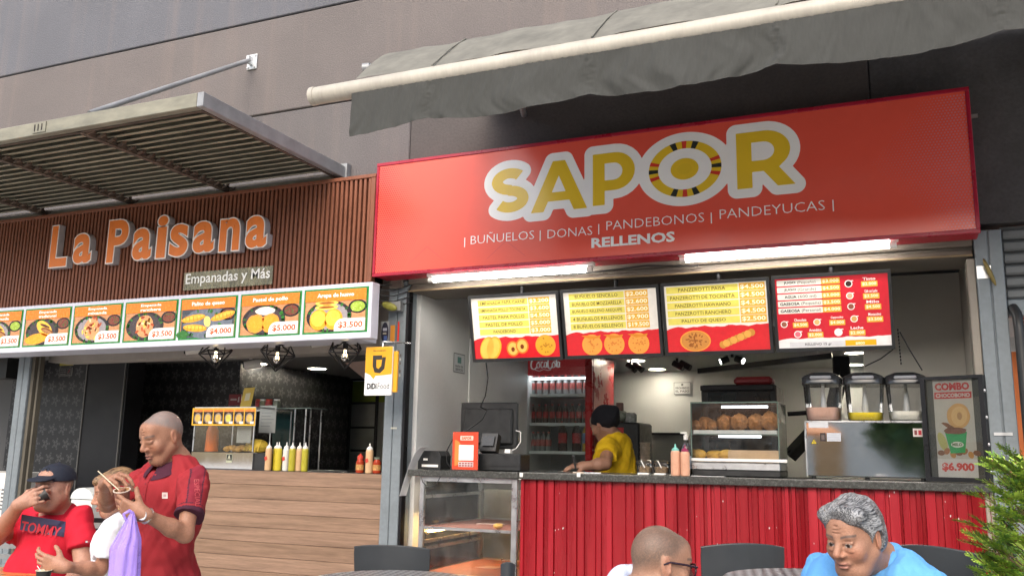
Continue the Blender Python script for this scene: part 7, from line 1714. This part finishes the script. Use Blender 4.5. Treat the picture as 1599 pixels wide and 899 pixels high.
dense(pr, .02); pr2 = Print(.0008); v_, f_ = glyphs('TOMMY', 0.02, .2, 3); a_, b_ = v_.min(0), v_.max(0)
pr.raw([(-w_*.47+(p[0]-a_[0])/(b_[0]-a_[0])*w_*.9, -h_*.62+(p[1]-a_[1])/(b_[1]-a_[1])*h_*.72) for p in v_], f_, (.46, .03, .05), 2)
ex_ = unit(-sd+up*.02); decal('chest_print', pr, shirt, m_paint, root, atd(67, 820, 4.2), unit(cR*.985-cU*.16), unit(cU*.985+cR*.12), ray(67, 820), .003)
pr = Print(.0006); pr.rect(-.012, -.006, .012, .006, (.03, .035, .08), 1); pr.rect(-.010, -.004, 0, .004, (.6, .6, .6), 2); pr.rect(0, -.004, .010, .004, (.5, .05, .05), 2)
decal('sleeve_flag', pr, shirt, m_paint, root, atd(137, 845, 4.2), cR, cU, ray(137, 845), .002)
cc = atd(63, 776, 4.45); q = MB(); cup(q, cc, camdir(1, .55, .55), .023, .031, .065, (.015, .014, .014), (.02, .018, .018), (.5, .48, .45)); single('black_cup', q, m_cup, cc, 'small black cup held to the mouth of the man in the dark cap', 'cup')

# ---------------- woman in white, mostly behind the standing man
HC = atd(179, 770, 4.4); HRw = R_head(-124, -12)
S_ = atd(193, 812, 4.45); shR, shL = atd(213, 823, 4.58), atd(179, 827, 4.30); Hc_ = S_+V([0, 0, -.5])-world_dir(-105)*.06
m_white = cloth('white_blouse', (.66, .68, .74), rough=.8)
root, T, A, fr, up, sd, shirt, body = person('seated woman in a white blouse reaching for a black cup, behind the purple bag', head=HC, R=HRw, hs=.93, neck=S_, hip=Hc_, shR=shR, elR=atd(205, 880, 4.55), wrR=atd(160, 905, 4.4), shL=shL, elL=atd(156, 889, 4.2), wrL=atd(101, 884, 4.06),
    armr=.78, legs=seated_legs(Hc_, world_dir(-105), unit(shR-shL)), sleeve=.75, flare=.012, shirtm=m_white, seed=12, wf=1.3, wr=.011, torso=dict(chest=(.15, .12), belly=(.15, .12), sh_w=.17), neckr=.045, neckhole=.075,
    handL=dict(d=camdir(-1, .22, -.05), nrm=camdir(.1, .0, 1), curls=[(.35, .5, .4), (.4, .6, .5), (.5, .6, .5), (.6, .7, .5)], thumb=(.4, .5), side=-1), skin=(.37, .19, .125), headk=dict(jaw=.85, closed=.4), cols=dict(lip=(.40, .12, .11), brow=(.10, .06, .04)),
    vneck=[lambda A, S, fr, up, sd: (S-up*.06+fr*.10, V([.035, .05, .11]), np.stack([sd, fr, up], 1), .008, True)])
m_hair = mat('hair', attr=True, rough=.45, var=.15, vs=20, fine=.15, bs=300, bump=.3, spec=.4)
def hair_post(T_, amp, freq, R_, C0, seed=0, lay=0.0):
    def fn(x, y, z, d):
        q = (np.stack([x, y, z], 1)-C0)@R_; a = q[:, 0]*freq+2.2*np.sin(q[:, 1]*30+seed)+1.4*np.sin(q[:, 2]*42+q[:, 1]*20)
        return amp*(np.sin(a)+.5*np.sin(a*2.3+q[:, 1]*60))+lay*np.sin(q[:, 1]*90-q[:, 0]*22+3*np.sin(q[:, 0]*30))
    return fn
def hair_col(T_, R_, C0, c1, c2, freq, grey=None):
    def fn(P):
        q = (P-C0)@R_; a = q[:, 0]*freq+2.2*np.sin(q[:, 1]*30)+1.4*np.sin(q[:, 2]*42+q[:, 1]*20); w = (.5+.5*np.sin(a*1.7+q[:, 1]*70)*np.sin(a*.6+1))
        if grey: w = np.clip(w*.6+grey(q), 0, 1)
        return np.outer(1-w, c1)+np.outer(w, c2)
    return fn
f = Field(); f.ell(T(0, -.028, .034), V([.084, .096, .092]), HRw, .0, clip=[(T(0, .035, .045), HRw@unit([0, 1, -.8]))]); f.ell(T(0, -.10, .02), V([.035, .045, .04]), HRw, .03); f.cap(T(0, -.13, .02), T(0, -.16, -.08), .028, .012, .02); f.ell(T(0, .045, .078), V([.06, .05, .03]), HRw, .02)
f.ell(T(.0, -.02, -.03), V([.079, .05, .05]), HRw, .03, clip=[(T(0, .0, -.04), HRw@unit([0, 1, -.3]))]); f.post = hair_post(T, .0025, 160, HRw, HC)
grow('hair', f, hair_mat('blonde_hair', (.07, .035, .016), (.32, .20, .10), HRw, HC-WORLD[root.name], .8), root, .0045, [])
q = MB(); c = T(-.080, -.012, -.055); q.tube([c+(cR*math.cos(a)+cU*math.sin(a))*.026 for a in np.linspace(0, 2*math.pi, 25)], .0022, 6, caps=False); q.build('hoop_earring', mat('earring_gold', (.6, .42, .2), .3, metal=.8), root)
cc = atd(69, 887, 4.02); cc[2] = .742+.0345; q = MB(); cup(q, cc, V([0, 0, 1.]), .024, .033, .066, (.02, .02, .02), (.55, .52, .40), (.62, .6, .45)); 
q.tube([cc+V([-.02, 0, .03]), cc+V([-.045, 0, .05])], .002, 6, col=(.7, .7, .7)); single('takeaway_cup', q, m_cup, cc, 'black paper cup with a pale rim standing at the edge of the orange table', 'cup')

# ---------------- bald man with glasses
HC = atd(1031, 879, 2.85); HRb = R_head(77, -9)
S_ = atd(1006, 930, 2.90); shR, shL = atd(985, 958, 2.74), atd(1035, 950, 3.06); Hc_ = S_+V([0, 0, -.50])-world_dir(77)*.12
root, T, A, fr, up, sd, shirt, body = person('seated man with a shaved head and dark-rimmed glasses, turned to the right', head=HC, R=HRb, hs=1.0, neck=S_, hip=Hc_, shR=shR, elR=atd(1000, 1100, 2.5), wrR=atd(1090, 1090, 2.4), shL=shL, elL=atd(1060, 1080, 2.9), wrL=atd(1130, 1080, 2.7),
    legs=seated_legs(Hc_, world_dir(77), unit(shR-shL)), shirtm=cloth('pale_blue_top', (.50, .55, .66)), sleeve=1.0, seed=5, hem=-.02, torso=dict(chest=(.16, .115), belly=(.16, .14)), neckr=.060, neckhole=.066, fine=.0032,
    handR=dict(d=camdir(1, 0, 0), nrm=camdir(0, -1, 0), curls=[.3]*4), handL=dict(d=camdir(1, 0, 0), nrm=camdir(0, -1, 0), curls=[.3]*4, side=-1), visR=False, visL=False,
    skin=(.32, .175, .115), headk=dict(jaw=1.1, fat=1.04), cols=dict(hair=(.105, .078, .062), hairline=crop(-.004, .066, .55, .045, .92), stubble=.45, brow=(.08, .06, .05)))
f = Field(); Rr = np.stack([sd, fr, up], 1)
for i in range(14):
    a = math.pi*2*i/14; b = math.pi*2*(i+1)/14; g = lambda a: S_+sd*math.cos(a)*.075+fr*(math.sin(a)*.075-.005)+up*(.045-.03*math.sin(a)+.02*math.cos(a*2)); f.cap(g(a), g(b), .018, .018, .01)
f.ell(S_-fr*.09+up*.02, V([.085, .04, .05]), Rr, .03); grow('hood', f, MATS['pale_blue_top'], root, .007, [])
m_gf = mat('glasses_frame', (.02, .008, .016), .25); q = MB()
q.tube([T(.079, -.022, .002), T(.080, -.002, .012), T(.076, .05, .012), T(.066, .098, .010)], .0034, 8); q.tube([T(-.079, -.022, .002), T(-.080, -.002, .012), T(-.066, .098, .010)], .0034, 8)
for s_ in (-1, 1):
    q.tube([T(s_*(.036+.030*math.cos(a)), .100+.006*(1-abs(math.cos(a)))-.006, -.004+.021*math.sin(a)) for a in np.linspace(0, 2*math.pi, 21)], .0026, 6, caps=False)
q.tube([T(-.008, .104, .002), T(.008, .104, .002)], .003, 6); gl = q.build('glasses', m_gf, root)
q = MB()
for s_ in (-1, 1): q.add([T(s_*(.036+.028*math.cos(a)), .099, -.004+.019*math.sin(a)) for a in np.linspace(0, 2*math.pi, 17)[:-1]], [tuple(range(16))])
q.build('lenses', glass_mat('lens_tint', (.55, .35, .42), 1.5, .03, .05), gl)

# ---------------- grey-haired man in light blue polo
m_bpolo = mat('blue_polo', (.115, .34, .68), .8, var=.06, vs=8, fine=.04, bs=350, bump=.15, spec=.25)
HC = atd(1334, 838, 2.8); HRg = R_head(-127, -14)
S_ = atd(1364, 880, 2.89); shR, shL = atd(1286, 907, 2.97), atd(1414, 908, 2.78); Hc_ = S_+V([0, 0, -.48])-world_dir(-141)*.14
root, T, A, fr, up, sd, shirt, body = person('seated grey-haired man in a light blue polo shirt looking down to the left', head=HC, R=HRg, hs=.97, neck=S_, hip=Hc_, shR=shR, elR=atd(1250, 1030, 2.85), wrR=atd(1200, 1060, 2.6), shL=shL, elL=atd(1440, 1050, 2.6), wrL=atd(1330, 1070, 2.4),
    legs=seated_legs(Hc_, world_dir(-141), unit(shR-shL)), shirtm=m_bpolo, seed=15, wf=1.2, wr=.008, hem=-.02, torso=dict(chest=(.175, .12), belly=(.17, .15), slope=.04, sh_w=.20), neckr=.060, neckhole=.068, fine=.0030, jowl=True,
    handR=dict(d=camdir(-1, 0, -.2), nrm=camdir(0, -1, 0), curls=[.3]*4), handL=dict(d=camdir(-1, 0, 0), nrm=camdir(0, -1, 0), curls=[.3]*4, side=-1), visR=False, visL=False,
    skin=(.33, .175, .115), headk=dict(jaw=1.08, fat=1.0, nose=1.05, age=.5, closed=.25), cols=dict(brow=(.10, .08, .075), lip=(.33, .15, .12), stubble=.10, white=.30))
collar(root, S_, fr, up, sd, .068, m_bpolo, h=.042)
f = Field(); f.ell(T(0, -.012, .040), V([.084, .094, .094])*1.02, HRg, .0, clip=[(T(0, .060, .062), HRg@unit([0, 1, -.85]))])
f.ell(T(0, -.035, -.012), V([.081, .068, .066]), HRg, .02, clip=[(T(0, .006, 0), HRg@unit([0, 1, -.15])), (T(0, 0, -.06), HRg@V([0, 0, -1.]))])
for s_ in (-1, 1): f.cap(T(s_*.075, .012, .03), T(s_*.076, .010, -.012), .010, .006, .01); f.ell(T(s_*.048, .045, .085), V([.035, .035, .024]), HRg, .02)
f.ell(T(-.005, .050, .098), V([.050, .040, .024]), HRg@rot('X', .3), .02); f.ell(T(.040, .055, .078), V([.022, .028, .026]), HRg, .015)
for s_ in (-1, 1): f.ell(T(s_*.080, -.010, -.010), V([.016, .024, .036]), HRg, .006, True)
f.post = hair_post(T, .0009, 170, HRg, HC, 1, .0016)
grow('hair', f, hair_mat('grey_hair', (.016, .018, .022), (.34, .35, .36), HRg, HC-WORLD[root.name]), root, .0030, [])

# ---------------- woman in yellow behind the counter
m_yel = mat('yellow_tee', (.62, .40, .012), .8, var=.07, vs=8, fine=.04, bs=350, bump=.15, spec=.25)
HC = at(943, 662, .95); HRy = R_head(-48, -25)
S_ = at(955, 688, .98); Hc_ = S_+V([.07, .05, -.52]); shL, shR = at(950, 699, .80), at(972, 694, 1.12)
root, T, A, fr, up, sd, shirt, body = person('woman in a yellow t-shirt and black cap working behind the red counter', head=HC, R=HRy, hs=.97, neck=S_, hip=Hc_, shR=shR, elR=at(950, 727, 1.2), wrR=at(915, 727, .75), shL=shL, elL=at(945, 726, .62)+V([0, 0, .01]), wrL=at(916, 727, .54), floor=.15,
    armr=1.0, legs=[(Hc_+V([s*.09, 0, -.03]), V([Hc_[0]+s*.09, Hc_[1], .6]), V([Hc_[0]+s*.09, Hc_[1], .24])) for s in (-1, 1)], shirtm=m_yel, sleeve=.55, seed=21, wf=1.2, wr=.009, torso=dict(chest=(.165, .12), belly=(.17, .14), sh_w=.18), neckr=.048, neckhole=.062,
    handL=dict(d=camdir(-1, .0, .1), nrm=camdir(0, -1, .1), curls=[.5]*4, side=1), handR=dict(d=camdir(-1, 0, .1), nrm=camdir(0, -1, 0), curls=[.5]*4), skin=(.28, .15, .10), fine=.005, headk=dict(jaw=.9))
f = Field(); f.ell(T(0, -.022, .040), V([.088, .106, .090]), HRy, .0, clip=[(T(0, .07, .03), HRy@unit([0, .7, -1]))]); f.ell(T(0, -.05, -.0), V([.080, .07, .06]), HRy, .02, clip=[(T(0, .0, 0), HRy@V([0, 1., 0]))]); f.ell(T(0, -.115, .045), V([.04, .04, .04]), HRy, .03); f.post = wrinkle(2, .003, 2)
grow('cap', f, cloth('black_cap', (.012, .012, .016)), root, .007, [])
ph = at(897, 722, .50); q = MB(); q.obox(ph+V([0, 0, .0]), cR*.006, cf*.03, unit(cU+cR*-.2)*.045); single('mobile_phone', q, m_blk, ph, 'black phone held upright by the woman in yellow', 'phone')
# ================================================================== CHAIRS, TABLES, PLANT
m_chair = mat('chair_plastic', (.030, .035, .040), .42, var=.10, vs=6, spec=.5, bump=.04, bs=30)
def chair(loc, ang, label):
    """shell armless chair: curved back, seat, four legs; built facing -Y then turned"""
    t = thing('plastic_chair', (0, 0, 0), label, 'chair', 'dark plastic café chairs')
    P = []
    for i in range(25):
        u = i/24*2-1; row = []
        for j in range(13):
            v = j/12; w = .205+.018*v-.0*v; top = .86+.018*(1-u*u)-.0; z = .46+(top-.46)*v; x = u*w*(1+.0*v); y = .20+.055*v-.060*u*u*(1-.2*v)+.012*math.sin(v*3)
            if v > .93: x *= .985
            row.append((x, y, z))
        P.append(row)
    q = MB(); q.grid(P, th=(0, .009, .0)); q.build('backrest', m_chair, t)
    q = MB(); P = [[(u*.215*(1-.06*abs(v-.5)), -.24+.43*v, .445+.012*math.cos(v*5)-.010*(1-u*u)) for v in np.linspace(0, 1, 13)] for u in np.linspace(-1, 1, 13)]; q.grid(P, th=(0, 0, -.012)); q.build('seat', m_chair, t)
    q = MB(); pts = [P_[-1] for P_ in [[(u/12*2-1)] for u in range(13)]]
    rim = []
    for i in range(25):
        u = i/24*2-1; rim.append((u*.2205, .255-.048*u*u+.004, .878+.0-.018*u*u))
    q.tube(rim, .0058, 8); q.build('rim', m_chair, t)
    for sx in (-1, 1):
        q = MB(); q.tube([(sx*.185, -.20, .437), (sx*.205, -.235, .0)], [.018, .013], 10); q.build('leg', m_chair, t)
        q = MB(); q.tube([(sx*.19, .20, .50), (sx*.18, .19, .43), (sx*.205, .27, .0)], [.014, .018, .013], 10); q.build('leg', m_chair, t)
    t.location = loc; t.rotation_euler = (0, 0, ang); return t
def chair_at(px, py_top, depth, ang, label, s=1.0):
    c = atd(px, py_top, depth); o = chair((c[0], c[1], 0), ang, label); k = c[2]/.885; o.scale = (s, s, k); ca = math.cos(ang); o.location = (c[0]+math.sin(ang)*.24*s, c[1]-math.cos(ang)*.24*s, 0); return o
chair_at(610, 849, 4.75, math.radians(180+14), 'dark plastic chair before the middle post, beside the glass cabinet', .95)
chair_at(1162, 846, 3.95, math.radians(-152), 'dark plastic chair between the two seated men before the red counter', .86)
chair_at(1456, 850, 3.55, math.radians(150), 'dark plastic chair behind the man in the light blue polo', .86)
c = atd(793, 884, 3.4); q = MB(); P = []
for i in range(13):
    u = i/12*2-1; P.append([c+cR*(u*.028)+V([0, 0, -.10+.10*v+.015*(1-u*u)*v])+cf*(.02*u*u) for v in np.linspace(0, 1, 8)])
q.grid(P, th=tuple(cf*.012)); q2 = q
t = thing('folded_chair', (c[0], c[1], 0), 'rounded dark chair top poking up beside the glass cabinet', 'chair'); q.build('backrest', m_chair, t)
q = MB(); q.box(c[0]-.02, c[1]-.01, 0, c[0]+.02, c[1]+.03, c[2]-.09); q.build('leg', m_chair, t)
def wicker():
    m = mat('woven_top', (.10, .10, .105), .35, var=.2, vs=20, spec=.5); t = m.node_tree; N = t.nodes; L = t.links; b = N['Principled BSDF']
    tc = N.new('ShaderNodeTexCoord'); w1 = N.new('ShaderNodeTexChecker'); w1.inputs['Scale'].default_value = 42; w1.inputs[1].default_value = (.24, .25, .26, 1); w1.inputs[2].default_value = (.035, .036, .04, 1)
    mp = N.new('ShaderNodeMapping'); mp.inputs['Rotation'].default_value = (0, 0, .6); L.new(tc.outputs['Object'], mp.inputs[0]); L.new(mp.outputs[0], w1.inputs[0]); L.new(w1.outputs[0], b.inputs['Base Color']); return m
m_wick = wicker()
def round_table(px, py_far, depth, r, label):
    c = atd(px, py_far, depth); z = c[2]; h = unit([cf[0], cf[1], 0]); c = c-h*r*.0; ctr = V([c[0], c[1], 0])-h*r
    t = thing('round_table', (ctr[0], ctr[1], 0), label, 'table', 'woven round café tables'); q = MB(); q.lathe([(r*.97, z-.03), (r, z-.02), (r, z-.006), (r*.98, z), (r*.96, z+.0005), (.0001, z+.001)], (ctr[0], ctr[1], 0), 48); q.build('tabletop', m_wick, t)
    q = MB(); q.lathe([(.03, .03), (.03, z-.031)], (ctr[0], ctr[1], 0), 16); q.build('pedestal', m_blkmetal, t); q = MB(); q.lathe([(.24, .0), (.24, .012), (.05, .03)], (ctr[0], ctr[1], 0), 28); q.build('base', m_blkmetal, t); return ctr, z
round_table(627, 889, 3.9, .34, 'dark woven round table in front of the chair at the middle post')
round_table(1238, 886, 3.25, .33, 'dark woven round table beside the man in the light blue polo')
# orange table
c0 = atz(40, 885, .74); z = .74; t = thing('orange_table', (c0[0], c0[1], 0), 'orange-topped table in front of the man in the red t-shirt', 'table')
h = unit([cf[0], cf[1], 0]); r_ = V([h[1], -h[0], 0]); far = V([c0[0], c0[1], z]); cc0 = far-h*.36-r_*.22
q = MB(); q.obox(cc0-V([0, 0, .018]), r_*.44, h*.36, V([0, 0, .018])); q.build('tabletop', mat('orange_wood', (.50, .19, .055), .3, var=.25, vs=3, stretch=(1, 6, 1), spec=.5), t)
for a_, b_ in ((-1, -1), (1, -1), (-1, 1), (1, 1)):
    p = cc0+r_*.38*a_+h*.30*b_; q = MB(); q.box(p[0]-.02, p[1]-.02, 0, p[0]+.02, p[1]+.02, z-.037); q.build('leg', m_blkmetal, t)
# grey slatted chair behind table at left edge, black slatted chair behind the woman
def slat_chair(px, py, depth, m, label, w=.42):
    c = atd(px, py, depth); t = thing('slatted_chair', (c[0], c[1], 0), label, 'chair'); zt = c[2]
    for s in (-1, 1):
        p = c+cR*s*w/2; q = MB(); q.box(p[0]-.014, p[1]-.014, 0, p[0]+.014, p[1]+.014, zt); q.build('leg', m, t)
        p2 = p-h*.38; q = MB(); q.box(p2[0]-.014, p2[1]-.014, 0, p2[0]+.014, p2[1]+.014, .45); q.build('leg', m, t)
    for k in range(5): q = MB(); q.obox(V([c[0], c[1], zt-.02-.055*k]), V([cR[0], cR[1], 0])*w/2, h*.006, V([0, 0, .012])); q.build('back_slat', m, t)
    q = MB(); q.obox(V([c[0], c[1], .45])-h*.19, V([cR[0], cR[1], 0])*w/2, h*.2, V([0, 0, .012])); q.build('seat', m, t)
slat_chair(165, 806, 4.85, m_blk, 'black slatted chair behind the woman in white', .30)
slat_chair(0, 846, 4.9, mat('grey_chair', (.22, .24, .25), .4), 'grey slatted chair at the left edge behind the seated man in red', .40)
# ---- conifer shrub at the right edge
m_leaf = mat('conifer_green', attr=True, rough=.55, var=.25, vs=14, spec=.3); m_leaf.node_tree.nodes['Principled BSDF'].inputs['Subsurface Weight'].default_value = .0
t = thing('conifer_shrub', (atd(1600, 800, 2.9)[0], atd(1600, 800, 2.9)[1], 0), 'bright green conifer shrub at the right edge in front of the grey post', 'shrub')
r6 = random.Random(8)
c = atd(1632, 850, 2.95); base = V([c[0], c[1], 0])
q = MB(); q.tube([base, base+V([0, 0, .5]), base+V([.02, 0, 1.0]), base+V([.01, 0, 1.30])], [.03, .025, .015, .006], 8); q.build('trunk', mat('bark', (.12, .075, .045), .85, var=.3, vs=20, bump=.5), t)
q = MB(); stems = MB()
def spray(q, o, d, L_, tone):
    """flat scale-leaf spray: a stalk with alternating leaflets, each with small scales"""
    d = unit(d); s_ = unit(np.cross(d, [r6.uniform(-.4, .4), r6.uniform(-.4, .4), 1])); n_ = np.cross(d, s_)
    k_n = 9
    for k in range(k_n):
        tt = k/(k_n-1); p = o+d*L_*tt+V([0, 0, -.02*tt*tt])
        for sg_ in (-1, 1):
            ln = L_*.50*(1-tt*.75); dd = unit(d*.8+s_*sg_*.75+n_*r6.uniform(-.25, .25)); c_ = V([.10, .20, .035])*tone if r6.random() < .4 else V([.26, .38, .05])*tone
            m3 = 3
            for j in range(m3+1):
                pj = p+dd*ln*j/m3; w_ = .0042*(1.3-j/(m3+1))
                for s2 in ((-1, 1) if j < m3 else (0,)):
                    d2 = unit(dd+s_*s2*.8*sg_+n_*r6.uniform(-.3, .3)); tip = pj+d2*ln*.34; side = np.cross(d2, n_)*w_
                    q.add([pj-side*.6, pj+side*.6, pj+d2*ln*.2+side, tip, pj+d2*ln*.2-side], [(0, 1, 2, 3, 4)], tuple(c_*(1+.25*j/m3) if r6.random() > .035 else V([.22, .14, .05])))
    stems.tube([o-d*.05, o+d*L_*.6], .0016, 4, caps=False)
for i in range(430):
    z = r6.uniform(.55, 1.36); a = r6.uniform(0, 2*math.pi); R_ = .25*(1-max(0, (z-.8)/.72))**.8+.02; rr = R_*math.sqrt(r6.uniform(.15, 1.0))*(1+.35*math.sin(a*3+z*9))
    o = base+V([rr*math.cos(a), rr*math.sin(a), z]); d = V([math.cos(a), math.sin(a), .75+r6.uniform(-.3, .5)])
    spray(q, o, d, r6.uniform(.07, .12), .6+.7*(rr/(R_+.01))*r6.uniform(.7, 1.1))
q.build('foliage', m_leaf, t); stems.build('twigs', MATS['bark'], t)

# ================================================================== the square behind the viewer (seen only in reflections and as light)
ob = thing('plaza_building', (0, -26, 0), 'cream building across the square behind the viewer', 'building')
def ob_box(nm, x0, y0, z0, x1, y1, z1, m): q = MB(); q.box(x0, y0, z0, x1, y1, z1); q.build(nm, m, ob)
ob_box('wall', -24, -28, 0, 20, -26, 7.5, mat('cream_wall', (.80, .66, .46), .7, var=.1))
ob_box('ground_floor', -24, -25.98, 0, 20, -25.7, 2.6, mat('pale_wall', (.80, .70, .55), .7, var=.2))
for k in range(9): ob_box('door', -21+k*2.3, -25.69, 0, -20.1+k*2.3, -25.6, 2.1, mat('door_tan', (.62, .34, .14), .5)); ob_box('window', -22+k*4.6, -25.96, 3.8, -20+k*4.6, -25.9, 6, mat('dark_window', (.03, .035, .04), .15))
for i, (x, y) in enumerate(((-2.3, -9.5), (-5.9, -10.5))):
    t = thing('market_umbrella', (x, y, 0), ['orange market umbrella behind the viewer, on the left', 'orange market umbrella behind the viewer, on the right'][i], 'umbrella')
    q = MB(); q.lathe([(1.5, 2.3), (.9, 2.65), (.05, 2.95), (.0001, 2.96)], (x, y, -.55), 8, smooth=False); q.build('canopy', mat('orange_canvas', (.55, .20, .05), .8, var=.1), t); q = MB(); q.tube([(x, y, 0), (x, y, 2.9)], .03, 10); q.build('pole', m_blkmetal, t)
r7 = random.Random(4)
for i, (x, y, hh) in enumerate(((.45, -12.5, 3.0), (-8, -16, 8), (6, -15, 8))):
    t = thing('shade_tree', (x, y, 0), ['dark leafy tree across the square behind the viewer', 'leafy tree far behind the viewer on the left', 'leafy tree behind the viewer at the far right'][i], 'tree')
    q = MB(); q.tube([(x, y, 0), (x+.1, y, hh*.4), (x, y+.1, hh*.7)], [.2, .15, .06], 8); q.build('trunk', MATS['bark'], t); q = MB()
    for k in range(900):
        d = V([r7.gauss(0, 1), r7.gauss(0, 1), r7.gauss(0, .8)]); d = unit(d)*r7.random()**.4*hh*.34; p = V([x, y, hh*.68])+d; n_ = unit([r7.gauss(0, 1), r7.gauss(0, 1), r7.gauss(0, 1)]); a = unit(np.cross(n_, [0, 0, 1.1])); b_ = np.cross(n_, a); s_ = r7.uniform(.12, .26)
        q.add([p-a*s_, p-b_*s_*.5, p+a*s_, p+b_*s_*.5], [(0, 1, 2, 3)], (.04, .09, .02))
    q.build('crown', mat('tree_leaves', attr=True, rough=.6, var=.3, vs=3), t)
